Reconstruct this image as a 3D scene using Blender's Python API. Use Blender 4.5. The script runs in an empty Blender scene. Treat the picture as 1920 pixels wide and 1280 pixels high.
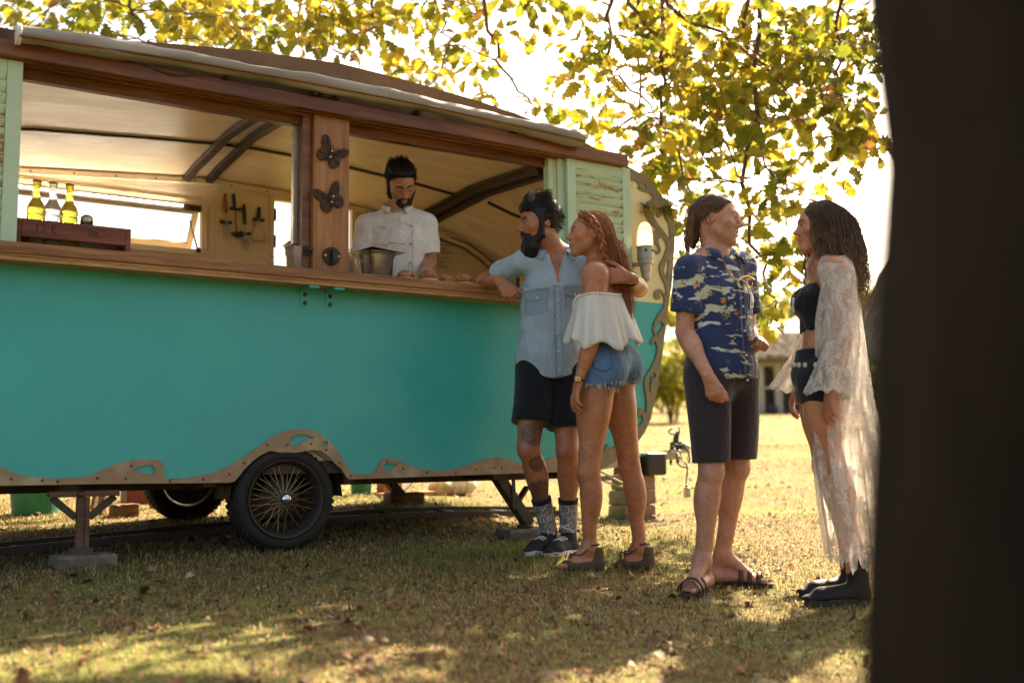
import bpy, bmesh, math, random
import numpy as np
from mathutils import Vector, Matrix, geometry
rng = np.random.default_rng(7)
random.seed(7)
SC = bpy.context.scene
COL = SC.collection

# ------------------------------------------------------------------ camera
cam_d = bpy.data.cameras.new('camera')
cam = bpy.data.objects.new('camera', cam_d)
COL.objects.link(cam)
cam_d.sensor_width = 36.0
cam_d.lens = 36.0 * 1950.0 / 1920.0
cam_d.clip_start = 0.05
cam_d.clip_end = 3000
_p = math.atan(210 / 1950.0); _r = math.atan(0.0115)
_F = Vector((0, math.cos(_p), math.sin(_p))); _R0 = Vector((1, 0, 0)); _U0 = _R0.cross(_F)
_R = _R0 * math.cos(_r) - _U0 * math.sin(_r); _U = _U0 * math.cos(_r) + _R0 * math.sin(_r)
cam.matrix_world = Matrix(((_R.x, _U.x, -_F.x, 0), (_R.y, _U.y, -_F.y, 0), (_R.z, _U.z, -_F.z, 1.0), (0, 0, 0, 1)))
cam_d.dof.use_dof = True
cam_d.dof.focus_distance = 5.0
cam_d.dof.aperture_fstop = 1.45
SC.camera = cam

# ------------------------------------------------------------------ sky and sun
SUN_AZ = math.radians(31.0)      # to the right of the view direction (+Y), behind the people
SUN_EL = math.radians(41.0)
W = bpy.data.worlds.new('World'); SC.world = W
W.use_nodes = True
nt = W.node_tree
sky = nt.nodes.new('ShaderNodeTexSky')
sky.sky_type = 'NISHITA'; sky.sun_disc = False
sky.sun_elevation = SUN_EL; sky.sun_rotation = SUN_AZ
sky.air_density = 1.0; sky.dust_density = 6.0; sky.ozone_density = 0.6
bg = nt.nodes['Background']
warm = nt.nodes.new('ShaderNodeMix'); warm.data_type = 'RGBA'; warm.blend_type = 'MULTIPLY'
warm.inputs[0].default_value = 1.0; warm.inputs[7].default_value = (1.0, 0.93, 0.82, 1)   # even warm tint on the sky, in place of white balance
nt.links.new(sky.outputs[0], warm.inputs[6]); nt.links.new(warm.outputs[2], bg.inputs[0])
bg.inputs[1].default_value = 0.08
SUNV = Vector((math.sin(SUN_AZ) * math.cos(SUN_EL), math.cos(SUN_AZ) * math.cos(SUN_EL), math.sin(SUN_EL)))
sun_d = bpy.data.lights.new('sun', 'SUN')
sun_d.energy = 5.0; sun_d.angle = math.radians(0.55); sun_d.color = (1.0, 0.84, 0.60)
sun = bpy.data.objects.new('sun', sun_d); COL.objects.link(sun)
sun.rotation_euler = SUNV.to_track_quat('Z', 'Y').to_euler()
sun.location = (8, 10, 14)
SC.view_settings.view_transform = 'Standard'
SC.view_settings.look = 'None'
SC.view_settings.gamma = 1.0
SC.view_settings.use_curve_mapping = False
SC.view_settings.exposure = 2.4
SC.render.engine = 'CYCLES'
SC.cycles.max_bounces = 7
SC.cycles.diffuse_bounces = 4
SC.cycles.glossy_bounces = 3
SC.cycles.transmission_bounces = 6
SC.cycles.transparent_max_bounces = 10
SC.cycles.use_denoising = True
SC.cycles.caustics_reflective = False
SC.cycles.caustics_refractive = False

# ------------------------------------------------------------------ helpers
def tag(o, label=None, cat=None, group=None, kind=None):
    if label: o['label'] = label
    if cat: o['category'] = cat
    if group: o['group'] = group
    if kind: o['kind'] = kind
    return o

def empty(name, loc=(0, 0, 0), rz=0.0, parent=None):
    o = bpy.data.objects.new(name, None); COL.objects.link(o)
    o.location = loc; o.rotation_euler = (0, 0, rz); o.empty_display_size = 0.1
    if parent: o.parent = parent
    return o

def fast_mesh(name, V, loops, counts, smooth=True):
    """V (n,3); loops flat vertex index; counts per face"""
    me = bpy.data.meshes.new(name)
    V = np.asarray(V, np.float32); loops = np.asarray(loops, np.int32); counts = np.asarray(counts, np.int32)
    me.vertices.add(len(V)); me.vertices.foreach_set('co', V.ravel())
    me.loops.add(len(loops)); me.loops.foreach_set('vertex_index', loops)
    me.polygons.add(len(counts))
    st = np.zeros(len(counts), np.int32); st[1:] = np.cumsum(counts)[:-1]
    me.polygons.foreach_set('loop_start', st)
    me.polygons.foreach_set('loop_total', counts)
    me.update(calc_edges=True)
    if smooth: me.polygons.foreach_set('use_smooth', np.ones(len(counts), bool))
    me.validate()
    return me

def set_col(me, C, name='Col'):
    a = me.color_attributes.new(name, 'FLOAT_COLOR', 'POINT')
    C = np.asarray(C, np.float32)
    if C.shape[1] == 3: C = np.hstack([C, np.ones((len(C), 1), np.float32)])
    a.data.foreach_set('color', C.ravel())

def link(name, me, mats, parent=None, loc=None):
    o = bpy.data.objects.new(name, me); COL.objects.link(o)
    if not isinstance(mats, (list, tuple)): mats = [mats]
    if not me.materials:
        for m in mats: me.materials.append(m)
    if parent: o.parent = parent
    if loc is not None: o.location = loc
    return o

class MB:
    """collects simple solids into one mesh"""
    def __init__(s): s.v = []; s.f = []; s.m = []
    def add(s, V, F, mi=0):
        n = len(s.v); s.v += [tuple(p) for p in V]; s.f += [tuple(i + n for i in f) for f in F]; s.m += [mi] * len(F); return s
    def box(s, lo, hi, mi=0, M=None):
        x0, y0, z0 = lo; x1, y1, z1 = hi
        V = [Vector(p) for p in ((x0,y0,z0),(x1,y0,z0),(x1,y1,z0),(x0,y1,z0),(x0,y0,z1),(x1,y0,z1),(x1,y1,z1),(x0,y1,z1))]
        if M: V = [M @ p for p in V]
        return s.add(V, [(0,3,2,1),(4,5,6,7),(0,1,5,4),(1,2,6,5),(2,3,7,6),(3,0,4,7)], mi)
    def bar(s, a, b, w, h, up=(0,0,1), mi=0):
        """box beam from a to b, width w sideways, height h along up"""
        a = Vector(a); b = Vector(b); d = (b - a); L = d.length; d.normalize()
        x = d.cross(Vector(up)); x.normalize(); z = x.cross(d)
        V = []
        for t in (a, b):
            for i, j in ((-1,-1),(1,-1),(1,1),(-1,1)): V.append(t + x * (i * w / 2) + z * (j * h / 2))
        return s.add(V, [(0,1,2,3),(7,6,5,4),(0,4,5,1),(1,5,6,2),(2,6,7,3),(3,7,4,0)], mi)
    def tube(s, pts, r, n=8, mi=0, cap=True):
        pts = [Vector(p) for p in pts]; k = len(pts)
        rs = list(r) if isinstance(r, (list, tuple, np.ndarray)) else [r] * k
        V = []; ref = None
        for i, p in enumerate(pts):
            d = (pts[min(i + 1, k - 1)] - pts[max(i - 1, 0)])
            if d.length < 1e-9: d = Vector((0, 0, 1))
            d.normalize()
            if ref is None:
                ref = Vector((0, 0, 1)) if abs(d.z) < 0.9 else Vector((1, 0, 0))
            x = d.cross(ref); x.normalize(); y = x.cross(d); ref = y
            for j in range(n):
                a = 2 * math.pi * j / n
                V.append(p + (x * math.cos(a) + y * math.sin(a)) * rs[i])
        F = []
        for i in range(k - 1):
            for j in range(n):
                j2 = (j + 1) % n
                F.append((i * n + j, i * n + j2, (i + 1) * n + j2, (i + 1) * n + j))
        if cap:
            F.append(tuple(range(n - 1, -1, -1))); F.append(tuple(range((k - 1) * n, k * n)))
        return s.add(V, F, mi)
    def lathe(s, prof, c=(0,0,0), n=24, mi=0, M=None, sq=0.0, cap=True):
        """prof: (r,z) list, around z"""
        V = []; c = Vector(c)
        for r, z in prof:
            for j in range(n):
                a = 2 * math.pi * j / n
                rr = r
                if sq: rr = r / max(abs(math.cos(a)), abs(math.sin(a))) ** sq
                p = Vector((rr * math.cos(a), rr * math.sin(a), z))
                V.append((M @ p if M else p) + c)
        F = []
        for i in range(len(prof) - 1):
            for j in range(n):
                j2 = (j + 1) % n
                F.append((i * n + j, i * n + j2, (i + 1) * n + j2, (i + 1) * n + j))
        if cap and prof[0][0] > 1e-6: F.append(tuple(range(n - 1, -1, -1)))
        if cap and prof[-1][0] > 1e-6: F.append(tuple(range((len(prof) - 1) * n, len(prof) * n)))
        return s.add(V, F, mi)
    def sphere(s, c, r, n=10, mi=0, sz=(1,1,1)):
        prof = [(max(1e-7, math.sin(math.pi * i / n)), -math.cos(math.pi * i / n)) for i in range(n + 1)]
        V = []
        for q, z in prof:
            for j in range(n):
                a = 2 * math.pi * j / n
                V.append((c[0] + r * sz[0] * q * math.cos(a), c[1] + r * sz[1] * q * math.sin(a), c[2] + r * sz[2] * z))
        F = []
        for i in range(n):
            for j in range(n):
                j2 = (j + 1) % n
                F.append((i * n + j, i * n + j2, (i + 1) * n + j2, (i + 1) * n + j))
        return s.add(V, F, mi)
    def prism(s, loops, y0, y1, mi=0):
        """loops in (x,z): first outline then holes, extruded between y0 and y1"""
        L3 = [[Vector((p[0], p[1], 0)) for p in lp] for lp in loops]
        tri = geometry.tessellate_polygon(L3)
        flat = [p for lp in L3 for p in lp]; n = len(flat)
        V = [(p.x, y0, p.y) for p in flat] + [(p.x, y1, p.y) for p in flat]
        F = []
        for t in tri:
            a, b, c = (flat[i] for i in t)
            ar = (b.x - a.x) * (c.y - a.y) - (b.y - a.y) * (c.x - a.x)
            if abs(ar) < 1e-12: continue
            t = t if ar > 0 else t[::-1]
            F.append(tuple(t)); F.append(tuple(i + n for i in t[::-1]))
        o = 0
        for li, lp in enumerate(L3):
            k = len(lp)
            A = sum(lp[i].x * lp[(i + 1) % k].y - lp[(i + 1) % k].x * lp[i].y for i in range(k))
            ccw = (A > 0) == (li == 0)
            for i in range(k):
                a, b = o + i, o + (i + 1) % k
                F.append((b, a, a + n, b + n) if ccw else (a, b, b + n, a + n))
            o += k
        return s.add(V, F, mi)
    def mesh(s, name, smooth=False):
        me = bpy.data.meshes.new(name); me.from_pydata(s.v, [], s.f); me.update()
        if any(s.m): me.polygons.foreach_set('material_index', s.m)
        if smooth: me.polygons.foreach_set('use_smooth', [True] * len(s.f))
        return me
    def build(s, name, mats, parent=None, loc=None, smooth=False, bevel=0.0, off=None):
        if off is not None: s.v = [(x - off[0], y - off[1], z - off[2]) for x, y, z in s.v]
        o = link(name, s.mesh(name, smooth), mats, parent, loc)
        if bevel:
            b = o.modifiers.new('b', 'BEVEL'); b.width = bevel; b.segments = 2; b.limit_method = 'ANGLE'; b.angle_limit = 0.7
        if smooth == 'auto':
            pass
        return o

# ------------------------------------------------------------------ procedural materials
def ramp(nt, fac, stops):
    r = nt.nodes.new('ShaderNodeValToRGB')
    e = r.color_ramp.elements
    while len(e) < len(stops): e.new(0.5)
    for i, (p, c) in enumerate(stops):
        e[i].position = p; e[i].color = (*c, 1) if len(c) == 3 else c
    nt.links.new(fac, r.inputs[0]); return r.outputs[0]

def noise(nt, scale=5.0, detail=4.0, rough=0.55, stretch=(1, 1, 1), dist=0.0, rot=(0, 0, 0), coord='Object'):
    tc = nt.nodes.new('ShaderNodeTexCoord'); mp = nt.nodes.new('ShaderNodeMapping')
    mp.inputs['Scale'].default_value = stretch; mp.inputs['Rotation'].default_value = rot
    nt.links.new(tc.outputs[coord], mp.inputs[0])
    n = nt.nodes.new('ShaderNodeTexNoise')
    n.inputs['Scale'].default_value = scale; n.inputs['Detail'].default_value = detail
    n.inputs['Roughness'].default_value = rough; n.inputs['Distortion'].default_value = dist
    nt.links.new(mp.outputs[0], n.inputs['Vector']); return n.outputs[0]

def mixc(nt, fac, a, b, mode='MIX'):
    m = nt.nodes.new('ShaderNodeMix'); m.data_type = 'RGBA'; m.blend_type = mode
    for s, v in ((m.inputs[0], fac), (m.inputs[6], a), (m.inputs[7], b)):
        if hasattr(v, 'is_linked'): nt.links.new(v, s)
        elif isinstance(v, (int, float)): s.default_value = v
        else: s.default_value = (*v, 1)
    return m.outputs[2]

def mathn(nt, op, a, b=0.0, clamp=False):
    m = nt.nodes.new('ShaderNodeMath'); m.operation = op; m.use_clamp = clamp
    for s, v in ((m.inputs[0], a), (m.inputs[1], b)):
        if hasattr(v, 'is_linked'): nt.links.new(v, s)
        else: s.default_value = v
    return m.outputs[0]

def new_mat(name):
    m = bpy.data.materials.new(name); m.use_nodes = True
    return m, m.node_tree, m.node_tree.nodes['Principled BSDF']

def bump(nt, b, h, strength=0.3, dist=0.01):
    n = nt.nodes.new('ShaderNodeBump'); n.inputs['Strength'].default_value = strength; n.inputs['Distance'].default_value = dist
    nt.links.new(h, n.inputs['Height']); nt.links.new(n.outputs[0], b.inputs['Normal'])

def pmat(name, c1, c2=None, scale=6.0, rough=0.6, metal=0.0, stretch=(1, 1, 1), bmp=0.15, bd=0.004, c3=None, lo=0.35, hi=0.65, spec=0.4, dist=0.0, detail=5.0, rvar=0.12, **kw):
    m, nt, b = new_mat(name)
    c2 = c2 or tuple(x * 0.8 for x in c1)
    n = noise(nt, scale, detail, 0.6, stretch, dist)
    st = [(lo, c1), (hi, c2)]
    if c3: st = [(lo, c1), ((lo + hi) / 2, c2), (hi, c3)]
    nt.links.new(ramp(nt, n, st), b.inputs['Base Color'])
    n2 = noise(nt, scale * 2.3, 3, 0.6, stretch)
    r = mathn(nt, 'MULTIPLY_ADD', n2, rvar * 2); nt.nodes[-1].inputs[2].default_value = rough - rvar
    nt.links.new(r, b.inputs['Roughness'])
    b.inputs['Metallic'].default_value = metal
    b.inputs['Specular IOR Level'].default_value = spec
    if bmp: bump(nt, b, noise(nt, scale * 4, 4, 0.6, stretch), bmp, bd)
    for k, v in kw.items(): b.inputs[k].default_value = v
    return m

def attr_mat(name, rough=0.6, spec=0.3, nscale=60, namt=0.18, bmp=0.2, bd=0.002, sheen=0.0, sss=0.0, stretch=(1, 1, 1)):
    """base colour from the painted point colour, with fine noise"""
    m, nt, b = new_mat(name)
    a = nt.nodes.new('ShaderNodeVertexColor'); a.layer_name = 'Col'
    n = noise(nt, nscale, 4, 0.6, stretch)
    f = ramp(nt, n, [(0.3, (1 - namt,) * 3), (0.7, (1 + namt,) * 3)])
    f2 = ramp(nt, noise(nt, nscale * 0.22, 4, 0.6), [(0.3, (1 - namt, 1 - namt * 1.3, 1 - namt * 1.4)), (0.7, (1 + namt, 1 + namt * 1.2, 1 + namt * 1.3))])
    nt.links.new(mixc(nt, 1.0, mixc(nt, 1.0, a.outputs[0], f, 'MULTIPLY'), f2, 'MULTIPLY'), b.inputs['Base Color'])
    b.inputs['Roughness'].default_value = rough; b.inputs['Specular IOR Level'].default_value = spec
    if sheen: b.inputs['Sheen Weight'].default_value = sheen
    if sss:
        b.inputs['Subsurface Weight'].default_value = sss; b.inputs['Subsurface Radius'].default_value = (0.012, 0.005, 0.003)
        b.inputs['Subsurface Scale'].default_value = 1.0
    if bmp: bump(nt, b, n, bmp, bd)
    return m

def wood_mat(name, c1, c2, c3, axis='x', scale=3.0, rough=0.5, bmp=0.3, spec=0.4):
    m, nt, b = new_mat(name)
    st = {'x': (0.7, 12, 12), 'y': (12, 0.7, 12), 'z': (12, 12, 0.7)}[axis]
    n1 = noise(nt, scale, 6, 0.65, st, 0.6)
    n2 = noise(nt, 1.7, 3, 0.5, tuple(s ** 0.4 for s in st))
    c = ramp(nt, n1, [(0.3, c1), (0.5, c2), (0.72, c3)])
    d = ramp(nt, n2, [(0.35, (0.62, 0.58, 0.55)), (0.65, (1.1, 1.1, 1.1))])
    nt.links.new(mixc(nt, 1.0, c, d, 'MULTIPLY'), b.inputs['Base Color'])
    b.inputs['Roughness'].default_value = rough; b.inputs['Specular IOR Level'].default_value = spec
    bump(nt, b, n1, bmp, 0.003)
    return m

def ss(x, a, b):
    t = np.clip((np.asarray(x, float) - a) / (b - a), 0, 1); return t * t * (3 - 2 * t)

def ground_z(x, y):
    x = np.asarray(x, float); y = np.asarray(y, float)
    d = 0.015 + 0.145 * ss(-x, -1.1, 1.1) * ss(-y, -30, -10) * 1.0
    base = 0.11 + 0.057 * np.clip(y, -20, 140) + d
    hill = 0.0014 * np.clip(y - 50, 0, 75) ** 2
    bumps = 0.008 * np.sin(1.7 * x + 0.6) * np.sin(1.3 * y + 0.4) + 0.006 * np.sin(3.1 * x - 1.1 * y)
    return base + hill + bumps
def gz(x, y): return float(ground_z(x, y))

# ------------------------------------------------------------------ ground
def wavy(x, y, seed, f=1.0, n=7):
    r = np.random.default_rng(seed); o = 0
    for i in range(n):
        a = r.uniform(0, 6.28); k = f * r.uniform(0.5, 2.2); p = r.uniform(0, 6.28)
        o = o + np.sin(k * (np.cos(a) * x + np.sin(a) * y) + p + 0.8 * np.sin(k * 0.7 * (np.sin(a) * x - np.cos(a) * y)))
    return o / n

def leaf_shader(name, trans=0.45, rough=0.5, spec=0.3, tint=(1, 1, 1), nscale=30, namt=0.2):
    m = bpy.data.materials.new(name); m.use_nodes = True; nt = m.node_tree
    b = nt.nodes['Principled BSDF']; out = nt.nodes['Material Output']
    a = nt.nodes.new('ShaderNodeVertexColor'); a.layer_name = 'Col'
    n = noise(nt, nscale, 3)
    f = ramp(nt, n, [(0.3, tuple(t * (1 - namt) for t in tint)), (0.7, tuple(t * (1 + namt) for t in tint))])
    c = mixc(nt, 1.0, a.outputs[0], f, 'MULTIPLY')
    nt.links.new(c, b.inputs['Base Color'])
    b.inputs['Roughness'].default_value = rough; b.inputs['Specular IOR Level'].default_value = spec
    t = nt.nodes.new('ShaderNodeBsdfTranslucent')
    nt.links.new(c, t.inputs[0])
    mx = nt.nodes.new('ShaderNodeMixShader'); mx.inputs[0].default_value = trans
    nt.links.new(b.outputs[0], mx.inputs[1]); nt.links.new(t.outputs[0], mx.inputs[2])
    nt.links.new(mx.outputs[0], out.inputs[0])
    return m

def graded(lo, hi, a, b, fine, growth):
    xs = list(np.arange(a, b + 1e-6, fine)); s = fine; x = xs[-1]
    while x < hi: s *= growth; x += s; xs.append(min(x, hi))
    s = fine; x = xs[0]; left = []
    while x > lo: s *= growth; x -= s; left.append(max(x, lo))
    return np.array(left[::-1] + xs)
gx = graded(-500, 500, -5.5, 6.5, 0.09, 1.22); gy = graded(-40, 700, 0.6, 12, 0.09, 1.2)
GX, GY = np.meshgrid(gx, gy); GZ = ground_z(GX, GY)
V = np.stack([GX, GY, GZ], -1).reshape(-1, 3)
ni, nj = len(gy), len(gx)
I, J = np.meshgrid(np.arange(ni - 1), np.arange(nj - 1), indexing='ij')
q = np.stack([I * nj + J, I * nj + J + 1, (I + 1) * nj + J + 1, (I + 1) * nj + J], -1).reshape(-1, 4)
gme = fast_mesh('ground', V, q.ravel(), np.full(len(q), 4))
gm, nt, b = new_mat('dry_lawn_soil')
n1 = noise(nt, 0.9, 6, 0.65); n2 = noise(nt, 26, 6, 0.7); n3 = noise(nt, 0.16, 4, 0.6)
c = ramp(nt, n2, [(0.28, (0.030, 0.018, 0.010)), (0.45, (0.095, 0.060, 0.028)), (0.6, (0.19, 0.125, 0.058)), (0.78, (0.34, 0.25, 0.13))])
g = ramp(nt, n2, [(0.3, (0.05, 0.055, 0.015)), (0.55, (0.16, 0.17, 0.04)), (0.75, (0.32, 0.29, 0.10))])
c = mixc(nt, ramp(nt, n1, [(0.42, (0, 0, 0)), (0.62, (1, 1, 1))]), c, g)
far = ramp(nt, n3, [(0.35, (0.30, 0.24, 0.085)), (0.65, (0.20, 0.185, 0.05))])
c = mixc(nt, 0.22, c, far)
nt.links.new(c, b.inputs['Base Color']); b.inputs['Roughness'].default_value = 0.95; b.inputs['Specular IOR Level'].default_value = 0.1
bump(nt, b, n2, 0.9, 0.03)
tag(link('ground', gme, gm), 'dry yellowish lawn sloping gently up away from the trailer', 'lawn', kind='structure')

def blades(n, y0, y1, hmin, hmax, wid, seed, dens_pow=1.0, pad=0.7):
    r = np.random.default_rng(seed)
    y = (r.uniform(0, 1, n * 2) ** dens_pow) * (y1 - y0) + y0
    x = r.uniform(-1, 1, n * 2) * (0.54 * y1 + pad)
    keep = np.abs(x) < 0.54 * y + pad
    x, y = x[keep][:n], y[keep][:n]
    # tufts: pull towards scattered centres
    tx = np.round(x / 0.05 + 0.5 * np.sin(y * 37)) * 0.05; ty = np.round(y / 0.05 + 0.5 * np.sin(x * 41)) * 0.05
    pull = r.uniform(0.0, 0.75, len(x))
    x = x * (1 - pull) + tx * pull; y = y * (1 - pull) + ty * pull
    thin = wavy(x, y, 5, 6.0) + 0.4 * wavy(x, y, 6, 17.0)
    keep = r.uniform(-0.9, 0.5, len(x)) < thin + 0.45
    x, y = x[keep], y[keep]; n = len(x)
    z = ground_z(x, y)
    green = np.clip(0.15 + 0.65 * wavy(x, y, 11, 1.6) + 0.40 * wavy(x, y, 12, 7) + r.normal(0, 0.16, n) - 0.30 * ss(-y, -4.6, -3.0), 0, 1)
    h = r.uniform(hmin, hmax, n) * (0.65 + 0.55 * green) * (1 + 0.35 * wavy(x, y, 15, 5))
    az = r.uniform(0, 6.283, n); lean = np.abs(r.normal(0.45, 0.4, n)) + 0.45 * (1 - green)
    w = wid * r.uniform(0.7, 1.4, n)
    dx, dy = np.cos(az), np.sin(az); px, py = -dy, dx
    def pt(t, k, s):
        ll = h * np.sin(np.clip(lean * t, 0, 1.45)) * t; zz = h * np.cos(np.clip(lean * t, 0, 1.45)) * t
        return np.stack([x + dx * ll + px * w * s * k, y + dy * ll + py * w * s * k, z - 0.004 + zz], -1)
    P = np.stack([pt(0, 0.5, -1), pt(0, 0.5, 1), pt(0.6, 0.42, 1), pt(0.6, 0.42, -1), pt(1.0, 0.0, 1)], 1)
    if y0 > 5:
        P = P[:, (0, 1, 4)]; m = 3
    else: m = 5
    V = P.reshape(-1, 3); o = (np.arange(n) * m)[:, None]
    Q = np.concatenate([o + 0, o + 1, o + 2] if m == 3 else [o + 0, o + 1, o + 2, o + 3, o + 3, o + 2, o + 4], 1)
    counts = np.full(n, 3) if m == 3 else np.tile([4, 3], n)
    me = fast_mesh('grass', V, Q.ravel(), counts, smooth=False)
    dry = np.stack([r.uniform(0.30, 0.66, n), r.uniform(0.21, 0.48, n), r.uniform(0.10, 0.26, n)], -1)
    brn = np.array([0.10, 0.056, 0.028]) * r.uniform(0.7, 1.3, (n, 1))
    isb = (r.uniform(0, 1, n) < 0.42)[:, None]
    dry = np.where(isb, brn, dry)
    grn = np.stack([r.uniform(0.12, 0.22, n), r.uniform(0.15, 0.225, n), r.uniform(0.025, 0.055, n)], -1)
    C = dry * (1 - green[:, None]) + grn * green[:, None]
    C = np.repeat(C, m, 0)
    set_col(me, C)
    return me
M_GRASS = leaf_shader('grass_blades', 0.4, 0.6, 0.2, nscale=8, namt=0.12)
tag(link('grass', blades(172000, 1.5, 7.5, 0.018, 0.048, 0.0042, 1, 0.8), M_GRASS), 'short half dry grass of the near lawn', 'grass', kind='stuff')
tag(link('grass', blades(85000, 7.4, 17, 0.03, 0.055, 0.009, 2, 0.8), M_GRASS), 'short yellow grass behind the trailer and the people', 'grass', kind='stuff')
tag(link('grass', blades(45000, 16.8, 48, 0.04, 0.08, 0.028, 3, 0.8), M_GRASS), 'far lawn grass in front of the thatched hut', 'grass', kind='stuff')

# ------------------------------------------------------------------ fallen leaves
LEAF2D = [(0, 0), (0.05, 0.05), (0.20, 0.14), (0.13, 0.24), (0.33, 0.34), (0.20, 0.45), (0.42, 0.56), (0.25, 0.66), (0.36, 0.80), (0.18, 0.86), (0.14, 0.97), (0, 1.0)]
def leaf_shape(fold=0.25, curl=0.25, bend=0.0):
    """oak leaf: midrib + two lobed halves. returns V,F (unit length along +y)"""
    n = len(LEAF2D)
    def z(x, y): return fold * abs(x) - curl * (y - 0.3) ** 2 + bend * x * y
    V = [(0, p[1], z(0, p[1])) for p in LEAF2D]
    V += [(p[0], p[1], z(p[0], p[1])) for p in LEAF2D[1:-1]]
    V += [(-p[0], p[1], z(-p[0], p[1])) for p in LEAF2D[1:-1]]
    F = []
    for s, off in ((1, n), (-1, n + n - 2)):
        idx = [0] + [off + i for i in range(n - 2)] + [n - 1]
        for i in range(n - 1):
            a, b_, c_, d = i, i + 1, idx[i + 1], idx[i]
            f = [a, d, c_, b_] if s > 0 else [a, b_, c_, d]
            f2 = []
            for t in f:
                if t not in f2: f2.append(t)
            if len(f2) >= 3: F.append(f2)
    return np.array(V), F

def scatter_leaves(name, P, D, N, S, C, shapes):
    """P pos, D length direction, N normal, S size, C colour -> one mesh"""
    n = len(P)
    X = np.cross(D, N); X /= np.linalg.norm(X, axis=1, keepdims=True) + 1e-9
    Z = np.cross(X, D)
    vs, ls, cs, cols = [], [], [], []; base = 0
    which = np.arange(n) % len(shapes)
    for k, (LV, LF) in enumerate(shapes):
        ii = np.where(which == k)[0]
        if not len(ii): continue
        W_ = P[ii, None, :] + S[ii, None, None] * (LV[None, :, 0:1] * X[ii, None, :] + LV[None, :, 1:2] * D[ii, None, :] + LV[None, :, 2:3] * Z[ii, None, :])
        m = len(LV); vs.append(W_.reshape(-1, 3))
        fl = np.array([i for f in LF for i in f]); fc = np.array([len(f) for f in LF])
        o = base + np.arange(len(ii)) * m
        ls.append((o[:, None] + fl[None, :]).ravel()); cs.append(np.tile(fc, len(ii)))
        shade = 0.85 + 0.3 * rng.uniform(0, 1, (len(ii), m, 1))
        cols.append((C[ii, None, :] * shade).reshape(-1, 3))
        base += len(ii) * m
    me = fast_mesh(name, np.concatenate(vs), np.concatenate(ls), np.concatenate(cs), smooth=False)
    set_col(me, np.concatenate(cols))
    return me

def unit(v): return v / (np.linalg.norm(v, axis=-1, keepdims=True) + 1e-12)
nl = 2200
y = 1.7 + 10 * rng.uniform(0, 1, nl) ** 1.4; x = rng.uniform(-1, 1, nl) * (0.53 * y + 0.6)
P = np.stack([x, y, ground_z(x, y) + rng.uniform(0.008, 0.03, nl)], -1)
a = rng.uniform(0, 6.28, nl)
D = unit(np.stack([np.cos(a), np.sin(a), rng.normal(0, 0.25, nl)], -1)); N = unit(np.stack([rng.normal(0, 0.3, nl), rng.normal(0, 0.3, nl), np.ones(nl)], -1))
pal = np.array([(0.16, 0.085, 0.042), (0.26, 0.155, 0.075), (0.09, 0.05, 0.027), (0.36, 0.25, 0.14), (0.20, 0.09, 0.042)])
C = pal[rng.integers(0, 5, nl)] * rng.uniform(0.7, 1.2, (nl, 1))
M_LITTER = leaf_shader('fallen_leaf', 0.2, 0.7, 0.2, nscale=40)
tag(link('leaf_litter', scatter_leaves('leaf_litter', P, D, N, rng.uniform(0.020, 0.055, nl), C, [leaf_shape(0.5, 0.7), leaf_shape(-0.5, -0.6, 0.4), leaf_shape(0.2, 1.0, -0.5)]), M_LITTER),
    'dry brown oak leaves scattered over the lawn', 'fallen leaves', kind='stuff')

# ------------------------------------------------------------------ materials for the trailer
M_TEAL = pmat('teal_panel_paint', (0.055, 0.42, 0.385), (0.045, 0.385, 0.36), 0.9, 0.30, bmp=0.10, bd=0.02, spec=0.5, c3=(0.062, 0.44, 0.39), rvar=0.10)
M_CREAM = pmat('cream_panel_paint', (0.86, 0.72, 0.40), (0.80, 0.66, 0.36), 2.0, 0.45, bmp=0.05, spec=0.4)
M_TRIM = pmat('weathered_trim', (0.40, 0.265, 0.15), (0.31, 0.20, 0.11), 5, 0.6, bmp=0.25, c3=(0.46, 0.33, 0.20))
M_NOSETRIM = pmat('brown_grey_trim', (0.27, 0.205, 0.105), (0.22, 0.165, 0.085), 5, 0.5, bmp=0.15, c3=(0.31, 0.24, 0.13))
M_BEAM = wood_mat('varnished_beam', (0.10, 0.032, 0.010), (0.19, 0.068, 0.022), (0.29, 0.115, 0.042), 'x', 3, 0.38)
M_ROOF = pmat('roof_edge_board', (0.21, 0.115, 0.06), (0.16, 0.085, 0.045), 5, 0.7, bmp=0.2)
M_POST = wood_mat('varnished_post', (0.20, 0.075, 0.02), (0.33, 0.135, 0.035), (0.44, 0.20, 0.06), 'z', 3, 0.35)
M_COUNTER = wood_mat('worn_counter', (0.10, 0.042, 0.016), (0.27, 0.115, 0.038), (0.42, 0.20, 0.07), 'x', 4, 0.42, 0.4)
M_EDGE = wood_mat('plywood_edge', (0.20, 0.09, 0.03), (0.42, 0.21, 0.07), (0.55, 0.30, 0.11), 'x', 9, 0.5)
M_PLY = pmat('plywood_ceiling', (0.84, 0.69, 0.48), (0.74, 0.58, 0.38), 2.2, 0.40, stretch=(0.5, 1.6, 1), bmp=0.12, c3=(0.88, 0.75, 0.56), dist=1.2, spec=0.35)
M_INWALL = pmat('cream_inside_wall', (0.80, 0.66, 0.47), (0.74, 0.60, 0.42), 3, 0.45, bmp=0.1, c3=(0.84, 0.71, 0.53))
M_RAIL = pmat('dark_steel_rail', (0.030, 0.018, 0.014), (0.055, 0.035, 0.024), 8, 0.45, 0.0, bmp=0.15)
M_MINT = pmat('mint_shutter_paint', (0.50, 0.63, 0.45), (0.44, 0.57, 0.40), 5, 0.55, bmp=0.2)
M_STEEL = pmat('brushed_steel', (0.50, 0.48, 0.44), (0.42, 0.40, 0.37), 6, 0.30, 1.0, stretch=(1, 1, 6), bmp=0.05, rvar=0.08)
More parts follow.
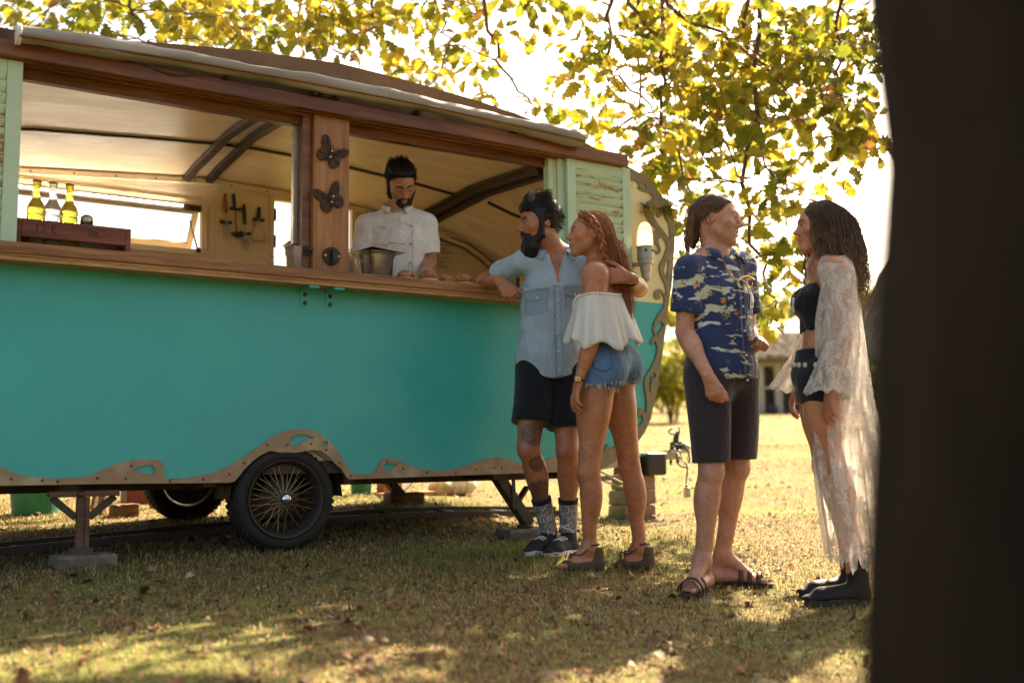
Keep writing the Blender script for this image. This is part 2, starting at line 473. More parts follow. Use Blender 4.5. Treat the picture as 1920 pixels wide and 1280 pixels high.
M_GALV = pmat('dull_galvanised', (0.42, 0.37, 0.28), (0.34, 0.30, 0.23), 9, 0.42, 0.9, bmp=0.15)
M_IRON = pmat('dark_cast_iron', (0.035, 0.026, 0.020), (0.06, 0.045, 0.034), 20, 0.55, 0.4, bmp=0.4)
M_RUBBER = pmat('tyre_rubber', (0.012, 0.011, 0.010), (0.022, 0.019, 0.016), 14, 0.8, bmp=0.3)
M_CHASSIS = pmat('chassis_paint', (0.05, 0.033, 0.022), (0.09, 0.06, 0.04), 10, 0.7, bmp=0.3)
M_RUSTWOOD = wood_mat('rusty_timber', (0.09, 0.05, 0.03), (0.16, 0.09, 0.05), (0.23, 0.14, 0.08), 'x', 5, 0.75)
M_CONC = pmat('grey_concrete', (0.15, 0.125, 0.095), (0.11, 0.09, 0.07), 12, 0.9, bmp=0.6, bd=0.006, c3=(0.19, 0.16, 0.125))
M_BRICK = pmat('weathered_brick', (0.36, 0.25, 0.17), (0.27, 0.18, 0.12), 14, 0.9, bmp=0.6, bd=0.006, c3=(0.38, 0.19, 0.11))
M_CANVAS = pmat('grey_rolled_canvas', (0.34, 0.30, 0.25), (0.20, 0.17, 0.14), 4, 0.6, stretch=(0.5, 3, 3), bmp=0.35, bd=0.008)
M_CANVASEND = pmat('canvas_roll_end', (0.70, 0.68, 0.66), (0.58, 0.56, 0.54), 14, 0.7, stretch=(1, 1, 1), bmp=0.3)
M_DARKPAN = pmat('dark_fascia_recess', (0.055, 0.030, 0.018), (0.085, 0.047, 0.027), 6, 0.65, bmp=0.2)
M_SCREW = pmat('screw_head', (0.16, 0.11, 0.07), (0.10, 0.07, 0.045), 40, 0.45, 0.7, bmp=0.1)
M_CHROME = pmat('chrome', (0.8, 0.8, 0.78), (0.7, 0.7, 0.68), 8, 0.15, 1.0, bmp=0.0)
M_PAPER = pmat('menu_paper', (0.72, 0.64, 0.50), (0.66, 0.58, 0.45), 6, 0.8, bmp=0.1)
M_INK = pmat('print_ink', (0.05, 0.04, 0.035), (0.08, 0.06, 0.05), 30, 0.8, bmp=0)
M_PALEFRAME = pmat('pale_window_frame', (0.62, 0.50, 0.32), (0.55, 0.43, 0.27), 5, 0.5, bmp=0.1)
def glass_mat(name, col, rough=0.05, ior=1.45):
    m, nt, b = new_mat(name)
    b.inputs['Base Color'].default_value = (*col, 1); b.inputs['Transmission Weight'].default_value = 1.0
    b.inputs['Roughness'].default_value = rough; b.inputs['IOR'].default_value = ior
    return m
def thin_glass(name, tint=(1, 1, 1), gloss=0.08):
    m = bpy.data.materials.new(name); m.use_nodes = True; nt = m.node_tree; nt.nodes.remove(nt.nodes['Principled BSDF'])
    t = nt.nodes.new('ShaderNodeBsdfTransparent'); t.inputs[0].default_value = (*tint, 1)
    g = nt.nodes.new('ShaderNodeBsdfGlossy'); g.inputs['Roughness'].default_value = 0.06
    mx = nt.nodes.new('ShaderNodeMixShader'); mx.inputs[0].default_value = gloss
    nt.links.new(t.outputs[0], mx.inputs[1]); nt.links.new(g.outputs[0], mx.inputs[2]); nt.links.new(mx.outputs[0], nt.nodes['Material Output'].inputs[0])
    return m
M_PANE = thin_glass('window_glass', (0.96, 0.97, 0.97), 0.07)

# peeling mint paint on the louvres
m, nt, b = new_mat('peeling_mint_louvre')
n = noise(nt, 3.0, 6, 0.7, (2.5, 8, 14), 0.4); n2 = noise(nt, 2.0, 2, 0.5, (1.5, 3, 3))
f = ramp(nt, mathn(nt, 'ADD', n, mathn(nt, 'MULTIPLY', n2, 0.35)), [(0.735, (0, 0, 0)), (0.755, (1, 1, 1))])
bare = ramp(nt, noise(nt, 6, 4, 0.6, (1, 8, 8)), [(0.3, (0.30, 0.15, 0.06)), (0.7, (0.52, 0.33, 0.17))])
paint = ramp(nt, noise(nt, 5, 4), [(0.3, (0.43, 0.56, 0.39)), (0.7, (0.52, 0.65, 0.47))])
nt.links.new(mixc(nt, f, paint, bare), b.inputs['Base Color']); b.inputs['Roughness'].default_value = 0.6
bump(nt, b, mathn(nt, 'SUBTRACT', 1.0, f), 0.5, 0.003)
M_LOUVRE = m

# ------------------------------------------------------------------ food trailer
YAW = math.radians(32.847)
TO = Vector((-1.0902, 5.0262, 0.55))
def t2w(u, v, z):
    return Vector((TO.x + math.cos(YAW) * u - math.sin(YAW) * v, TO.y + math.sin(YAW) * u + math.cos(YAW) * v, z))
T = empty('food_trailer', TO, YAW)
tag(T, 'teal and cream vintage caravan turned into a food trailer, serving hatch open', 'food trailer')
OFF = (0, 0, 0.55)
def tp(mb, name, mat_, parent=None, **k):
    return mb.build(name, mat_, parent or T, off=OFF, **k)

outer4 = [(2.137,2.732),(2.197,2.713),(2.265,2.691),(2.344,2.643),(2.412,2.581),(2.461,2.523),(2.495,2.464),(2.509,2.41),(2.51,2.346),(2.503,2.266),(2.492,2.186),(2.481,2.091),(2.471,2.012)]
outer5 = [(2.446,1.936),(2.437,1.873),(2.42,1.78),(2.396,1.676),(2.372,1.552),(2.341,1.419),(2.311,1.308),(2.274,1.197),(2.226,1.117),(2.16,1.049),(2.032,0.962),(1.883,0.897)]
inner4 = [(2.134,2.642),(2.166,2.648),(2.205,2.646),(2.229,2.632),(2.233,2.62),(2.221,2.611),(2.233,2.597),(2.262,2.589),(2.297,2.589),(2.327,2.578),(2.339,2.559),(2.33,2.547),(2.3,2.533),(2.274,2.508),(2.266,2.476),(2.277,2.438),(2.306,2.403),(2.345,2.376),(2.374,2.362),(2.354,2.357),(2.332,2.339),(2.327,2.311),(2.337,2.285),(2.361,2.26),(2.375,2.246),(2.378,2.231),(2.365,2.221),(2.35,2.224),(2.349,2.212),(2.369,2.208),(2.388,2.22),(2.392,2.24),(2.381,2.266),(2.372,2.289),(2.378,2.309),(2.398,2.316),(2.418,2.309),(2.435,2.287),(2.44,2.26),(2.43,2.228),(2.409,2.187),(2.385,2.157),(2.374,2.129),(2.377,2.094),(2.394,2.061),(2.415,2.031),(2.424,2.001),(2.423,1.958),(2.412,1.953),(2.406,1.968),(2.392,1.987),(2.367,1.992),(2.341,1.979),(2.329,1.959),(2.332,1.936),(2.349,1.925),(2.375,1.931),(2.38,1.943),(2.368,1.958),(2.371,1.97),(2.391,1.967),(2.406,1.945),(2.409,1.918),(2.403,1.875)]
inner5 = [(2.39,1.87),(2.355,1.827),(2.324,1.784),(2.312,1.743),(2.324,1.697),(2.304,1.686),(2.294,1.665),(2.298,1.645),(2.312,1.646),(2.31,1.666),(2.329,1.664),(2.342,1.637),(2.34,1.602),(2.319,1.55),(2.284,1.498),(2.25,1.457),(2.234,1.426),(2.235,1.376),(2.246,1.317),(2.247,1.267),(2.236,1.227),(2.224,1.251),(2.199,1.261),(2.177,1.248),(2.171,1.226),(2.181,1.211),(2.193,1.208),(2.201,1.226),(2.21,1.216),(2.216,1.192),(2.202,1.167),(2.163,1.147),(2.085,1.088),(2.022,1.049),(1.972,1.016),(1.942,1.048),(1.9,0.987)]
hA = [(2.358,2.479),(2.343,2.462),(2.345,2.434),(2.366,2.405),(2.405,2.371),(2.444,2.331),(2.469,2.306),(2.468,2.358),(2.462,2.404),(2.448,2.442),(2.429,2.468),(2.414,2.468),(2.408,2.454),(2.387,2.439),(2.367,2.445),(2.363,2.46),(2.373,2.473),(2.369,2.482)]
hB = [(2.264,2.636),(2.258,2.624),(2.268,2.609),(2.285,2.608),(2.283,2.623),(2.274,2.635)]
hC = [(2.449,2.183),(2.423,2.149),(2.411,2.113),(2.417,2.078),(2.43,2.067),(2.447,2.12),(2.451,2.167)]
hD = [(2.367,1.792),(2.339,1.759),(2.335,1.718),(2.35,1.699),(2.354,1.719),(2.372,1.736),(2.395,1.763),(2.393,1.783)]
hE = [(2.279,1.337),(2.264,1.387),(2.269,1.437),(2.29,1.468),(2.316,1.474),(2.326,1.459),(2.309,1.443),(2.296,1.453),(2.286,1.428),(2.28,1.377)]
up7 = [(-1.245,0.971),(-1.185,0.941),(-1.109,0.923),(-1.026,0.917),(-0.956,0.917),(-0.893,0.926),(-0.83,0.955),(-0.766,0.981),(-0.7,0.993),(-0.633,0.996),(-0.595,0.987),(-0.577,0.963),(-0.582,0.933),(-0.571,0.911),(-0.545,0.902),(-0.476,0.906),(-0.37,0.924),(-0.29,0.954),(-0.207,1.003),(-0.133,1.052),(-0.067,1.098),(-0.009,1.121),(0.06,1.131),(0.129,1.126),(0.18,1.103),(0.231,1.06)]
up6 = [(0.279,0.997),(0.307,0.95),(0.336,0.917),(0.365,0.905),(0.416,0.904),(0.452,0.911),(0.474,0.928),(0.485,0.954),(0.5,0.977),(0.526,0.986),(0.571,0.981),(0.624,0.959),(0.693,0.934),(0.755,0.923),(0.833,0.916),(0.913,0.92),(0.995,0.939),(1.077,0.963),(1.136,0.976),(1.195,0.981),(1.255,0.973),(1.324,0.945),(1.385,0.932),(1.448,0.938),(1.502,0.957),(1.566,0.979),(1.621,0.989),(1.686,0.987),(1.751,0.969),(1.807,0.942),(1.865,0.93)]
lo = [(-0.279,0.881),(-0.256,0.886),(-0.234,0.908),(-0.206,0.944),(-0.17,0.979),(-0.132,1.006),(-0.085,1.026),(-0.037,1.019),(0.022,1.014),(0.081,1.021),(0.13,1.03),(0.171,1.024),(0.211,0.998),(0.253,0.955),(0.279,0.938),(0.308,0.895),(0.322,0.883)]
hF = [(-0.715,0.937),(-0.691,0.959),(-0.658,0.969),(-0.628,0.967),(-0.615,0.951),(-0.619,0.929),(-0.631,0.925),(-0.657,0.932),(-0.686,0.941)]
hG = [(0.016,1.053),(0.013,1.075),(0.026,1.093),(0.06,1.105),(0.1,1.103),(0.14,1.086),(0.11,1.084),(0.08,1.072),(0.051,1.053),(0.031,1.051)]
hH = [(0.211,1.06),(0.207,1.049),(0.196,1.045),(0.185,1.049),(0.18,1.06),(0.185,1.071),(0.196,1.075),(0.206,1.071)]
hI = [(0.51,0.94),(0.519,0.957),(0.541,0.961),(0.582,0.954),(0.563,0.933),(0.541,0.918),(0.522,0.92)]
hJ = [(1.588,0.945),(1.602,0.96),(1.639,0.963),(1.657,0.951),(1.638,0.929),(1.601,0.931)]
WID = 1.80
# outline of the whole side (u,z), counter-clockwise from the rear bottom
NOSE = [(1.883,0.897),(2.032,0.962),(2.16,1.049),(2.226,1.117),(2.274,1.197),(2.311,1.308),(2.341,1.419),(2.372,1.552),(2.396,1.676),(2.42,1.78),(2.437,1.873),(2.446,1.936)]
NOSE2 = [(2.471,2.012),(2.481,2.091),(2.492,2.186),(2.503,2.266),(2.51,2.346),(2.509,2.41),(2.495,2.464),(2.461,2.523),(2.412,2.581),(2.344,2.643),(2.265,2.691),(2.197,2.713),(2.148,2.732)]
ROOF = [(1.803,2.841),(1.424,2.910),(1.103,2.954),(0.639,2.989),(0.271,3.005),(-0.18,2.980),(-0.64,2.925),(-1.312,2.827),(-1.75,2.70),(-2.05,2.52),(-2.2,2.28),(-2.26,1.95)]
REAR = [(-2.26,1.9),(-2.2,1.5),(-2.1,1.15),(-1.95,0.97),(-1.8,0.905)]
# lower teal wall with the wheel arch cut out
arch = [(p[0], p[1] + 0.012) for p in lo[1:-1]]
low = [(-1.8,0.905)] + [(-0.27,0.905)] + [p for p in arch if p[1] > 0.91] + [(0.318,0.905)] + NOSE + [(2.462,1.98),(2.462,1.905),(-2.255,1.905)] + REAR[1:-1]
low = [(-1.8,0.905),(-0.262,0.905)] + [p for p in arch if p[1] > 0.915] + [(0.312,0.905),(1.883,0.905)] + NOSE[1:] + [(2.441,1.905),(-2.255,1.905)] + REAR[1:-1]
# drop the vertex above the seam so that the outline stays simple
low = [p for p in low if p[1] <= 1.9051]
tp(MB().prism([low], 0.0, 0.03), 'lower_side_panel', M_TEAL)
up_r = [(1.60,1.9055),(2.441,1.9055)] + NOSE2[:-1] + [(2.14,2.72),(1.60,2.72)]
tp(MB().prism([up_r], 0.0, 0.03), 'upper_side_panel', M_CREAM)
up_l = [(-2.255,1.9055),(-1.52,1.9055),(-1.52,2.72),(-1.70,2.72),(-2.05,2.52),(-2.2,2.28),(-2.26,1.95)]
tp(MB().prism([up_l], 0.0, 0.03), 'upper_side_panel', M_CREAM)
top = [(2.14,2.7205),(2.148,2.732)] + ROOF[:8] + [(-1.70,2.7205)]
tp(MB().prism([top], 0.0, 0.03), 'roof_edge_board', M_ROOF)
# skin: roof, nose and tail as one sheet with thickness
prof = NOSE + NOSE2 + ROOF + REAR
def shell(profile, v0, v1, th, mb):
    n = len(profile); pts = [Vector((p[0], p[1])) for p in profile]; inn = []
    for i, p in enumerate(pts):
        d = pts[min(i + 1, n - 1)] - pts[max(i - 1, 0)]; d.normalize()
        inn.append(p + Vector((-d.y, d.x)) * th)
    V = []; F = []
    for i in range(n):
        V += [(pts[i].x, v0, pts[i].y), (pts[i].x, v1, pts[i].y), (inn[i].x, v1, inn[i].y), (inn[i].x, v0, inn[i].y)]
    for i in range(n - 1):
        a, c = 4 * i, 4 * i + 4
        for k in range(4):
            k2 = (k + 1) % 4
            F.append((a + k, a + k2, c + k2, c + k))
    mb.add(V, F)
    return mb
M_SKIN = pmat('cream_skin', (0.80, 0.68, 0.42), (0.72, 0.60, 0.36), 2.5, 0.5, bmp=0.1)
o = tp(shell(NOSE, 0.031, WID - 0.031, 0.02, MB()), 'nose_skin', M_TEAL, smooth=True)
o = tp(shell([NOSE[-1]] + NOSE2 + ROOF, 0.031, WID - 0.031, 0.02, MB()), 'roof_skin', M_SKIN, smooth=True)
o = tp(shell([ROOF[-1]] + REAR, 0.031, WID - 0.031, 0.02, MB()), 'tail_skin', M_TEAL, smooth=True)
# floor
tp(MB().box((-1.85, 0.031, 0.915), (1.95, WID - 0.031, 0.975)), 'floor_deck', M_CHASSIS)
# inner ceiling lining
def zc(u):
    xs = [-2.1,-1.9,-1.6,-1.3,-1.0,0.1,0.7,1.2,1.7,1.9,2.06,2.2,2.34,2.42,2.46]
    zs = [2.30,2.46,2.60,2.675,2.715,2.80,2.775,2.735,2.675,2.63,2.58,2.51,2.405,2.30,2.15]
    return float(np.interp(u, xs, zs))
us = np.concatenate([np.linspace(-2.1, 1.9, 41), np.linspace(1.95, 2.46, 14)])
vsn = np.array([0.032, 0.12, 0.25, 0.45, 0.7, 0.9, 1.1, 1.35, 1.55, 1.68, 1.765])
cam_ = np.interp(vsn, [0, 0.25, 0.9, 1.55, 1.8], [-0.05, 0.02, 0.055, 0.02, -0.01])
V = []; F = []
for i, u in enumerate(us):
    k = 1.0 if u < 1.7 else max(0, 1 - (u - 1.7) / 0.5)
    for j, v in enumerate(vsn): V.append((u, v, zc(u) + cam_[j] * k))
nv = len(vsn)
for i in range(len(us) - 1):
    for j in range(nv - 1): F.append((i * nv + j, i * nv + j + 1, (i + 1) * nv + j + 1, (i + 1) * nv + j))
tp(MB().add(V, F), 'ceiling_lining', M_PLY, smooth=True)
# inside nose lining down to the floor
prof_in = [(2.46,2.15),(2.45,2.0),(2.42,1.8),(2.36,1.5),(2.28,1.2),(2.15,1.06),(1.95,0.976)]
V = []; F = []
for u, z in prof_in:
    V += [(u - 0.03, 0.032, z), (u - 0.03, 1.765, z)]
for i in range(len(prof_in) - 1): F.append((2 * i, 2 * i + 1, 2 * i + 3, 2 * i + 2))
tp(MB().add(V, F), 'nose_lining', M_PLY, smooth=True)
tp(MB().box((-2.06, 0.032, 0.976), (-2.04, 1.765, 2.33)), 'tail_lining', M_PLY)
# ceiling battens (along) and cross rails
for v, a, b_ in ((1.12, -1.98, 1.66), (0.55, -1.98, -1.4)):
    pts = [(u, v, zc(u) + float(np.interp(v, vsn, cam_)) - 0.006) for u in np.linspace(a, b_, 16)]
    mb = MB()
    for p, q in zip(pts[:-1], pts[1:]): mb.bar(p, q, 0.022, 0.012)
    tp(mb, 'ceiling_batten', M_RAIL)
    mb = MB()
    for p in pts[1:-1]: mb.sphere((p[0], p[1] - 0.02, p[2] - 0.001), 0.006, 6)
    tag(tp(mb, 'batten_screw', M_SCREW), kind='stuff')
for u in (-0.03, 0.115, 1.605, 1.70):
    mb = MB(); w = 0.045 if u < 1 else 0.055
    js = list(range(1, nv))
    pts = [(u, vsn[j], zc(u) + cam_[j] - 0.024) for j in js]
    for p, q in zip(pts[:-1], pts[1:]): mb.bar(p, q, w, 0.036)
    if u == 1.605:
        for p, q in zip(pts[:-1], pts[1:]):
            mb.bar((p[0] - 0.035, p[1], p[2] + 0.01), (q[0] - 0.035, q[1], q[2] + 0.01), 0.02, 0.02)
    tp(mb, 'cross_rail', M_RAIL)
# cornice on the back wall
VB = 1.765
mb = MB()
uu = np.linspace(-2.0, 1.9, 28)
for a, c in zip(uu[:-1], uu[1:]): mb.bar((a, VB - 0.012, zc(a) - 0.035), (c, VB - 0.012, zc(c) - 0.035), 0.024, 0.03)
tp(mb, 'cornice', M_INWALL)
mb = MB()
for a in np.arange(-1.9, 1.9, 0.24): mb.sphere((a, VB - 0.026, zc(a) - 0.035), 0.006, 6)
tag(tp(mb, 'cornice_screw', M_SCREW), kind='stuff')
# back wall in pieces around two openings (window and doorway, enlarged out of sight to let in light)
WU0, WU1, WZ0, WZ1 = -1.85, 0.075, 2.315, 2.60
DU0, DU1, DZ1 = 0.555, 1.115, 2.70
def wallpiece(u0, u1, z0, z1a, z1b=None):
    z1b = z1a if z1b is None else z1b
    mb = MB(); V = []
    for v in (VB, WID):
        V += [(u0, v, z0), (u1, v, z0), (u1, v, z1b), (u0, v, z1a)]
    mb.add(V, [(0, 1, 2, 3), (7, 6, 5, 4), (0, 4, 5, 1), (1, 5, 6, 2), (2, 6, 7, 3), (3, 7, 4, 0)])
    tp(mb, 'back_wall_panel', M_INWALL)
wallpiece(-2.05, WU0, 0.976, zc(-2.05) + .02, zc(WU0) + .02)
wallpiece(WU0 + .0005, WU1 - .0005, 0.976, WZ0)
us_ = np.linspace(WU0 + .0005, WU1 - .0005, 5)
for a, c in zip(us_[:-1], us_[1:]): wallpiece(a, c, WZ1, zc(a) + .02, zc(c) + .02)
wallpiece(WU1, 0.165, 0.976, zc(WU1) + .02, zc(0.165) + .02)
wallpiece(0.169, DU0, 0.976, zc(0.165) + .02, zc(DU0) + .02)
wallpiece(DU0 + .0005, DU1 - .0005, DZ1, zc(DU0) + .02, zc(DU1) + .02)
wallpiece(DU1, 1.50, 0.976, zc(DU1) + .02, zc(1.5) + .02)
us_ = list(np.linspace(1.504, 2.42, 9))
for a, c in zip(us_[:-1], us_[1:]): wallpiece(a, c - .0005, 0.976 if a < 1.9 else 1.3, zc(a) + .02, zc(c) + .02)
# seam strip arcs in the nose (follow the profile)
arc = [(1.72,2.655),(1.80,2.630),(1.90,2.600),(2.06,2.565),(2.2,2.49),(2.33,2.40),(2.40,2.28),(2.43,2.1),(2.42,1.9)]
mb = MB(); mb.tube([(u - 0.02, VB - 0.012, z - 0.03) for u, z in arc], 0.013, 6)
tp(mb, 'arched_seam_strip', M_PLY, smooth=True)
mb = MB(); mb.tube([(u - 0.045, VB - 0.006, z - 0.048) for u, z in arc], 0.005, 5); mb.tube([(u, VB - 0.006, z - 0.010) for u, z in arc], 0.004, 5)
tp(mb, 'dark_seam_bead', M_RAIL)  # dark beads edging the arched seam strip
mb = MB(); mb.tube([(u - 0.015, 0.9, z - 0.012) for u, z in arc], 0.011, 6)
tp(mb, 'nose_rib', M_RAIL, smooth=True)
# window frame, sash hinged open, strut, black rail
fr = empty('back_window', (0, 0, 0), 0, T)
def frame(u0, u1, z0, z1, v, w, d, name, mat_, parent):
    mb = MB()
    mb.box((u0 - w, v - d, z0 - w), (u0, v, z1 + w)); mb.box((u1, v - d, z0 - w), (u1 + w, v, z1 + w))
    mb.box((u0 + .0004, v - d + .001, z0 - w), (u1 - .0004, v, z0)); mb.box((u0 + .0004, v - d + .001, z1), (u1 - .0004, v, z1 + w))
    return tp(mb, name, mat_, parent)
frame(WU0, WU1, WZ0, WZ1, VB - .001, 0.035, 0.014, 'window_frame', M_INWALL, fr)
tp(MB().box((WU0, VB - 0.03, WZ1 - 0.042), (WU1 - .01, VB + 0.006, WZ1 - 0.006)), 'hinge_rail', M_RAIL, fr)
m, nt, b = new_mat('lit_tube'); b.inputs['Emission Color'].default_value = (1.0, 0.90, 0.74, 1); b.inputs['Emission Strength'].default_value = 12.0
tp(MB().tube([(WU0 + .02, VB - 0.036, WZ1 - 0.018), (WU1 - 0.13, VB - 0.036, WZ1 - 0.018)], 0.006, 8), 'tube_lamp', m, fr, smooth=True)
tilt = Matrix.Translation((0, WID, WZ1 - 0.01)) @ Matrix.Rotation(math.radians(38), 4, 'X') @ Matrix.Translation((0, -WID, -(WZ1 - 0.01)))
def tbox(mb, lo_, hi_): mb.box(lo_, hi_, M=tilt)
mb = MB(); h0 = WZ1 - 0.01 - 0.30
tbox(mb, (WU0, WID + .004, WZ1 - 0.055), (WU1, WID + .03, WZ1 - 0.01)); tbox(mb, (WU0, WID + .004, h0), (WU1, WID + .03, h0 + .04))
tbox(mb, (WU1 - .035, WID + .005, h0 + .0405), (WU1, WID + .029, WZ1 - .0555)); tbox(mb, (WU0, WID + .005, h0 + .0405), (WU0 + .035, WID + .029, WZ1 - .0555))
tp(mb, 'open_sash', M_PALEFRAME, fr)
mb = MB(); tbox(mb, (WU0 + .036, WID + .014, h0 + .041), (WU1 - .036, WID + .018, WZ1 - .056))
tp(mb, 'pane', M_PANE, fr)
mb = MB(); mb.tube([(WU1 - .02, VB - .01, WZ0 - 0.01), (WU1 - .045, WID + .06, WZ1 - .08)], 0.006, 6); mb.sphere((WU1 - .02, VB - .02, WZ0 - .005), 0.018, 8)
tp(mb, 'window_stay', M_RAIL, fr)
tp(MB().box((WU1 + .0005, VB - .004, WZ0 - .001), (WU1 + .05, WID - .001, WZ1 + .001)), 'window_reveal', M_PALEFRAME, fr)
dr = empty('stable_door', (0, 0, 0), 0, T)
frame(DU0, DU1, 1.01, DZ1, VB - .001, 0.03, 0.016, 'door_frame', M_INWALL, dr)
for z in (2.60, 2.42, 2.2): tp(MB().box((DU0 - .002, VB - .02, z - .04), (DU0 + .012, VB + .01, z + .04)), 'door_hinge', M_RAIL, dr)
# -- fascia beam, tracks below it, inner beam
tp(MB().box((-2.0, -0.10, 2.700), (2.075, -0.065, 2.768)), 'fascia_beam', M_BEAM, bevel=0.004)
mb = MB()
for i, (v, w, z, h) in enumerate([(-0.055, 0.016, 2.695, 0.03), (-0.032, 0.018, 2.702, 0.03), (-0.010, 0.016, 2.692, 0.03), (0.014, 0.02, 2.704, 0.03)]):
    tp(MB().box((-1.9, v - w / 2, z), (2.06, v + w / 2, z + h)), 'shutter_track', M_BEAM, bevel=0.002)
tp(MB().box((-1.9, 0.035, 2.655), (1.62, 0.085, 2.722)), 'inner_lintel', M_BEAM, bevel=0.004)
tp(MB().box((-1.95, -0.063, 2.7325), (2.06, -0.001, 2.756)), 'track_board', M_BEAM)
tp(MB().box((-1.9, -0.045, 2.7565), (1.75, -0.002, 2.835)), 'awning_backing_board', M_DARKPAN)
# awning brackets
for u in (-1.12, -0.92, -0.78, -0.35, 0.08, 0.13, 0.20, 0.66, 1.28, 1.56):
    mb = MB(); mb.box((u - .012, -0.13, 2.769), (u + .012, -0.046, 2.80)); mb.box((u - .02, -0.075, 2.7685), (u + .02, -0.0465, 2.79))
    tp(mb, 'awning_bracket', M_RAIL, bevel=.003)
# awning: rolled canvas, slightly lumpy, with a canvas flap rail
n = 70; uu = np.linspace(-1.255, 1.70, n)
zz = np.interp(uu, [-1.26, -0.6, 0, 0.7, 1.3, 1.7], [2.785, 2.812, 2.824, 2.822, 2.806, 2.79])
V = []; F = []; ns = 14
for i, u in enumerate(uu):
    rr = 0.040 + 0.004 * math.sin(u * 5.3) + 0.003 * math.sin(u * 13.1 + 1)
    if u > 1.45: rr += 0.012 * (u - 1.45) / 0.25
    for j in range(ns):
        a = 2 * math.pi * j / ns
        lump = 1 + 0.06 * math.sin(3 * a + u * 4) + 0.05 * math.sin(5 * a - u * 9)
        V.append((u, -0.135 + rr * lump * math.cos(a) * 1.05, zz[i] + rr * lump * math.sin(a) + 0.002 * math.sin(u * 31)))
for i in range(n - 1):
    for j in range(ns): F.append((i * ns + j, i * ns + (j + 1) % ns, (i + 1) * ns + (j + 1) % ns, (i + 1) * ns + j))
F.append(tuple((n - 1) * ns + j for j in range(ns)))
aw = tp(MB().add(V, F), 'rolled_awning', M_CANVAS, smooth=True)
Mx = Matrix.Rotation(math.radians(-90), 4, 'Y')
mb = MB(); mb.lathe([(0.0, 0.0), (0.043, 0.001), (0.046, 0.006), (0.046, 0.02), (0.03, 0.02)], (-1.245, -0.135, 2.785), 18, M=Mx)
tp(mb, 'roll_end_cap', M_CANVASEND, aw, smooth=False)
mb = MB(); mb.tube([(u, -0.178, z - 0.020) for u, z in zip(uu, zz)], 0.006, 6); tp(mb, 'awning_cord', M_BEAM, aw)
mb = MB(); mb.tube([(-0.72, -.1, 2.772), (-0.68, -.105, 2.752), (-0.62, -.105, 2.742), (-0.56, -.105, 2.745), (-.5, -.1, 2.765)], 0.004, 5); tp(mb, 'hanging_wire', M_RAIL, aw)
# -- post between the two hatches
po = tp(MB().box((0.108, -0.045, 1.90), (0.300, 0.075, 2.699)), 'hatch_post', M_POST, bevel=0.006)
tp(MB().box((0.062, -0.012, 1.905), (0.1075, 0.10, 2.695)), 'post_side_board', M_BEAM, po, bevel=.003)
tp(MB().box((0.040, 0.05, 2.05), (0.0615, 0.085, 2.69)), 'slide_channel', M_GALV, po)
mb = MB(); mb.box((0.07, -0.02, 1.985), (0.10, -0.0125, 2.03)); mb.tube([(0.085, -.012, 2.007), (0.085, -.055, 2.007)], .008, 8); mb.sphere((0.085, -.058, 2.007), .016, 8)
tp(mb, 'latch', M_RAIL, po)
M_RUST = pmat('rusty_cast_iron', (0.075, 0.038, 0.020), (0.045, 0.024, 0.014), 30, 0.6, 0.3, bmp=0.5)
def butterfly(u, z, rot, s):
    wing = [(0.0, 0.012), (0.015, 0.05), (0.035, 0.082), (0.062, 0.108), (0.092, 0.118), (0.108, 0.105), (0.104, 0.075), (0.092, 0.045), (0.072, 0.018), (0.086, 0.004), (0.092, -0.022), (0.080, -0.05), (0.060, -0.068), (0.038, -0.070), (0.016, -0.05), (0.005, -0.02)]
    mb = MB(); c, s_ = math.cos(rot), math.sin(rot)
    for sg in (1, -1):
        pts = [(u + s * (c * x * sg - s_ * y), z + s * (s_ * x * sg + c * y)) for x, y in wing]
        mb.prism([pts], -0.056, -0.0465)
        for k in (2, 4, 6, 10, 13):
            x, y = wing[k]; p0 = (u, -.0565, z); p1 = (u + s * .86 * (c * x * sg - s_ * y), -.0575, z + s * .86 * (s_ * x * sg + c * y))
            mb.tube([p0, p1], [.004, .002], 5)
    mb.tube([(u + s * s_ * .05, -.06, z - s * c * .05), (u, -.063, z), (u - s * s_ * .05, -.06, z + s * c * .05)], [.004, .009, .006], 6)
    for sg in (1, -1):
        mb.tube([(u - s * s_ * .05, -.06, z + s * c * .05), (u - s * s_ * .08 + sg * c * .015, -.062, z + s * c * .08 + sg * s_ * .015)], .0015, 4)
    o = tp(mb, 'butterfly_ornament', M_RUST, po)
    mb = MB(); mb.sphere((u + .006, -.068, z + .02), .006, 6); mb.sphere((u - .004, -.07, z - .012), .006, 6)
    tag(tp(mb, 'screw', M_PALEFRAME, o), kind='stuff')
butterfly(0.190, 2.495, math.radians(-28), 0.72)
butterfly(0.198, 2.265, math.radians(26), 0.72)
mb = MB()
dk = [(0.203 + 0.046 * math.cos(a), 1.985 + 0.046 * math.sin(a)) for a in np.linspace(0, 6.283, 23)[:-1]]
mb.prism([dk], -0.056, -0.0465); mb.bar((0.203, -.07, 1.955), (0.203, -.07, 2.015), .012, .024, up=(0, 1, 0)); mb.tube([(0.19, -.06, 1.95), (.203, -.075, 1.942), (.216, -.06, 1.95)], .006, 6)
bo = tp(mb, 'bottle_opener', M_IRON, po)
mb = MB(); mb.sphere((0.168, -.057, 1.985), .007, 6); mb.sphere((0.238, -.057, 1.985), .007, 6); tag(tp(mb, 'screw', M_PALEFRAME, bo), kind='stuff')
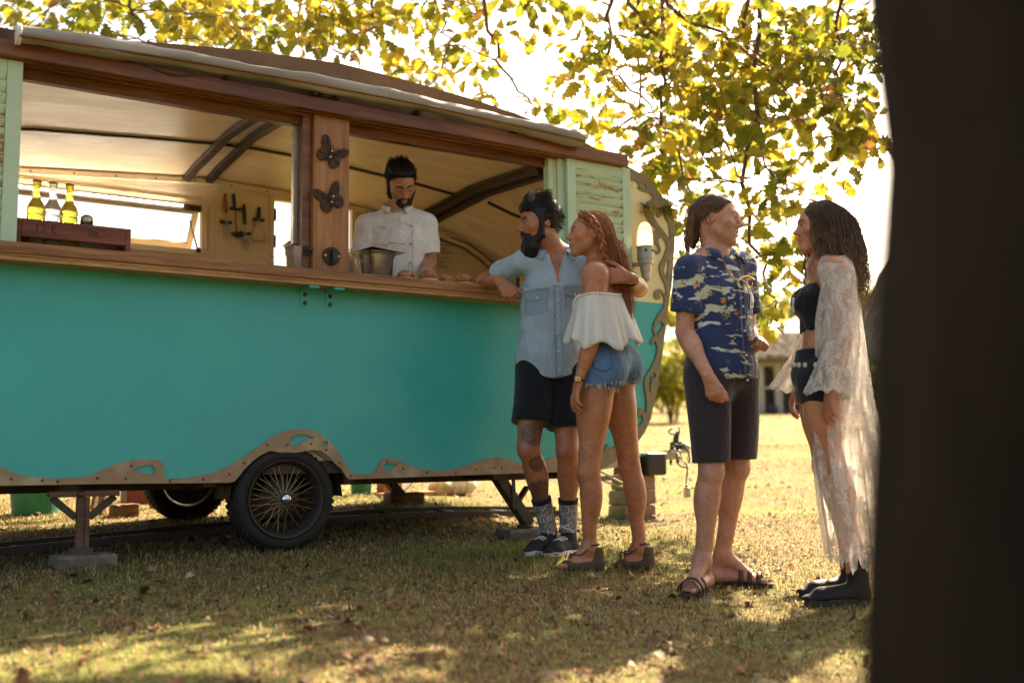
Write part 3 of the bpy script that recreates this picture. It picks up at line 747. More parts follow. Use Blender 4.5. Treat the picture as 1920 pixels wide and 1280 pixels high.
# -- counter with layered edge
tp(MB().box((-1.9, -0.14, 1.848), (1.66, 0.34, 1.897)), 'counter_top', M_COUNTER, bevel=0.005)
for k in range(3):
    tp(MB().box((-1.89, -0.132 + .004 * (k % 2), 1.8205 + k * 0.009), (1.65, 0.10, 1.829 + k * 0.009)), 'counter_edge_ply', M_EDGE)
for u in (0.085, 0.217):
    mb = MB(); mb.box((u - .026, -.125, 1.808), (u + .026, -0.0045, 1.8195))
    pl = [(u + .024 * math.cos(a), 1.748 + .024 * math.sin(a)) for a in np.linspace(math.pi, 2 * math.pi, 9)]
    mb.prism([pl + [(u + .024, 1.8075), (u - .024, 1.8075)]], -0.0045, -0.0005)
    o = tp(mb, 'counter_bracket', M_TEAL)
    for z in (1.79, 1.748):
        tp(MB().sphere((u, -.005, z), .011, 8, sz=(1, .45, 1)), 'bolt', M_CHASSIS, o)
tp(MB().box((-1.9, 0.3405, 1.86), (1.9, 0.62, 1.89)), 'work_top', M_INWALL)
tp(MB().box((-1.9, 0.045, 0.9755), (1.9, 0.58, 1.8195)), 'counter_cabinet', M_INWALL)
# -- louvred shutters
def shutter(u0, u1, v, name='louvre_shutter', ang=0.0):
    s = empty(name, (0, 0, 0), 0, T)
    z0, z1 = 1.899, 2.698; w = 0.062; d = 0.034
    piv = Matrix.Translation((u0, v, 0)) @ Matrix.Rotation(ang, 4, 'Z') @ Matrix.Translation((-u0, -v, 0))
    def b_(nm, lo_, hi_, mt, bv=.003):
        tp(MB().box(lo_, hi_, M=piv), nm, mt, s, bevel=bv)
    b_('stile', (u0, v - d, z0), (u0 + w, v, z1), M_MINT); b_('stile', (u1 - w, v - d, z0), (u1, v, z1), M_MINT)
    b_('rail', (u0 + w + .0005, v - d + .002, z1 - .062), (u1 - w - .0005, v - .002, z1), M_MINT)
    b_('rail', (u0 + w + .0005, v - d + .002, z0), (u1 - w - .0005, v - .002, z0 + .07), M_MINT)
    z = z0 + .105
    k = 0
    while z < z1 - .07:
        jig = random.uniform(-.006, .006)
        R_ = Matrix.Translation((0, v - d / 2, z)) @ Matrix.Rotation(math.radians(28 + random.uniform(-3, 3)), 4, 'X')
        mb = MB().box((u0 + w + .001, -.007, -.034), (u1 - w - .001, .004, .034), M=piv @ R_)
        tp(mb, 'louvre_slat', M_LOUVRE, s, bevel=.003)
        z += 0.0515; k += 1
    return s
shutter(1.655, 2.125, -0.022)
shutter(-1.80, -1.222, -0.022)
shutter(1.612, 2.04, 0.012, ang=0.0)     # second leaf stacked behind, only its edge shows
tp(MB().box((1.56, -0.002, 1.8985), (1.598, 0.05, 2.6995)), 'hatch_jamb', M_MINT, bevel=.004)
tp(MB().box((-1.30, 0.0, 1.8985), (-1.262, 0.05, 2.6995)), 'hatch_jamb', M_MINT, bevel=.004)
# -- fretwork trim, cut out of board
def off_simple(lp): return lp
nose_out = outer4 + outer5
nose_in = inner4 + inner5
lp = nose_out[::-1]
poly_nose = nose_in + [(1.861, 0.964)] + [(1.883, 0.897)] + nose_out[::-1][1:]
nt_ = tp(MB().prism([poly_nose[::-1], hA, hB, hC, hD, hE], -0.012, -0.0008), 'nose_fretwork', M_NOSETRIM)
mb = MB()
for u, z in [(2.45,2.55),(2.49,2.40),(2.30,2.50),(2.485,2.22),(2.35,2.225),(2.44,2.05),(2.345,1.945),(2.42,1.83),(2.37,1.70),(2.35,1.58),(2.30,1.40),(2.26,1.24),(2.19,1.22),(2.10,1.05),(1.95,.97),(2.2,2.68),(2.46,2.3),(2.30,2.30)]:
    mb.sphere((u, -.0125, z), .006, 6, sz=(1, .4, 1))
tag(tp(mb, 'rivet', M_TRIM, nt_), kind='stuff')
low_top = [(-1.95,0.99),(-1.75,1.04),(-1.6,0.985),(-1.5,1.0),(-1.38,1.0),(-1.30,0.99)] + up7 + up6
low_bot = lo
seg_cut = 1.19
loopT = [(-1.95,0.896)] + [(-0.9, 0.890)] + lo + [(1.0, 0.889), (1.86, 0.897)] + low_top[::-1]
lt = tp(MB().prism([loopT, hF, hG, hH, hI, hJ], -0.0105, -0.0006), 'skirt_fretwork', M_TRIM)
mb = MB()
for u, z in [(-1.2,.92),(-1.08,.91),(-1.02,.905),(-.86,.915),(-.72,.965),(-.74,.91),(-.55,.895),(-.4,.90),(-.28,.92),(-.21,.97),(-.1,1.055),(0,1.055),(.12,1.06),(.2,1.03),(.27,.965),(.33,.90),(.53,.97),(.62,.93),(.76,.91),(.93,.905),(1.05,.92),(1.17,.925),(1.215,.925),(1.35,.92),(1.5,.935),(1.72,.95)]:
    mb.sphere((u, -.011, z), .0065, 6, sz=(1, .4, 1))
tag(tp(mb, 'rivet', M_SCREW, lt), kind='stuff')
tp(MB().box((1.188, -.0108, .893), (1.1895, -.0104, .978)), 'board_joint', M_CHASSIS, lt)
tp(MB().box((-1.02, -.0108, .893), (-1.0185, -.0104, .918)), 'board_joint', M_CHASSIS, lt)
# -- lamp on the nose: cup, glass, glowing bulb, bracket
la = empty('wall_lamp', (0, 0, 0), 0, T)
LU, LV = 2.168, -0.125
mb = MB(); mb.lathe([(0.0, 2.004), (0.016, 2.006), (0.026, 2.02), (0.029, 2.062), (0.033, 2.065), (0.036, 2.105), (0.045, 2.108), (0.046, 2.135), (0.050, 2.138), (0.050, 2.205), (0.054, 2.208), (0.054, 2.213), (0.044, 2.213), (0.044, 2.19)], (LU, LV, 0), 24)
tp(mb, 'lamp_cup', M_GALV, la, smooth=False)
mb = MB()
for a in (-2.2, -1.2): mb.sphere((LU + .05 * math.cos(a), LV + .05 * math.sin(a), 2.185), .009, 8)
tag(tp(mb, 'cup_screw', M_CHASSIS, la), kind='stuff')
mb = MB(); mb.tube([(LU - .0, LV + .04, 2.115), (LU - .02, -.05, 2.115), (LU - .02, -0.02, 2.115)], .014, 8)
mb.lathe([(0.0, 0.0), (.03, 0), (.032, .006), (.028, .018), (0.0, .02)], (LU - .02, -0.001, 2.115), 20, M=Matrix.Rotation(math.radians(90), 4, 'X'))
tp(mb, 'lamp_bracket', M_GALV, la, smooth=True)
m, nt, b = new_mat('ribbed_lamp_glass')
b.inputs['Transmission Weight'].default_value = 1.0; b.inputs['Roughness'].default_value = 0.12; b.inputs['Base Color'].default_value = (1.0, 0.88, 0.74, 1)
b.inputs['Emission Color'].default_value = (1.0, 0.50, 0.20, 1); b.inputs['Emission Strength'].default_value = 0.10
wv = nt.nodes.new('ShaderNodeTexVoronoi'); wv.inputs['Scale'].default_value = 60
bump(nt, b, wv.outputs[0], 0.8, 0.004)
mb = MB()
ns = 20; prf = [(0.043, 2.205), (0.047, 2.24), (0.046, 2.28), (0.041, 2.315), (0.031, 2.343), (0.018, 2.358), (0.002, 2.363)]
V = []; F = []
for r_, z in prf:
    for j in range(ns):
        a = 2 * math.pi * j / ns; rr = r_ * (1 + (0.05 if j % 2 else -0.03)); V.append((LU + rr * math.cos(a), LV + rr * math.sin(a), z))
for i in range(len(prf) - 1):
    for j in range(ns): F.append((i * ns + j, i * ns + (j + 1) % ns, (i + 1) * ns + (j + 1) % ns, (i + 1) * ns + j))
tp(MB().add(V, F), 'glass_shade', m, la, smooth=True)
m2, nt, b = new_mat('lit_bulb')
b.inputs['Emission Color'].default_value = (1.0, 0.72, 0.40, 1); b.inputs['Emission Strength'].default_value = 7.0; b.inputs['Base Color'].default_value = (1, .8, .6, 1)
tp(MB().sphere((LU, LV, 2.27), .019, 12, sz=(1, 1, 1.5)), 'bulb', m2, la, smooth=True)
# -- wheels
M_SPOKE = pmat('tarnished_spoke', (0.36, 0.28, 0.18), (0.25, 0.19, 0.12), 20, 0.4, 0.85, bmp=0)
def wheel(u, v, z, side):
    w = empty('wheel', (u, v, z - 0.55), 0, T)
    Rx = Matrix.Rotation(math.radians(90 * side), 4, 'X')
    mb = MB()
    t_prof = [(0.178, -0.07), (0.195, -0.082), (0.222, -0.086), (0.240, -0.072), (0.2465, -0.045), (0.2475, 0.0), (0.2465, 0.045), (0.240, 0.072), (0.222, 0.086), (0.195, 0.082), (0.178, 0.07)]
    mb.lathe(t_prof, (0, 0, 0), 56, M=Rx, cap=False)
    ty = mb.build('tyre', M_RUBBER, w, smooth=True)
    mb = MB()
    for k in range(46):
        a = 2 * math.pi * k / 46
        for sx, da in ((-.058, 0), (-.02, .06), (.02, 0), (.058, .06)):
            M_ = Rx @ Matrix.Rotation(a + da, 4, 'Z')
            mb.box((0.243, -0.011, sx - .014), (0.2515 if abs(sx) < .03 else .2475, 0.011, sx + .014), M=M_)
    tag(mb.build('tread_block', M_RUBBER, ty), kind='stuff')
    mb = MB(); mb.lathe([(0.179, 0.072), (0.188, 0.083), (0.186, 0.088), (0.176, 0.080), (0.168, 0.05), (0.155, 0.03), (0.150, -0.03), (0.165, -.06), (.178, -.07)], (0, 0, 0), 56, M=Rx, cap=False)
    mb.build('rim', M_IRON, w, smooth=True)
    mb = MB()
    for k in range(36):
        a = 2 * math.pi * k / 36; s_ = 0.22 * (1 if k % 2 else -1)
        p0 = Rx @ Vector((0.024 * math.cos(a + s_ * 3), 0.024 * math.sin(a + s_ * 3), 0.075 if k % 2 else 0.035))
        p1 = Rx @ Vector((0.160 * math.cos(a), 0.160 * math.sin(a), 0.045 if (k // 2) % 2 else 0.02))
        mb.tube([p0, p1], 0.0019, 5)
    tag(mb.build('spoke', M_SPOKE, w), kind='stuff')
    mb = MB(); mb.lathe([(0.03, 0.02), (0.030, 0.07), (0.026, 0.088), (0.015, 0.099), (0.0, 0.102)], (0, 0, 0), 20, M=Rx)
    mb.build('hub', M_CHROME, w, smooth=True)
    mb = MB(); mb.lathe([(0.10, -0.05), (0.10, -0.01), (0.03, -.005), (0.0, -.005)], (0, 0, 0), 24, M=Rx)
    mb.build('brake_drum', M_CHASSIS, w, smooth=True)
    if side < 0: MB().lathe([(.15, -.045), (.15, -.04), (0, -.04)], (0, 0, 0), 28, M=Rx).build('shade_disc', M_CHASSIS, w)  # dark disc added to give the far wheel its shaded look
wheel(0.0, 0.075, 0.797, 1)
wheel(0.0, 1.70, 0.865, -1)
# inner wheel arch box, axle, chassis
mb = MB()
for i in range(12):
    a0, a1 = math.pi * i / 12, math.pi * (i + 1) / 12
    mb.bar((0.02 + .285 * math.cos(a0), .12, .80 + .27 * math.sin(a0)), (0.02 + .285 * math.cos(a1), .12, .80 + .27 * math.sin(a1)), .17, .012, up=(0, 1, 0)) if False else None
    V = [(0.02 + .285 * math.cos(a), v, .80 + .25 * math.sin(a)) for a in (a0, a1) for v in (0.031, .26)]
    mb.add(V, [(0, 1, 3, 2)])
mb.box((-.27, .26, .82), (.31, .27, 1.06))
tp(mb, 'wheel_arch', M_CHASSIS)
tp(MB().tube([(0, .12, .80), (0, 1.65, .86)], .025, 10), 'axle', M_CHASSIS)
mb = MB()
for v in (0.42, 1.38): mb.box((-1.85, v - .03, .845), (1.9, v + .03, .9145))
for u in (-1.75, -0.95, -.35, .35, 1.23, 1.8): mb.box((u - .03, .05, .862), (u + .03, 1.75, .9140))
tp(mb, 'chassis_frame', M_CHASSIS)
tp(MB().box((0.12, .7, .66), (.5, 1.2, .86)), 'stowage_locker', M_CHASSIS, bevel=.01)
# -- corner steadies
def steady(us_, vs_, top_, foot, style):
    s = empty('corner_steady', (0, 0, 0), 0, T)
    if style == 'T':
        u, v = us_, vs_
        tp(MB().box((u - .145, v - .03, .835), (u + .145, v + .03, .862)), 'head_beam', M_RUSTWOOD, s, bevel=.004)
        mb = MB(); mb.box((u - .028, v - .02, foot + .03), (u + .004, v + .02, .8345)); mb.box((u + .0045, v - .028, foot + .03), (u + .022, v - .012, .834))
        tp(mb, 'leg', M_RUSTWOOD, s)
        mb = MB(); mb.bar((u - .13, v, .833), (u - .03, v, .745), .03, .018, up=(0, 1, 0)); tp(mb, 'brace', M_CHASSIS, s)
        mb = MB(); mb.bar((u + .13, v, .833), (u + .024, v, .745), .03, .018, up=(0, 1, 0)); tp(mb, 'brace', M_CHASSIS, s)
        tp(MB().sphere((u - .02, v - .031, .848), .014, 8), 'bolt', M_SCREW, s)
        tp(MB().box((u - .05, v - .04, foot + .0), (u + .04, v + .04, foot + .0295)), 'foot_plate', M_CHASSIS, s)
    else:
        a = Vector((us_, vs_, .868)); b_ = Vector((us_ + .2, vs_, foot + .015))
        mb = MB(); mb.bar(a, b_, .07, .012, up=(1, 0, .7)); mb.bar(a + Vector((.02, -.03, .012)), b_ + Vector((.02, -.03, .012)), .012, .05, up=(1, 0, .7)); mb.bar(a + Vector((.02, .03, .012)), b_ + Vector((.02, .03, .012)), .012, .05, up=(1, 0, .7))
        tp(mb, 'leg', M_CHASSIS, s)
        mb = MB(); mb.bar((us_ + .10, vs_ - .04, .868), (us_ + .10, vs_ - .045, .70), .02, .008, up=(0, 1, 0)); tp(mb, 'stay', M_CHASSIS, s)
        mb = MB(); mb.bar((us_ + .14, vs_ + .02, .70), (us_ + .38, vs_ + .25, .80), .03, .02); tp(mb, 'brace', M_CHASSIS, s)
        mb = MB(); mb.lathe([(0.0, 0), (.045, 0), (.05, .012), (.025, .03), (0.0, .034)], tuple(b_ - Vector((0, 0, .015))), 14); tp(mb, 'foot', M_CHASSIS, s)
steady(-0.90, 0.06, .84, 0.585, 'T')
steady(-1.62, 1.35, .84, 0.63, 'T')
steady(1.235, 0.10, .868, 0.585, 'L')
steady(1.25, 1.62, .868, 0.665, 'L')
# -- drawbar, gas box, coupling, chain
tp(MB().box((1.7, .84, .945), (3.28, .90, .99)), 'drawbar', M_GALV, bevel=.004)
mb = MB(); mb.bar((1.85, .2, .90), (2.85, .80, .955), .05, .05); mb.bar((1.85, 1.55, .90), (2.85, .95, .955), .05, .05); tp(mb, 'drawbar_brace', M_CHASSIS)
tp(MB().box((2.84, .70, .84), (3.02, 1.04, .995)), 'stowage_box', M_RAIL, bevel=.02)
cp = empty('coupling', (0, 0, 0), 0, T)
mb = MB(); mb.box((3.16, .82, .991), (3.34, .92, 1.012)); mb.lathe([(.0, 0), (.045, 0), (.047, .03), (.03, .05), (0, .055)], (3.33, .87, 1.0125), 16)
tp(mb, 'coupling_plate', M_GALV, cp, bevel=.003)
mb = MB(); mb.box((3.22, .845, 1.0125), (3.29, .895, 1.07)); mb.tube([(3.25, .87, 1.07), (3.26, .87, 1.115), (3.27, .87, 1.14)], [.022, .02, .012], 10)
tp(mb, 'coupling_head', M_IRON, cp, smooth=False)
mb = MB(); mb.tube([(3.255, .86, 1.12), (3.18, .85, 1.13), (3.165, .85, 1.145), (3.20, .85, 1.165), (3.27, .86, 1.178), (3.29, .87, 1.17), (3.285, .87, 1.12)], .006, 6)
tp(mb, 'coupling_lever', M_IRON, cp)
mb = MB()
for u in (3.20, 3.27): mb.tube([(u, .87, .945), (u, .87, .905)], .007, 6); mb.sphere((u, .87, .93), .012, 6)
tp(mb, 'bolt', M_IRON, cp)
ch = empty('safety_chain', (0, 0, 0), 0, T)
pts = [(3.02, .63, 1.03), (3.05, .62, .98), (3.09, .62, .93), (3.14, .63, .905), (3.17, .65, .93), (3.17, .66, .98)]
P_ = [Vector(p) for p in pts]
acc = []
for a, c in zip(P_[:-1], P_[1:]):
    k = max(1, int((c - a).length / .022))
    for i in range(k): acc.append((a.lerp(c, i / k), (c - a).normalized()))
for i, (p, d) in enumerate(acc):
    sd = d.cross(Vector((0, 1, 0))) if i % 2 else Vector((0, 1, 0)); sd.normalize()
    mb = MB(); mb.tube([p + d * (.016 * math.cos(t)) + sd * (.009 * math.sin(t)) for t in np.linspace(0, 6.283, 9)], .0032, 5)
    tp(mb, 'chain_link', M_GALV, ch)
mb = MB(); mb.tube([(3.0, .66, 1.0), (3.02, .62, 1.05), (3.1, .63, 1.045), (3.17, .65, 1.0), (3.19, .66, .94), (3.16, .66, .89), (3.1, .66, .90)], .006, 6)
mb.tube([(3.1, .66, .90), (3.06, .65, .93), (3.05, .64, 1.0), (3.1, .64, 1.03)], .005, 6)
mb.tube([(3.17, .66, .92), (3.16, .66, .84), (3.15, .66, .80), (3.155, .66, .765)], .005, 6)
tp(mb, 'electric_cable', M_RUBBER, ch)
mb = MB(); mb.box((3.135, .645, .685), (3.175, .675, .755)); mb.tube([(3.155, .66, .755), (3.155, .66, .775)], .012, 8)
tp(mb, 'plug', M_GALV, ch, bevel=.004)
mb = MB(); mb.tube([(1.95, .1, .9), (2.05, .08, .85), (2.2, .12, .80), (2.28, .3, .79), (2.3, .5, .82)], .006, 6); tp(mb, 'brake_cable', M_PALEFRAME)
mb = MB(); mb.bar((1.85, .15, .845), (2.3, .35, .845), .05, .03); tp(mb, 'step_bar', M_CHASSIS)

# ------------------------------------------------------------------ figures: smooth-blended volumes turned into one skin
def nv(v): v = np.asarray(v, float); return v / (np.linalg.norm(v) + 1e-12)
A3 = lambda *p: np.array(p, float)

class Field:
    def __init__(s, lo, hi, h):
        s.h = h; s.lo = np.asarray(lo, float)
        n = np.ceil((np.asarray(hi, float) - s.lo) / h).astype(int) + 1
        s.n = n; s.ax = [(s.lo[i] + h * np.arange(n[i])).astype(np.float32) for i in range(3)]
        s.g = np.full(n, 0.25, np.float32)
    def sub(s, lo, hi):
        a = np.array([np.clip(np.searchsorted(s.ax[i], lo[i]) - 1, 0, s.n[i] - 1) for i in range(3)])
        b = np.array([np.clip(np.searchsorted(s.ax[i], hi[i]) + 1, 1, s.n[i]) for i in range(3)])
        if np.any(b - a < 1): return None
        sl = tuple(slice(a[i], b[i]) for i in range(3))
        X = s.ax[0][sl[0]][:, None, None]; Y = s.ax[1][sl[1]][None, :, None]; Z = s.ax[2][sl[2]][None, None, :]
        return sl, X, Y, Z
    def put(s, fn, lo, hi, k, op='u'):
        pad = max(0.03, k * 1.5)
        r = s.sub(np.asarray(lo) - pad, np.asarray(hi) + pad)
        if r is None: return s
        sl, X, Y, Z = r
        d = fn(X, Y, Z).astype(np.float32); g = s.g[sl]
        if op == 's': d = -d
        if op == 'u':
            if k > 0:
                hh = np.maximum(k - np.abs(g - d), 0) / k; s.g[sl] = np.minimum(g, d) - hh * hh * k * 0.25
            else: s.g[sl] = np.minimum(g, d)
        else:
            if k > 0:
                hh = np.maximum(k - np.abs(g - d), 0) / k; s.g[sl] = np.maximum(g, d) + hh * hh * k * 0.25
            else: s.g[sl] = np.maximum(g, d)
        return s
    def rc(s, a, b, ra, rb, k=0.02, op='u', flat=None, fs=1.0):
        a = np.asarray(a, float); b = np.asarray(b, float); ba = b - a; L2 = float(ba @ ba) + 1e-12; R = max(ra, rb) * max(1, fs)
        fl = None if flat is None else nv(flat)
        def fn(X, Y, Z):
            x, y, z = X - a[0], Y - a[1], Z - a[2]
            t = np.clip((x * ba[0] + y * ba[1] + z * ba[2]) / L2, 0, 1)
            x = x - t * ba[0]; y = y - t * ba[1]; z = z - t * ba[2]
            rr = x * x + y * y + z * z
            if fl is not None:
                c = x * fl[0] + y * fl[1] + z * fl[2]; rr = rr + c * c * (1 / (fs * fs) - 1)
            return np.sqrt(rr) - (ra + (rb - ra) * t)
        return s.put(fn, np.minimum(a, b) - R, np.maximum(a, b) + R, k, op)
    def chain(s, pts, rs, k=0.02, op='u', **kw):
        for i in range(len(pts) - 1): s.rc(pts[i], pts[i + 1], rs[i], rs[i + 1], k if i == 0 else min(k, 0.02), op, **kw)
        return s
    def ell(s, c, r, R=None, k=0.02, op='u'):
        c = np.asarray(c, float); r = np.asarray(r, float); R = np.eye(3) if R is None else np.asarray(R, float)
        m = r.max()
        def fn(X, Y, Z):
            x, y, z = X - c[0], Y - c[1], Z - c[2]; a0 = 0; a1 = 0
            for i in range(3):
                q = (x * R[0, i] + y * R[1, i] + z * R[2, i]) / r[i]; a0 = a0 + q * q; a1 = a1 + (q / r[i]) ** 2
            k0 = np.sqrt(a0); k1 = np.sqrt(a1) + 1e-9
            return k0 * (k0 - 1) / k1
        return s.put(fn, c - m, c + m, k, op)
    def tors(s, pts, lats, rl, rd, k=0.03):
        """elliptic torso: chain of ellipse sections; lats lateral unit vectors"""
        for i in range(len(pts) - 1):
            a = np.asarray(pts[i], float); b = np.asarray(pts[i + 1], float); ba = b - a; L2 = float(ba @ ba)
            la = nv(np.asarray(lats[i]) + np.asarray(lats[i + 1])); la = nv(la - ba * (la @ ba) / L2); fw = np.cross(la, nv(ba))
            def fn(X, Y, Z, a=a, ba=ba, L2=L2, la=la, fw=fw, i=i):
                x, y, z = X - a[0], Y - a[1], Z - a[2]
                t = np.clip((x * ba[0] + y * ba[1] + z * ba[2]) / L2, 0, 1)
                x = x - t * ba[0]; y = y - t * ba[1]; z = z - t * ba[2]
                L = rl[i] + (rl[i + 1] - rl[i]) * t; D = rd[i] + (rd[i + 1] - rd[i]) * t
                q = x * la[0] + y * la[1] + z * la[2]; p = x * fw[0] + y * fw[1] + z * fw[2]; w = x * nv(ba)[0] + y * nv(ba)[1] + z * nv(ba)[2]
                M = np.minimum(L, D)
                return (np.sqrt((q / L) ** 2 + (p / D) ** 2 + (w / M) ** 2) - 1) * M
            R = max(rl[i], rl[i + 1], rd[i], rd[i + 1])
            s.put(fn, np.minimum(a, b) - R, np.maximum(a, b) + R, k if i == 0 else 0.015)
        return s
    def cut(s, p, n, k=0.004, box=None, wave=None):
        """remove the half space on the side the normal points to"""
        p = np.asarray(p, float); n = nv(n)
        lo, hi = box if box else (s.lo, s.lo + s.h * s.n)
        r = s.sub(lo, hi)
        if r is None: return s
        sl, X, Y, Z = r
        d = (X - p[0]) * n[0] + (Y - p[1]) * n[1] + (Z - p[2]) * n[2]
        if wave is not None: d = d + wave(X, Y, Z)
        d = d.astype(np.float32); g = s.g[sl]; hh = np.maximum(k - np.abs(g - d), 0) / k
        s.g[sl] = np.maximum(g, d) + hh * hh * k * 0.25
        return s
    def disp(s, amp, freq, seed, stretch=(1, 1, 1), n=7, mask=None):
        r = np.random.default_rng(seed); X = s.ax[0][:, None, None]; Y = s.ax[1][None, :, None]; Z = s.ax[2][None, None, :]
        band = np.where(np.abs(s.g) < 0.03)
        x, y, z = s.ax[0][band[0]], s.ax[1][band[1]], s.ax[2][band[2]]
        o = 0
        for i in range(n):
            d = r.normal(0, 1, 3); d = nv(d) * np.asarray(stretch) * freq * r.uniform(0.5, 1.6)
            e = r.normal(0, 1, 3) * freq * 0.5 * np.asarray(stretch)
            o = o + np.sin(d[0] * x + d[1] * y + d[2] * z + r.uniform(0, 6.28) + 1.2 * np.sin(e[0] * x + e[1] * y + e[2] * z))
        o = o * amp / n * 1.8
        if mask is not None: o = o * mask(x, y, z)
        s.g[band] += o.astype(np.float32)
        return s
    def at(s, P):
        q = (np.asarray(P) - s.lo) / s.h; i = np.clip(np.floor(q).astype(int), 0, s.n - 2); f = np.clip(q - i, 0, 1)
        o = 0
        for dx in (0, 1):
            for dy in (0, 1):
                for dz in (0, 1):
                    w = (f[:, 0] if dx else 1 - f[:, 0]) * (f[:, 1] if dy else 1 - f[:, 1]) * (f[:, 2] if dz else 1 - f[:, 2])
                    o = o + w * s.g[i[:, 0] + dx, i[:, 1] + dy, i[:, 2] + dz]
        out = np.any((q < 0) | (q > s.n - 1), axis=1)
        return np.where(out, 0.25, o)
    def project(s, P, d, off=0.0, steps=40, maxd=0.6):
        """march points P along d until the surface (+off)"""
        P = np.array(P, float); d = nv(d); t = np.zeros(len(P))
        for _ in range(steps):
            v = s.at(P + t[:, None] * d) - off
            t = np.minimum(t + np.clip(v * 0.8, -0.02, 0.06), maxd)
        return P + t[:, None] * d
    def surf(s):
        g = s.g; S = g < 0
        c = np.zeros(s.n - 1, np.uint8)
        for dx in (0, 1):
            for dy in (0, 1):
                for dz in (0, 1):
                    c += S[dx:s.n[0] - 1 + dx, dy:s.n[1] - 1 + dy, dz:s.n[2] - 1 + dz]
        act = (c > 0) & (c < 8); idx = np.argwhere(act)
        vid = np.full(s.n - 1, -1, np.int32); vid[act] = np.arange(len(idx))
        corners = np.array([(i, j, k) for i in (0, 1) for j in (0, 1) for k in (0, 1)])
        val = np.stack([g[idx[:, 0] + a, idx[:, 1] + b, idx[:, 2] + c_] for a, b, c_ in corners], 1)
        acc = np.zeros((len(idx), 3)); cnt = np.zeros(len(idx))
        for i in range(8):
            for j in range(i + 1, 8):
                if np.abs(corners[i] - corners[j]).sum() != 1: continue
                vi, vj = val[:, i], val[:, j]; m = (vi < 0) != (vj < 0)
                t = np.where(m, vi / np.where(m, vi - vj, 1), 0)
                p = corners[i] + t[:, None] * (corners[j] - corners[i])
                acc += np.where(m[:, None], p, 0); cnt += m
        q = idx + acc / cnt[:, None]; V = np.stack([np.interp(q[:, i], np.arange(s.n[i]), s.ax[i]) for i in range(3)], 1)
        Q = []
        for ax in range(3):
            sh = [slice(1, -1)] * 3; sh[ax] = slice(0, -1); sh2 = list(sh); sh2[ax] = slice(1, None)
            a = S[tuple(sh)]; b = S[tuple(sh2)]; e = np.argwhere(a != b)
            if not len(e): continue
            fl = a[e[:, 0], e[:, 1], e[:, 2]]
            e = e.copy(); u, v = [(1, 2), (2, 0), (0, 1)][ax]
            e[:, u] += 1; e[:, v] += 1
            def cell(du, dv):
                q = e.copy(); q[:, u] -= du; q[:, v] -= dv; return vid[q[:, 0], q[:, 1], q[:, 2]]
            f = np.stack([cell(1, 1), cell(0, 1), cell(0, 0), cell(1, 0)], 1)
            f = np.where(fl[:, None], f, f[:, ::-1]); Q.append(f)
        Q = np.concatenate(Q); Q = Q[(Q >= 0).all(1)]
        return V, Q

def relax(V, Q, it=1, f=0.5):
    for _ in range(it):
        acc = np.zeros_like(V); cnt = np.zeros(len(V))
        for a in range(4):
            for b in (1, 3):
                j = (a + b) % 4
                np.add.at(acc, Q[:, a], V[Q[:, j]]); np.add.at(cnt, Q[:, a], 1)
        ok = cnt > 0
        V = V.copy(); V[ok] += f * (acc[ok] / cnt[ok, None] - V[ok])
    return V

def field_obj(F, name, mat_, parent=None, loc=None, col=None, it=1, hide=None, f=0.5):
    V, Q = F.surf()
    V = relax(V, Q, it, f)
    if hide:
        dead = np.zeros(len(V), bool)
        for G, m in hide: dead |= G.at(V) < -m
        Q = Q[~dead[Q].all(1)]
        used = np.zeros(len(V), bool); used[Q.ravel()] = True
        re = np.cumsum(used) - 1; V = V[used]; Q = re[Q]
    me = fast_mesh(name, V, Q.ravel(), np.full(len(Q), 4))
    if col is not None: set_col(me, col(V))
    return link(name, me, mat_, parent, loc)

def tubes(paths, r0, r1, sides=4, flat=1.0, mid=None):
    """paths (n,m,3) -> tapered strands in one mesh: V, quads"""
    Pn = np.asarray(paths, float); n, m, _ = Pn.shape
    D = np.gradient(Pn, axis=1); D = unit(D)
    ref = np.tile(A3(0.3, -0.9, 0.2), (n, m, 1)); X = unit(np.cross(D, ref)); Y = np.cross(X, D)
    t = np.linspace(0, 1, m)
    prof = np.interp(t, [0, 0.12, 0.6, 1], [0.7, 1, 0.85, 0.12]) if mid is None else np.interp(t, *mid)
    rr = (np.asarray(r0).reshape(-1, 1) * np.ones((n, 1))) * prof[None, :]
    ang = 2 * np.pi * np.arange(sides) / sides
    V = Pn[:, :, None, :] + rr[:, :, None, None] * (np.cos(ang)[None, None, :, None] * X[:, :, None, :] + flat * np.sin(ang)[None, None, :, None] * Y[:, :, None, :])
    V = V.reshape(-1, 3)
    base = (np.arange(n) * m * sides)[:, None, None]; i = (np.arange(m - 1) * sides)[None, :, None]; j = np.arange(sides)[None, None, :]; j2 = (j + 1) % sides
    Q = np.stack([base + i + j, base + i + j2, base + i + sides + j2, base + i + sides + j], -1).reshape(-1, 4)
    return V, Q

def tube_obj(name, VQ, mat_, parent, col=None):
    V = np.concatenate([v for v, q in VQ]); off = 0; Qs = []
    for v, q in VQ: Qs.append(q + off); off += len(v)
    Q = np.concatenate(Qs)
    me = fast_mesh(name, V, Q.ravel(), np.full(len(Q), 4))
    if col is not None: set_col(me, col)
    return link(name, me, mat_, parent)

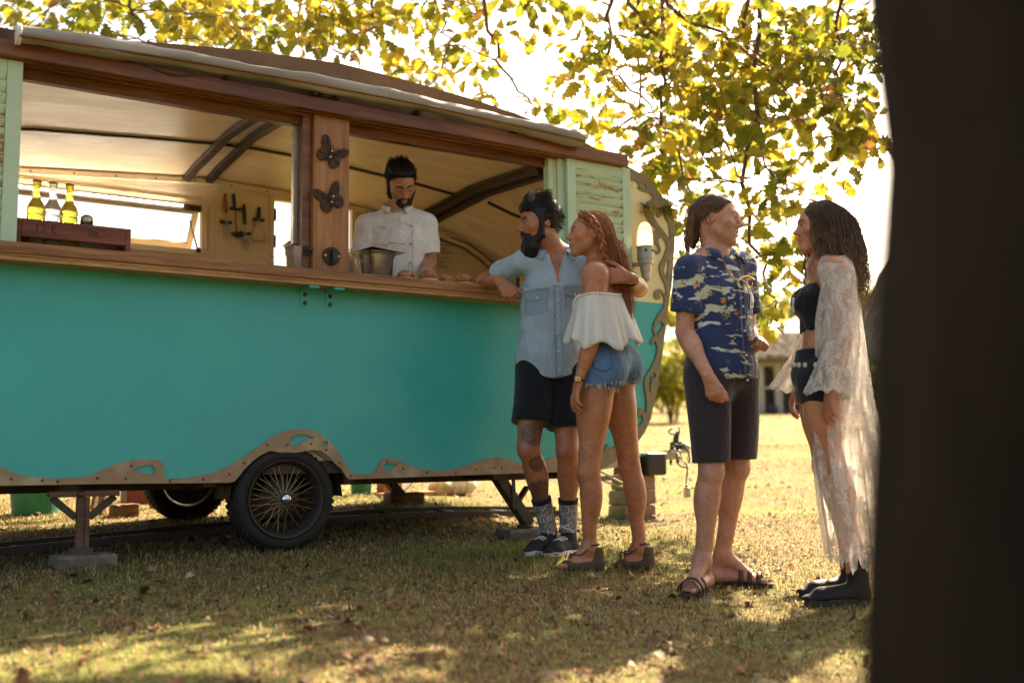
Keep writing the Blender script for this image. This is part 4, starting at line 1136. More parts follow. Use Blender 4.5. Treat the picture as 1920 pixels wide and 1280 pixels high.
# --- head: local frame x = left, y = face, z = up
class Head:
    def __init__(s, c, face, up=(0, 0, 1), sc=1.0):
        s.c = np.asarray(c, float); f = nv(face); u = nv(up); u = nv(u - f * (u @ f)); l = np.cross(u, f)
        s.R = np.stack([l, f, u], 1); s.sc = sc
        s.R = np.stack([-l if False else l, f, u], 1)
    def w(s, *p): return s.c + s.R @ (np.asarray(p, float) * s.sc)
    def W(s, P): return s.c + (np.asarray(P, float) * s.sc) @ s.R.T
    def loc(s, V): return ((V - s.c) @ s.R) / s.sc
    def ell(s, F, c, r, k, op='u', R=None): F.ell(s.w(*c), np.asarray(r) * s.sc, s.R if R is None else s.R @ R, k * s.sc, op)
    def rc(s, F, a, b, ra, rb, k, op='u'): F.rc(s.w(*a), s.w(*b), ra * s.sc, rb * s.sc, k * s.sc, op)
    def build(s, F, fem=False, lids=0.0, mouth=0.0, jaw=1.0):
        s.ell(F, (0, -0.014, 0.034), (0.077, 0.098, 0.088), 0.02)
        s.ell(F, (0, 0.028, 0.012), (0.064, 0.068, 0.088), 0.02)
        s.ell(F, (0, 0.030, -0.048), (0.054 * jaw, 0.056, 0.052), 0.03)
        for x in (-1, 1):
            s.rc(F, (x * 0.050 * jaw, 0.004, -0.048), (x * 0.016, 0.070, -0.094), 0.020, 0.017, 0.025)
            s.ell(F, (x * 0.042, 0.062, -0.014), (0.021, 0.020, 0.020), 0.025)
        s.ell(F, (0, 0.078, -0.093), (0.019, 0.018, 0.017), 0.02)
        s.ell(F, (0, 0.070, -0.055), (0.030, 0.026, 0.028), 0.02)
        br = 0.010 if fem else 0.0125
        s.rc(F, (-0.038, 0.075, 0.030), (0, 0.086, 0.026), br, br, 0.018); s.rc(F, (0.038, 0.075, 0.030), (0, 0.086, 0.026), br, br, 0.018)
        for x in (-1, 1):
            s.ell(F, (x * 0.031, 0.100, 0.007), (0.019, 0.017, 0.013), 0.014, 's')
        nl = 0.112 if fem else 0.117
        s.rc(F, (0, 0.086, 0.020), (0, nl, -0.019), 0.0085, 0.0105, 0.012)
        s.rc(F, (0, nl, -0.019), (0, nl - 0.012, -0.029), 0.0105, 0.008, 0.006)
        for x in (-1, 1): s.ell(F, (x * 0.0125, 0.101, -0.026), (0.0085, 0.011, 0.0085), 0.008)
        for x in (-1, 1):
            s.ell(F, (x * 0.031, 0.0775, 0.008), (0.0135, 0.0135, 0.0125), 0.003)
            s.rc(F, (x * 0.018, 0.089, 0.015 - lids), (x * 0.044, 0.083, 0.014 - lids), 0.0035, 0.0035, 0.004)
        lf = 0.002 if fem else 0
        s.rc(F, (-0.021, 0.088, -0.054), (0, 0.099 + lf, -0.050), 0.0045, 0.0070, 0.006); s.rc(F, (0.021, 0.088, -0.054), (0, 0.099 + lf, -0.050), 0.0045, 0.0070, 0.006)
        s.rc(F, (-0.019, 0.087, -0.060 - mouth), (0, 0.097 + lf, -0.064 - mouth), 0.0045, 0.0075, 0.006); s.rc(F, (0.019, 0.087, -0.060 - mouth), (0, 0.097 + lf, -0.064 - mouth), 0.0045, 0.0075, 0.006)
        s.rc(F, (-0.018, 0.099, -0.0572 - mouth / 2), (0.018, 0.099, -0.0572 - mouth / 2), 0.0016 + mouth / 2, 0.0016 + mouth / 2, 0.003, 's')
        for x in (-1, 1):
            c, q = math.cos(0.35), math.sin(0.35)
            Re = np.array([[1, 0, 0], [0, c, q], [0, -q, c]])
            s.ell(F, (x * 0.077, -0.010, -0.004), (0.008, 0.017, 0.028), 0.010, R=Re)
            s.ell(F, (x * 0.084, -0.004, 0.000), (0.005, 0.009, 0.016), 0.005, 's', R=Re)
    def color(s, V, C, skin, lips, brow, iris=(0.05, 0.03, 0.02), brow_w=0.006, shut=False):
        q = s.loc(V); x, y, z = q[:, 0], q[:, 1], q[:, 2]
        def mixin(m, c):
            C[:] = C * (1 - m[:, None]) + np.asarray(c)[None] * m[:, None]
        near = (np.abs(q) < 0.2).all(1)
        mixin(near * np.exp(-((np.abs(x) - 0.045) ** 2 + (z + 0.025) ** 2) / 0.0008) * (y > 0.02) * 0.22, (skin[0] * 1.05, skin[1] * 0.72, skin[2] * 0.66))
        mixin(near * np.exp(-(x ** 2 + (y - 0.115) ** 2 + (z + 0.022) ** 2) / 0.0004) * 0.22, (skin[0] * 1.05, skin[1] * 0.7, skin[2] * 0.62))
        lm = near & (np.abs(x) < 0.023) & (y > 0.083) & (np.abs(z + 0.057) < 0.0135 - np.abs(x) * 0.35)
        mixin(lm * 0.75, lips)
        bm = near & (np.abs(x) > 0.010) & (np.abs(x) < 0.049) & (y > 0.05) & (np.abs(z - (0.0335 - 0.25 * np.maximum(0, np.abs(x) - 0.034))) < brow_w * (1.1 - np.abs(x) * 8))
        mixin(bm * 0.85, brow)
        ex = np.abs(x) - 0.031
        em = near & (ex ** 2 / 0.0130 ** 2 + (z - 0.007) ** 2 / 0.0062 ** 2 < 1) & (y > 0.07)
        if not shut:
            mixin(em * 0.9, (0.62, 0.56, 0.50))
            im = em & ((ex - 0.001) ** 2 + (z - 0.007) ** 2 < 0.0058 ** 2)
            mixin(im * 1.0, iris)
        lid = near & (np.abs(ex) < 0.015) & (np.abs(z - (0.0005 if shut else 0.0135)) < 0.0028) & (y > 0.07)
        mixin(lid * 0.8, (0.03, 0.018, 0.012))
        return C

def hand(F, wrist, d, nrm, side=1, curl=(0.5, 0.5, 0.55, 0.6), spread=0.10, thumb=(0.6, 0.75, 0.25), sc=1.0, tcurl=0.3):
    w = np.asarray(wrist, float); d = nv(d); nrm = nv(np.asarray(nrm) - d * (np.asarray(nrm) @ d)); lat = np.cross(d, nrm) * side
    offs = (0.0285, 0.0095, -0.0095, -0.0275); kn = (0.086, 0.090, 0.086, 0.078); Ls = (0.072, 0.080, 0.075, 0.060)
    F.rc(w - d * 0.02 * sc, w + d * 0.02 * sc, 0.024 * sc, 0.024 * sc, 0.012, flat=nrm, fs=0.72)
    for i in range(4):
        F.rc(w + d * 0.01 * sc + lat * offs[i] * 0.5 * sc, w + d * kn[i] * sc + lat * offs[i] * sc, 0.0135 * sc, 0.0112 * sc, 0.011)
        p = w + d * kn[i] * sc + lat * offs[i] * sc; a = 0.0; sp = spread * (1.5 - i) / 1.5
        dd = nv(d + lat * sp)
        for ph, (fr, cf, r0, r1) in enumerate(((0.45, 0.9, 0.0102, 0.0094), (0.31, 1.25, 0.0094, 0.0086), (0.24, 0.85, 0.0086, 0.0072))):
            a += curl[i] * cf
            e = dd * math.cos(a) + nrm * math.sin(a); p2 = p + e * Ls[i] * fr * sc
            F.rc(p, p2, r0 * sc, r1 * sc, 0.0035 if ph else 0.008); p = p2
    t = nv(d * thumb[0] + lat * thumb[1] + nrm * thumb[2])
    p = w + d * 0.022 * sc + lat * 0.018 * sc; p1 = p + t * 0.048 * sc
    F.rc(p, p1, 0.0155 * sc, 0.0125 * sc, 0.012)
    t2 = nv(t + d * tcurl + nrm * tcurl * 0.6); p2 = p1 + t2 * 0.034 * sc; F.rc(p1, p2, 0.0118 * sc, 0.0108 * sc, 0.005)
    t3 = nv(t2 + d * tcurl - lat * 0.2); p3 = p2 + t3 * 0.027 * sc; F.rc(p2, p3, 0.0105 * sc, 0.0085 * sc, 0.004)

def arm(F, sh, el, wr, r=(0.048, 0.038, 0.026), inf=0.0, k=0.025, part=(True, True)):
    sh, el, wr = (np.asarray(p, float) for p in (sh, el, wr))
    if part[0]:
        F.rc(sh, el, r[0] + inf, r[1] + inf, k)
        F.ell(sh + (el - sh) * 0.42, A3(r[0] * 0.98, r[0] * 0.98, 0.075) + inf, frame_z(el - sh), 0.02)
    if part[1]:
        F.rc(el, wr, r[1] + 0.001 + inf, r[2] + inf, 0.015)
        F.ell(el + (wr - el) * 0.27, A3(r[1] * 1.12, r[1] * 1.12, 0.08) + inf, frame_z(wr - el), 0.02)
def hair_mass(H, K, chains, seed, amp=0.006, k=0.03):
    for pts, rs in chains: K.chain([H.w(*p) if len(p) == 3 else p for p in pts], [r * H.sc for r in rs], k)
    K.disp(amp, 85, seed, (1, 1, 0.12)); K.disp(amp * 0.8, 34, seed + 1, (1, 1, 0.3))
    V, Q = K.surf(); return relax(V, Q, 1), Q
def frame_z(d):
    z = nv(d); x = nv(np.cross(z, A3(0.31, 0.87, 0.2))); return np.stack([x, np.cross(z, x), z], 1)
def leg(F, hip, kn, an, fw, r=(0.085, 0.056, 0.034), inf=0.0, part=(True, True), calf=1.0, fem=False):
    hip, kn, an, fw = (np.asarray(p, float) for p in (hip, kn, an, fw))
    if part[0]:
        F.rc(hip, kn, r[0] + inf, r[1] + inf, 0.03)
        F.ell(hip + (kn - hip) * 0.36 + fw * 0.012, A3(r[0] * 0.92, r[0] * 0.95, 0.16) + inf, frame_z(kn - hip), 0.03)
    if part[1]:
        F.rc(kn, an, r[1] * 0.88 + inf, r[2] + inf, 0.02)
        F.ell(kn + (an - kn) * 0.05 + fw * 0.012, A3(r[1] * 0.85, r[1] * 0.85, 0.05) + inf, frame_z(an - kn), 0.02)
        F.ell(kn + (an - kn) * 0.30 - fw * 0.018, A3(r[1] * 0.93 * calf, r[1] * 0.93 * calf, 0.115) + inf, frame_z(an - kn), 0.03)
def foot(F, an, toe, gz0, side=1, w=1.0, toes=True):
    """bare foot; an = ankle joint, toe = tip of the big toe (on the ground), gz0 = sole height"""
    an = np.asarray(an, float); toe = np.asarray(toe, float); d = toe - an; d[2] = 0; d = nv(d); lat = np.cross(A3(0, 0, 1), d) * side
    heel = A3(an[0], an[1], gz0) - d * 0.035 + A3(0, 0, 0.030)
    ball = A3(toe[0], toe[1], gz0) - d * 0.065 + A3(0, 0, 0.022)
    F.rc(heel, heel + d * 0.04, 0.030 * w, 0.028 * w, 0.02)
    F.rc(an + A3(0, 0, 0.01), heel + A3(0, 0, 0.0), 0.034 * w, 0.030 * w, 0.02)
    F.rc(an + d * 0.015, ball + A3(0, 0, 0.005), 0.034 * w, 0.022 * w, 0.03, flat=lat, fs=1.15)
    F.rc(heel + lat * -0.012, ball - lat * 0.026 * w, 0.022, 0.018, 0.02); F.rc(heel + lat * 0.008, ball + lat * 0.022 * w, 0.024, 0.020, 0.02)
    for i, (o, L, r) in enumerate(((0.028, 0.064, 0.0125), (0.010, 0.058, 0.0095), (-0.005, 0.050, 0.009), (-0.019, 0.040, 0.0085), (-0.031, 0.028, 0.008))):
        a = ball + lat * o * w + A3(0, 0, -0.008); F.rc(a, a + d * L + A3(0, 0, -0.002), r * 1.05, r, 0.006)

def hair_flow(roots, steps, length, vel, coll=(), seed=0, jitter=0.0):
    r = np.random.default_rng(seed); P = np.array(roots, float); n = len(P); out = [P.copy()]
    L = np.asarray(length).reshape(-1, 1) * np.ones((n, 1))
    for i in range(steps):
        t = i / steps; v = unit(vel(P, t)); P = P + v * L / steps + r.normal(0, jitter, (n, 3))
        for c, rad, R in coll:
            q = ((P - c) @ R) / rad; m = np.linalg.norm(q, axis=1)
            ins = m < 1
            if ins.any(): P[ins] = c + ((q[ins] / m[ins, None]) * rad) @ R.T
        out.append(P.copy())
    return np.stack(out, 1)

def patch(F, ctr, du, dv, outline, direction, parent, name, mat_, off=0.004, th=0.004, res=0.012):
    """thin sewn-on piece (pocket, placket) laid on a garment's surface: outline in (u,v) metres"""
    ol = np.asarray(outline, float); lo_, hi_ = ol.min(0), ol.max(0)
    nu = max(2, int((hi_[0] - lo_[0]) / res) + 1); nv_ = max(2, int((hi_[1] - lo_[1]) / res) + 1)
    us, vs = np.linspace(lo_[0], hi_[0], nu), np.linspace(lo_[1], hi_[1], nv_)
    # clip columns to the outline (pieces are convex enough)
    V = []
    for i, u in enumerate(us):
        yy = []
        for a, b in zip(ol, np.roll(ol, -1, 0)):
            if (a[0] - u) * (b[0] - u) <= 1e-12 and abs(b[0] - a[0]) > 1e-9: yy.append(a[1] + (b[1] - a[1]) * (u - a[0]) / (b[0] - a[0]))
            elif abs(b[0] - a[0]) <= 1e-9 and abs(a[0] - u) < 1e-9: yy += [a[1], b[1]]
        y0, y1 = min(yy), max(yy)
        for t in np.linspace(0, 1, nv_): V.append((u, y0 + (y1 - y0) * t))
    V = np.array(V); d = nv(direction)
    P = np.asarray(ctr)[None] + V[:, :1] * nv(du)[None] + V[:, 1:] * nv(dv)[None] - d * 0.25
    S = F.project(P, d, off); n = len(S)
    S2 = S + d * (th + off)
    I, J = np.meshgrid(np.arange(nu - 1), np.arange(nv_ - 1), indexing='ij'); q = np.stack([I * nv_ + J, (I + 1) * nv_ + J, (I + 1) * nv_ + J + 1, I * nv_ + J + 1], -1).reshape(-1, 4)
    rim = [i * nv_ for i in range(nu)] + [(nu - 1) * nv_ + j for j in range(1, nv_)] + [i * nv_ + nv_ - 1 for i in range(nu - 2, -1, -1)] + [j for j in range(nv_ - 2, 0, -1)]
    rq = np.array([(rim[i], rim[(i + 1) % len(rim)], rim[(i + 1) % len(rim)] + n, rim[i] + n) for i in range(len(rim))])
    miss = np.abs(F.at(S) - off) > 0.012; miss = np.concatenate([miss, miss])
    Q = np.concatenate([q, rq]); Q = Q[~miss[Q].any(1)]
    lab = np.arange(2 * n)                      # keep only the largest connected piece
    for _ in range(80):
        mn = lab[Q].min(1); new = lab.copy(); np.minimum.at(new, Q.ravel(), np.repeat(mn, 4))
        if (new == lab).all(): break
        lab = new
    if len(Q): ids, cn = np.unique(lab[Q[:, 0]], return_counts=True); Q = Q[lab[Q[:, 0]] == ids[cn.argmax()]]
    AV = np.concatenate([S, S2]); used = np.zeros(len(AV), bool); used[Q.ravel()] = True
    me = fast_mesh(name, AV[used], (np.cumsum(used) - 1)[Q].ravel(), np.full(len(Q), 4))
    return link(name, me, mat_, parent)

def beads(F, pts, direction, r, parent, name, mat_, off=0.002, sz=(1, 1, 1)):
    P = F.project(np.asarray(pts) - nv(direction) * 0.25, direction, off)
    for p in P: MB().sphere(tuple(p), r, 8, sz=sz).build(name, mat_, parent, smooth=True)

M_SKIN1 = attr_mat('skin', 0.42, 0.45, 55, 0.16, 0.25, 0.0015, sss=0.10)
def hair_mat(name, rough=0.38, spec=0.5):
    return attr_mat(name, 0.5, 0.35, 140, 0.3, 0.3, 0.001)
M_HAIR = hair_mat('hair')
def cloth_mat(name, c1, c2, scale=180, bmp=0.35, sheen=0.3, big=None, spec=0.15):
    m, nt, b = new_mat(name)
    n = noise(nt, scale, 3, 0.7); n2 = noise(nt, 5, 4, 0.6)
    c = ramp(nt, n, [(0.35, c1), (0.65, c2)])
    d = ramp(nt, n2, [(0.3, (0.86, 0.86, 0.87)), (0.7, (1.1, 1.1, 1.1))])
    nt.links.new(mixc(nt, 1.0, c, d, 'MULTIPLY'), b.inputs['Base Color'])
    b.inputs['Roughness'].default_value = 0.85; b.inputs['Sheen Weight'].default_value = sheen; b.inputs['Specular IOR Level'].default_value = spec
    n3 = noise(nt, 14, 4, 0.6, (1, 1, 0.6), 0.8)
    bump(nt, b, mathn(nt, 'ADD', mathn(nt, 'MULTIPLY', n, 0.05), n3), bmp * 1.3, 0.03)
    return m
P_hawaiian = (0.898, 4.700, 0.394)
J_hawaiian = dict(neck=(0.041,0.000,1.525), head=(0.042,-0.020,1.667), shR=(-0.114,-0.130,1.412), shL=(0.195,0.130,1.470), elR=(-0.132,-0.120,1.133), wrR=(-0.057,-0.240,0.929), haR=(-0.030,-0.250,0.828), elL=(0.220,0.200,1.167), wrL=(0.191,0.020,1.065), haL=(0.226,-0.040,1.095), pel=(0.042,0.000,0.968), hiR=(-0.028,-0.060,0.928), hiL=(0.129,0.070,0.943), knR=(-0.024,-0.070,0.526), anR=(-0.072,-0.050,0.126), toR=(-0.173,-0.220,0.047), knL=(0.122,0.080,0.541), anL=(0.048,0.120,0.131), toL=(0.231,0.060,0.059))
P_redhead = (0.442, 5.000, 0.451)
J_redhead = dict(neck=(-0.016,0.000,1.454), head=(-0.056,-0.020,1.612), shL=(-0.045,-0.150,1.381), shR=(0.067,0.170,1.454), elL=(-0.075,-0.200,1.062), wrL=(-0.135,-0.190,0.877), haL=(-0.164,-0.200,0.776), elR=(0.010,0.200,1.145), wrR=(-0.039,0.170,0.954), haR=(-0.058,0.150,0.873), pel=(0.016,0.000,1.010), hiL=(-0.029,-0.090,0.929), hiR=(0.065,0.090,0.955), knL=(-0.091,-0.090,0.466), anL=(-0.089,-0.060,0.099), toL=(-0.241,-0.100,0.029), knR=(0.123,0.100,0.486), anR=(0.167,0.100,0.087), toR=(0.035,0.100,0.037))
P_denim = (0.177, 5.350, 0.495)
J_denim = dict(neck=(0.045,0.030,1.572), head=(-0.025,-0.020,1.707), shR=(-0.114,0.000,1.494), shL=(0.189,0.060,1.525), elR=(-0.323,0.220,1.435), wrR=(-0.240,-0.020,1.394), haR=(-0.182,-0.110,1.342), elL=(0.468,-0.150,1.326), wrL=(0.389,-0.450,1.330), haL=(0.307,-0.490,1.358), pel=(0.015,0.000,1.009), hiR=(-0.060,0.000,0.941), hiL=(0.092,0.020,0.946), knR=(-0.100,-0.100,0.536), anR=(-0.004,0.000,0.126), toR=(-0.120,-0.140,0.017), knL=(0.098,-0.060,0.523), anL=(0.100,0.020,0.128), toL=(-0.021,-0.140,0.011))
P_brunette = (1.331, 4.450, 0.374)
J_brunette = dict(neck=(0.030,0.000,1.452), head=(0.015,0.000,1.599), shL=(0.023,-0.160,1.368), shR=(0.065,0.170,1.438), elL=(0.038,-0.200,1.090), wrL=(-0.025,-0.200,0.875), haL=(-0.051,-0.210,0.788), elR=(0.048,0.240,1.115), wrR=(-0.063,0.200,0.908), haR=(-0.096,0.190,0.805), pel=(-0.005,0.000,0.975), hiL=(-0.030,-0.085,0.914), hiR=(0.009,0.085,0.932), knL=(-0.002,-0.080,0.562), anL=(0.075,-0.070,0.231), toL=(-0.132,-0.090,0.080), knR=(0.019,0.080,0.564), anR=(0.093,0.070,0.233), toR=(-0.112,0.060,0.093))
P_chef = (-0.629, 5.750, 1.987)
J_chef = dict(neck=(-0.011,0.020,0.401), head=(0.013,-0.040,0.545), shR=(-0.183,0.000,0.294), shL=(0.151,0.030,0.309), elR=(-0.206,0.020,0.097), wrR=(-0.131,-0.200,-0.009), haR=(-0.077,-0.240,-0.023), elL=(0.169,0.050,0.092), wrL=(0.139,-0.150,-0.033), haL=(0.085,-0.200,-0.053), pel=(-0.002,0.020,-0.148), hiR=(-0.080,0.020,-0.177), hiL=(0.076,0.020,-0.179))

def merge(F, G, k=0.01):
    hh = np.maximum(k - np.abs(F.g - G.g), 0) / k; F.g = np.minimum(F.g, G.g) - hh * hh * k * 0.25; return F
def newf(J, h, pad=0.16, lo=None, hi=None):
    P = np.array(list(J.values())); a = P.min(0) - pad; b = P.max(0) + pad
    if lo is not None: a = np.maximum(a, lo)
    if hi is not None: b = np.minimum(b, hi)
    F = Field(a, b, h)
    if 'head' in J:          # finer layers through the face
        zh = J['head'][2]; z = np.concatenate([np.arange(a[2], zh - 0.135, h), np.arange(zh - 0.135, zh + 0.10, 0.0026), np.arange(zh + 0.10, b[2] + h, h)])
        F.ax[2] = z.astype(np.float32); F.n = np.array([F.n[0], F.n[1], len(z)]); F.g = np.full(F.n, 0.25, np.float32)
    return F
def subf(F, h=None):
    G = object.__new__(Field); G.h = F.h; G.lo = F.lo; G.n = F.n; G.ax = F.ax; G.g = np.full(F.n, 0.25, np.float32); return G
UP = A3(0, 0, 1)
def side_for(d, nrm, thumb):
    d = nv(d); nrm = np.asarray(nrm, float); nrm = nv(nrm - d * (nrm @ d)); return 1 if np.cross(d, nrm) @ np.asarray(thumb, float) > 0 else -1
def spine(J, up=0.10):
    lh = nv(A3(*J['hiL']) - A3(*J['hiR'])); ls = nv(A3(*J['shL']) - A3(*J['shR']))
    h = (A3(*J['hiL']) + A3(*J['hiR'])) / 2 + UP * 0.045; n = A3(*J['neck']) - UP * up
    return [h, h + (n - h) * 0.33, h + (n - h) * 0.72, n], [lh, nv(lh * 0.6 + ls * 0.4), ls, ls]
def collar(parent, ctr, fw, r, z0, mat_, h=0.034, flap=0.030, drop=0.0, gap=0.45, tip=0.04, name='collar', tilt=0.0, open_r=1.0):
    fw = nv(fw); lf = np.cross(UP, fw); n = 26; V = []; a0 = np.linspace(-math.pi + gap, math.pi - gap, n)
    for a in a0:
        e = abs(a) / (math.pi - gap)
        d = -fw * math.cos(a) + lf * math.sin(a); rr = r * (1 + 0.10 * e)
        dz = -tilt * e * e
        b_ = ctr + d * rr + UP * (z0 + dz); f_ = ctr + d * (rr + 0.004) + UP * (z0 + h * (1 - 0.35 * e) + dz)
        q = ctr + d * (rr + flap * 0.75 + 0.016 * e) + UP * (z0 - 0.004 - tip * max(0, e - 0.55) + dz + drop)
        V += [b_, f_, (f_ + q) / 2 + d * 0.006 + UP * 0.006, q]
    F = []
    for i in range(n - 1):
        for j in range(3): F.append((i * 4 + j, i * 4 + j + 1, (i + 1) * 4 + j + 1, (i + 1) * 4 + j))
    o = MB().add(V, F).build(name, mat_, parent, smooth=True)
    s = o.modifiers.new('s', 'SOLIDIFY'); s.thickness = 0.005; s.offset = 0
    return o
def loft(parent, rings, name, mat_, closed=True, solid=0.0, smooth=True, sub=0):
    R = np.asarray(rings, float); m, n, _ = R.shape
    Q = []
    for i in range(m - 1):
        for j in range(n if closed else n - 1): Q.append((i * n + j, i * n + (j + 1) % n, (i + 1) * n + (j + 1) % n, (i + 1) * n + j))
    me = fast_mesh(name, R.reshape(-1, 3), np.array(Q).ravel(), np.full(len(Q), 4), smooth)
    o = link(name, me, mat_, parent)
    if sub: s = o.modifiers.new('u', 'SUBSURF'); s.levels = sub; s.render_levels = sub
    if solid: s = o.modifiers.new('s', 'SOLIDIFY'); s.thickness = solid; s.offset = 0
    return o
def strap(parent, pts, w, th, name, mat_, up=None):
    """flat band along pts, faces along normals up (list)"""
    mb = MB()
    P = [Vector(p) for p in pts]
    V = []; n = len(P)
    for i, p in enumerate(P):
        d = (P[min(i + 1, n - 1)] - P[max(i - 1, 0)]).normalized(); u = Vector(up[i] if isinstance(up, list) else (up or (0, 0, 1)))
        x = d.cross(u).normalized() * (w / 2); u2 = x.cross(d).normalized() * th
        V += [p - x, p + x, p + x + u2, p - x + u2]
    F = [(0, 1, 2, 3), tuple(4 * (n - 1) + k for k in (3, 2, 1, 0))]
    for i in range(n - 1):
        for k in range(4): F.append((4 * i + k, 4 * i + 4 + k, 4 * i + 4 + (k + 1) % 4, 4 * i + (k + 1) % 4))
    return mb.add(V, F).build(name, mat_, parent, smooth=True)
def person(F, loc, label, skin, colf, J, group=None):
    def col(V):
        C = np.tile(np.asarray(skin, float), (len(V), 1))
        for k in ('knR', 'knL', 'elR', 'elL', 'haR', 'haL', 'anR', 'anL'):   # ruddier joints
            m = (0.30 * np.exp(-(np.linalg.norm(V - J[k], axis=1) / 0.065) ** 2))[:, None]; C = C * (1 - m) + np.asarray(skin) * A3(0.98, 0.70, 0.62) * m
        return colf(V, C)
    o = field_obj(F, 'person', M_SKIN1, None, loc, col, it=1)
    tag(o, label, 'person', group); return o
def scalp(H, n, seed, zmin=-0.02, ymax=0.075, r=(0.079, 0.100, 0.090), back_low=-0.05):
    rg = np.random.default_rng(seed); out = []
    while len(out) < n:
        d = nv(rg.normal(0, 1, 3)); p = A3(0, -0.014, 0.034) + d * np.array(r)
        lim = zmin if p[1] > -0.02 else back_low
        if p[2] < lim: continue
        if p[1] > ymax - max(0, 0.085 - p[2]) * 0.9: continue
        out.append(p)
    return np.array(out)
def hair_cap(H, F, r=(0.082, 0.103, 0.095), front=0.078, low=-0.045, k=0.01):
    """thin volume of hair over the skull, cut by the hairline"""
    H.ell(F, (0, -0.014, 0.036), r, k)
    q0, n0 = H.w(0, front, 0.075), H.R @ nv(A3(0, 1, -0.85))
    F.cut(q0, n0, 0.012)
    F.cut(H.w(0, -0.07, low), H.R @ nv(A3(0, 0.55, -0.8)), 0.012)
def dyed(n_per, n, c1, c2, seed):
    r = np.random.default_rng(seed); t = r.uniform(0, 1, (n, 1)); C = np.asarray(c1) * (1 - t) + np.asarray(c2) * t
    return np.repeat(C, n_per, 0)

# ================================================================== man in the dark blue patterned shirt
m, nt, b = new_mat('island_print_cotton')
tc = nt.nodes.new('ShaderNodeTexCoord')
cl = noise(nt, 13.0, 3, 0.55, (0.75, 0.75, 2.2), 0.6); cl2 = noise(nt, 26, 3, 0.6, (0.6, 0.6, 2.6))
cm = ramp(nt, mathn(nt, 'ADD', cl, mathn(nt, 'MULTIPLY', cl2, 0.16)), [(0.645, (0, 0, 0)), (0.660, (1, 1, 1))])
ctint = ramp(nt, noise(nt, 9, 2), [(0.4, (0.52, 0.50, 0.30)), (0.6, (0.58, 0.60, 0.60))])
base = ramp(nt, noise(nt, 5, 4), [(0.3, (0.009, 0.018, 0.075)), (0.7, (0.018, 0.036, 0.13))])
c = mixc(nt, cm, base, ctint)
def flowers(scale, thr, colr, petals=5, off=(0, 0, 0)):
    mp = nt.nodes.new('ShaderNodeMapping'); mp.inputs['Location'].default_value = off
    nt.links.new(tc.outputs['Object'], mp.inputs[0])
    v = nt.nodes.new('ShaderNodeTexVoronoi'); v.inputs['Scale'].default_value = scale; v.inputs['Randomness'].default_value = 0.9
    nt.links.new(mp.outputs[0], v.inputs['Vector'])
    v2 = nt.nodes.new('ShaderNodeTexVoronoi'); v2.inputs['Scale'].default_value = scale * 4.5; nt.links.new(mp.outputs[0], v2.inputs['Vector'])
    d = mathn(nt, 'ADD', v.outputs['Distance'], mathn(nt, 'MULTIPLY', v2.outputs['Distance'], 0.22))
    sel = nt.nodes.new('ShaderNodeSeparateColor'); nt.links.new(v.outputs['Color'], sel.inputs[0])
    on = mathn(nt, 'GREATER_THAN', sel.outputs[0], thr)
    f = mathn(nt, 'MULTIPLY', mathn(nt, 'LESS_THAN', d, 0.34), on)
    core = mathn(nt, 'MULTIPLY', mathn(nt, 'LESS_THAN', d, 0.17), on)
    return f, core
f, core = flowers(16.0, 0.40, None)
pt = ramp(nt, noise(nt, 60, 2), [(0.4, (0.30, 0.10, 0.035)), (0.6, (0.55, 0.30, 0.14))])
c = mixc(nt, f, c, pt); c = mixc(nt, core, c, (0.13, 0.03, 0.02))
f, core = flowers(19.0, 0.72, None, off=(3.1, 1.7, 0.4))
c = mixc(nt, f, c, (0.02, 0.13, 0.14))
nt.links.new(c, b.inputs['Base Color']); b.inputs['Roughness'].default_value = 0.75; b.inputs['Sheen Weight'].default_value = 0.15
bump(nt, b, noise(nt, 11, 4, 0.6, (1, 1, 0.5), 0.8), 0.5, 0.02)
M_ISLAND = m
M_CHARSHORT = cloth_mat('dark_plum_twill', (0.034, 0.024, 0.030), (0.055, 0.040, 0.048))
M_SANDAL = pmat('brown_leather', (0.10, 0.045, 0.025), (0.07, 0.03, 0.018), 30, 0.5, bmp=0.3)
M_SOLE = pmat('dark_sole', (0.05, 0.035, 0.028), (0.035, 0.025, 0.02), 30, 0.8, bmp=0.2)

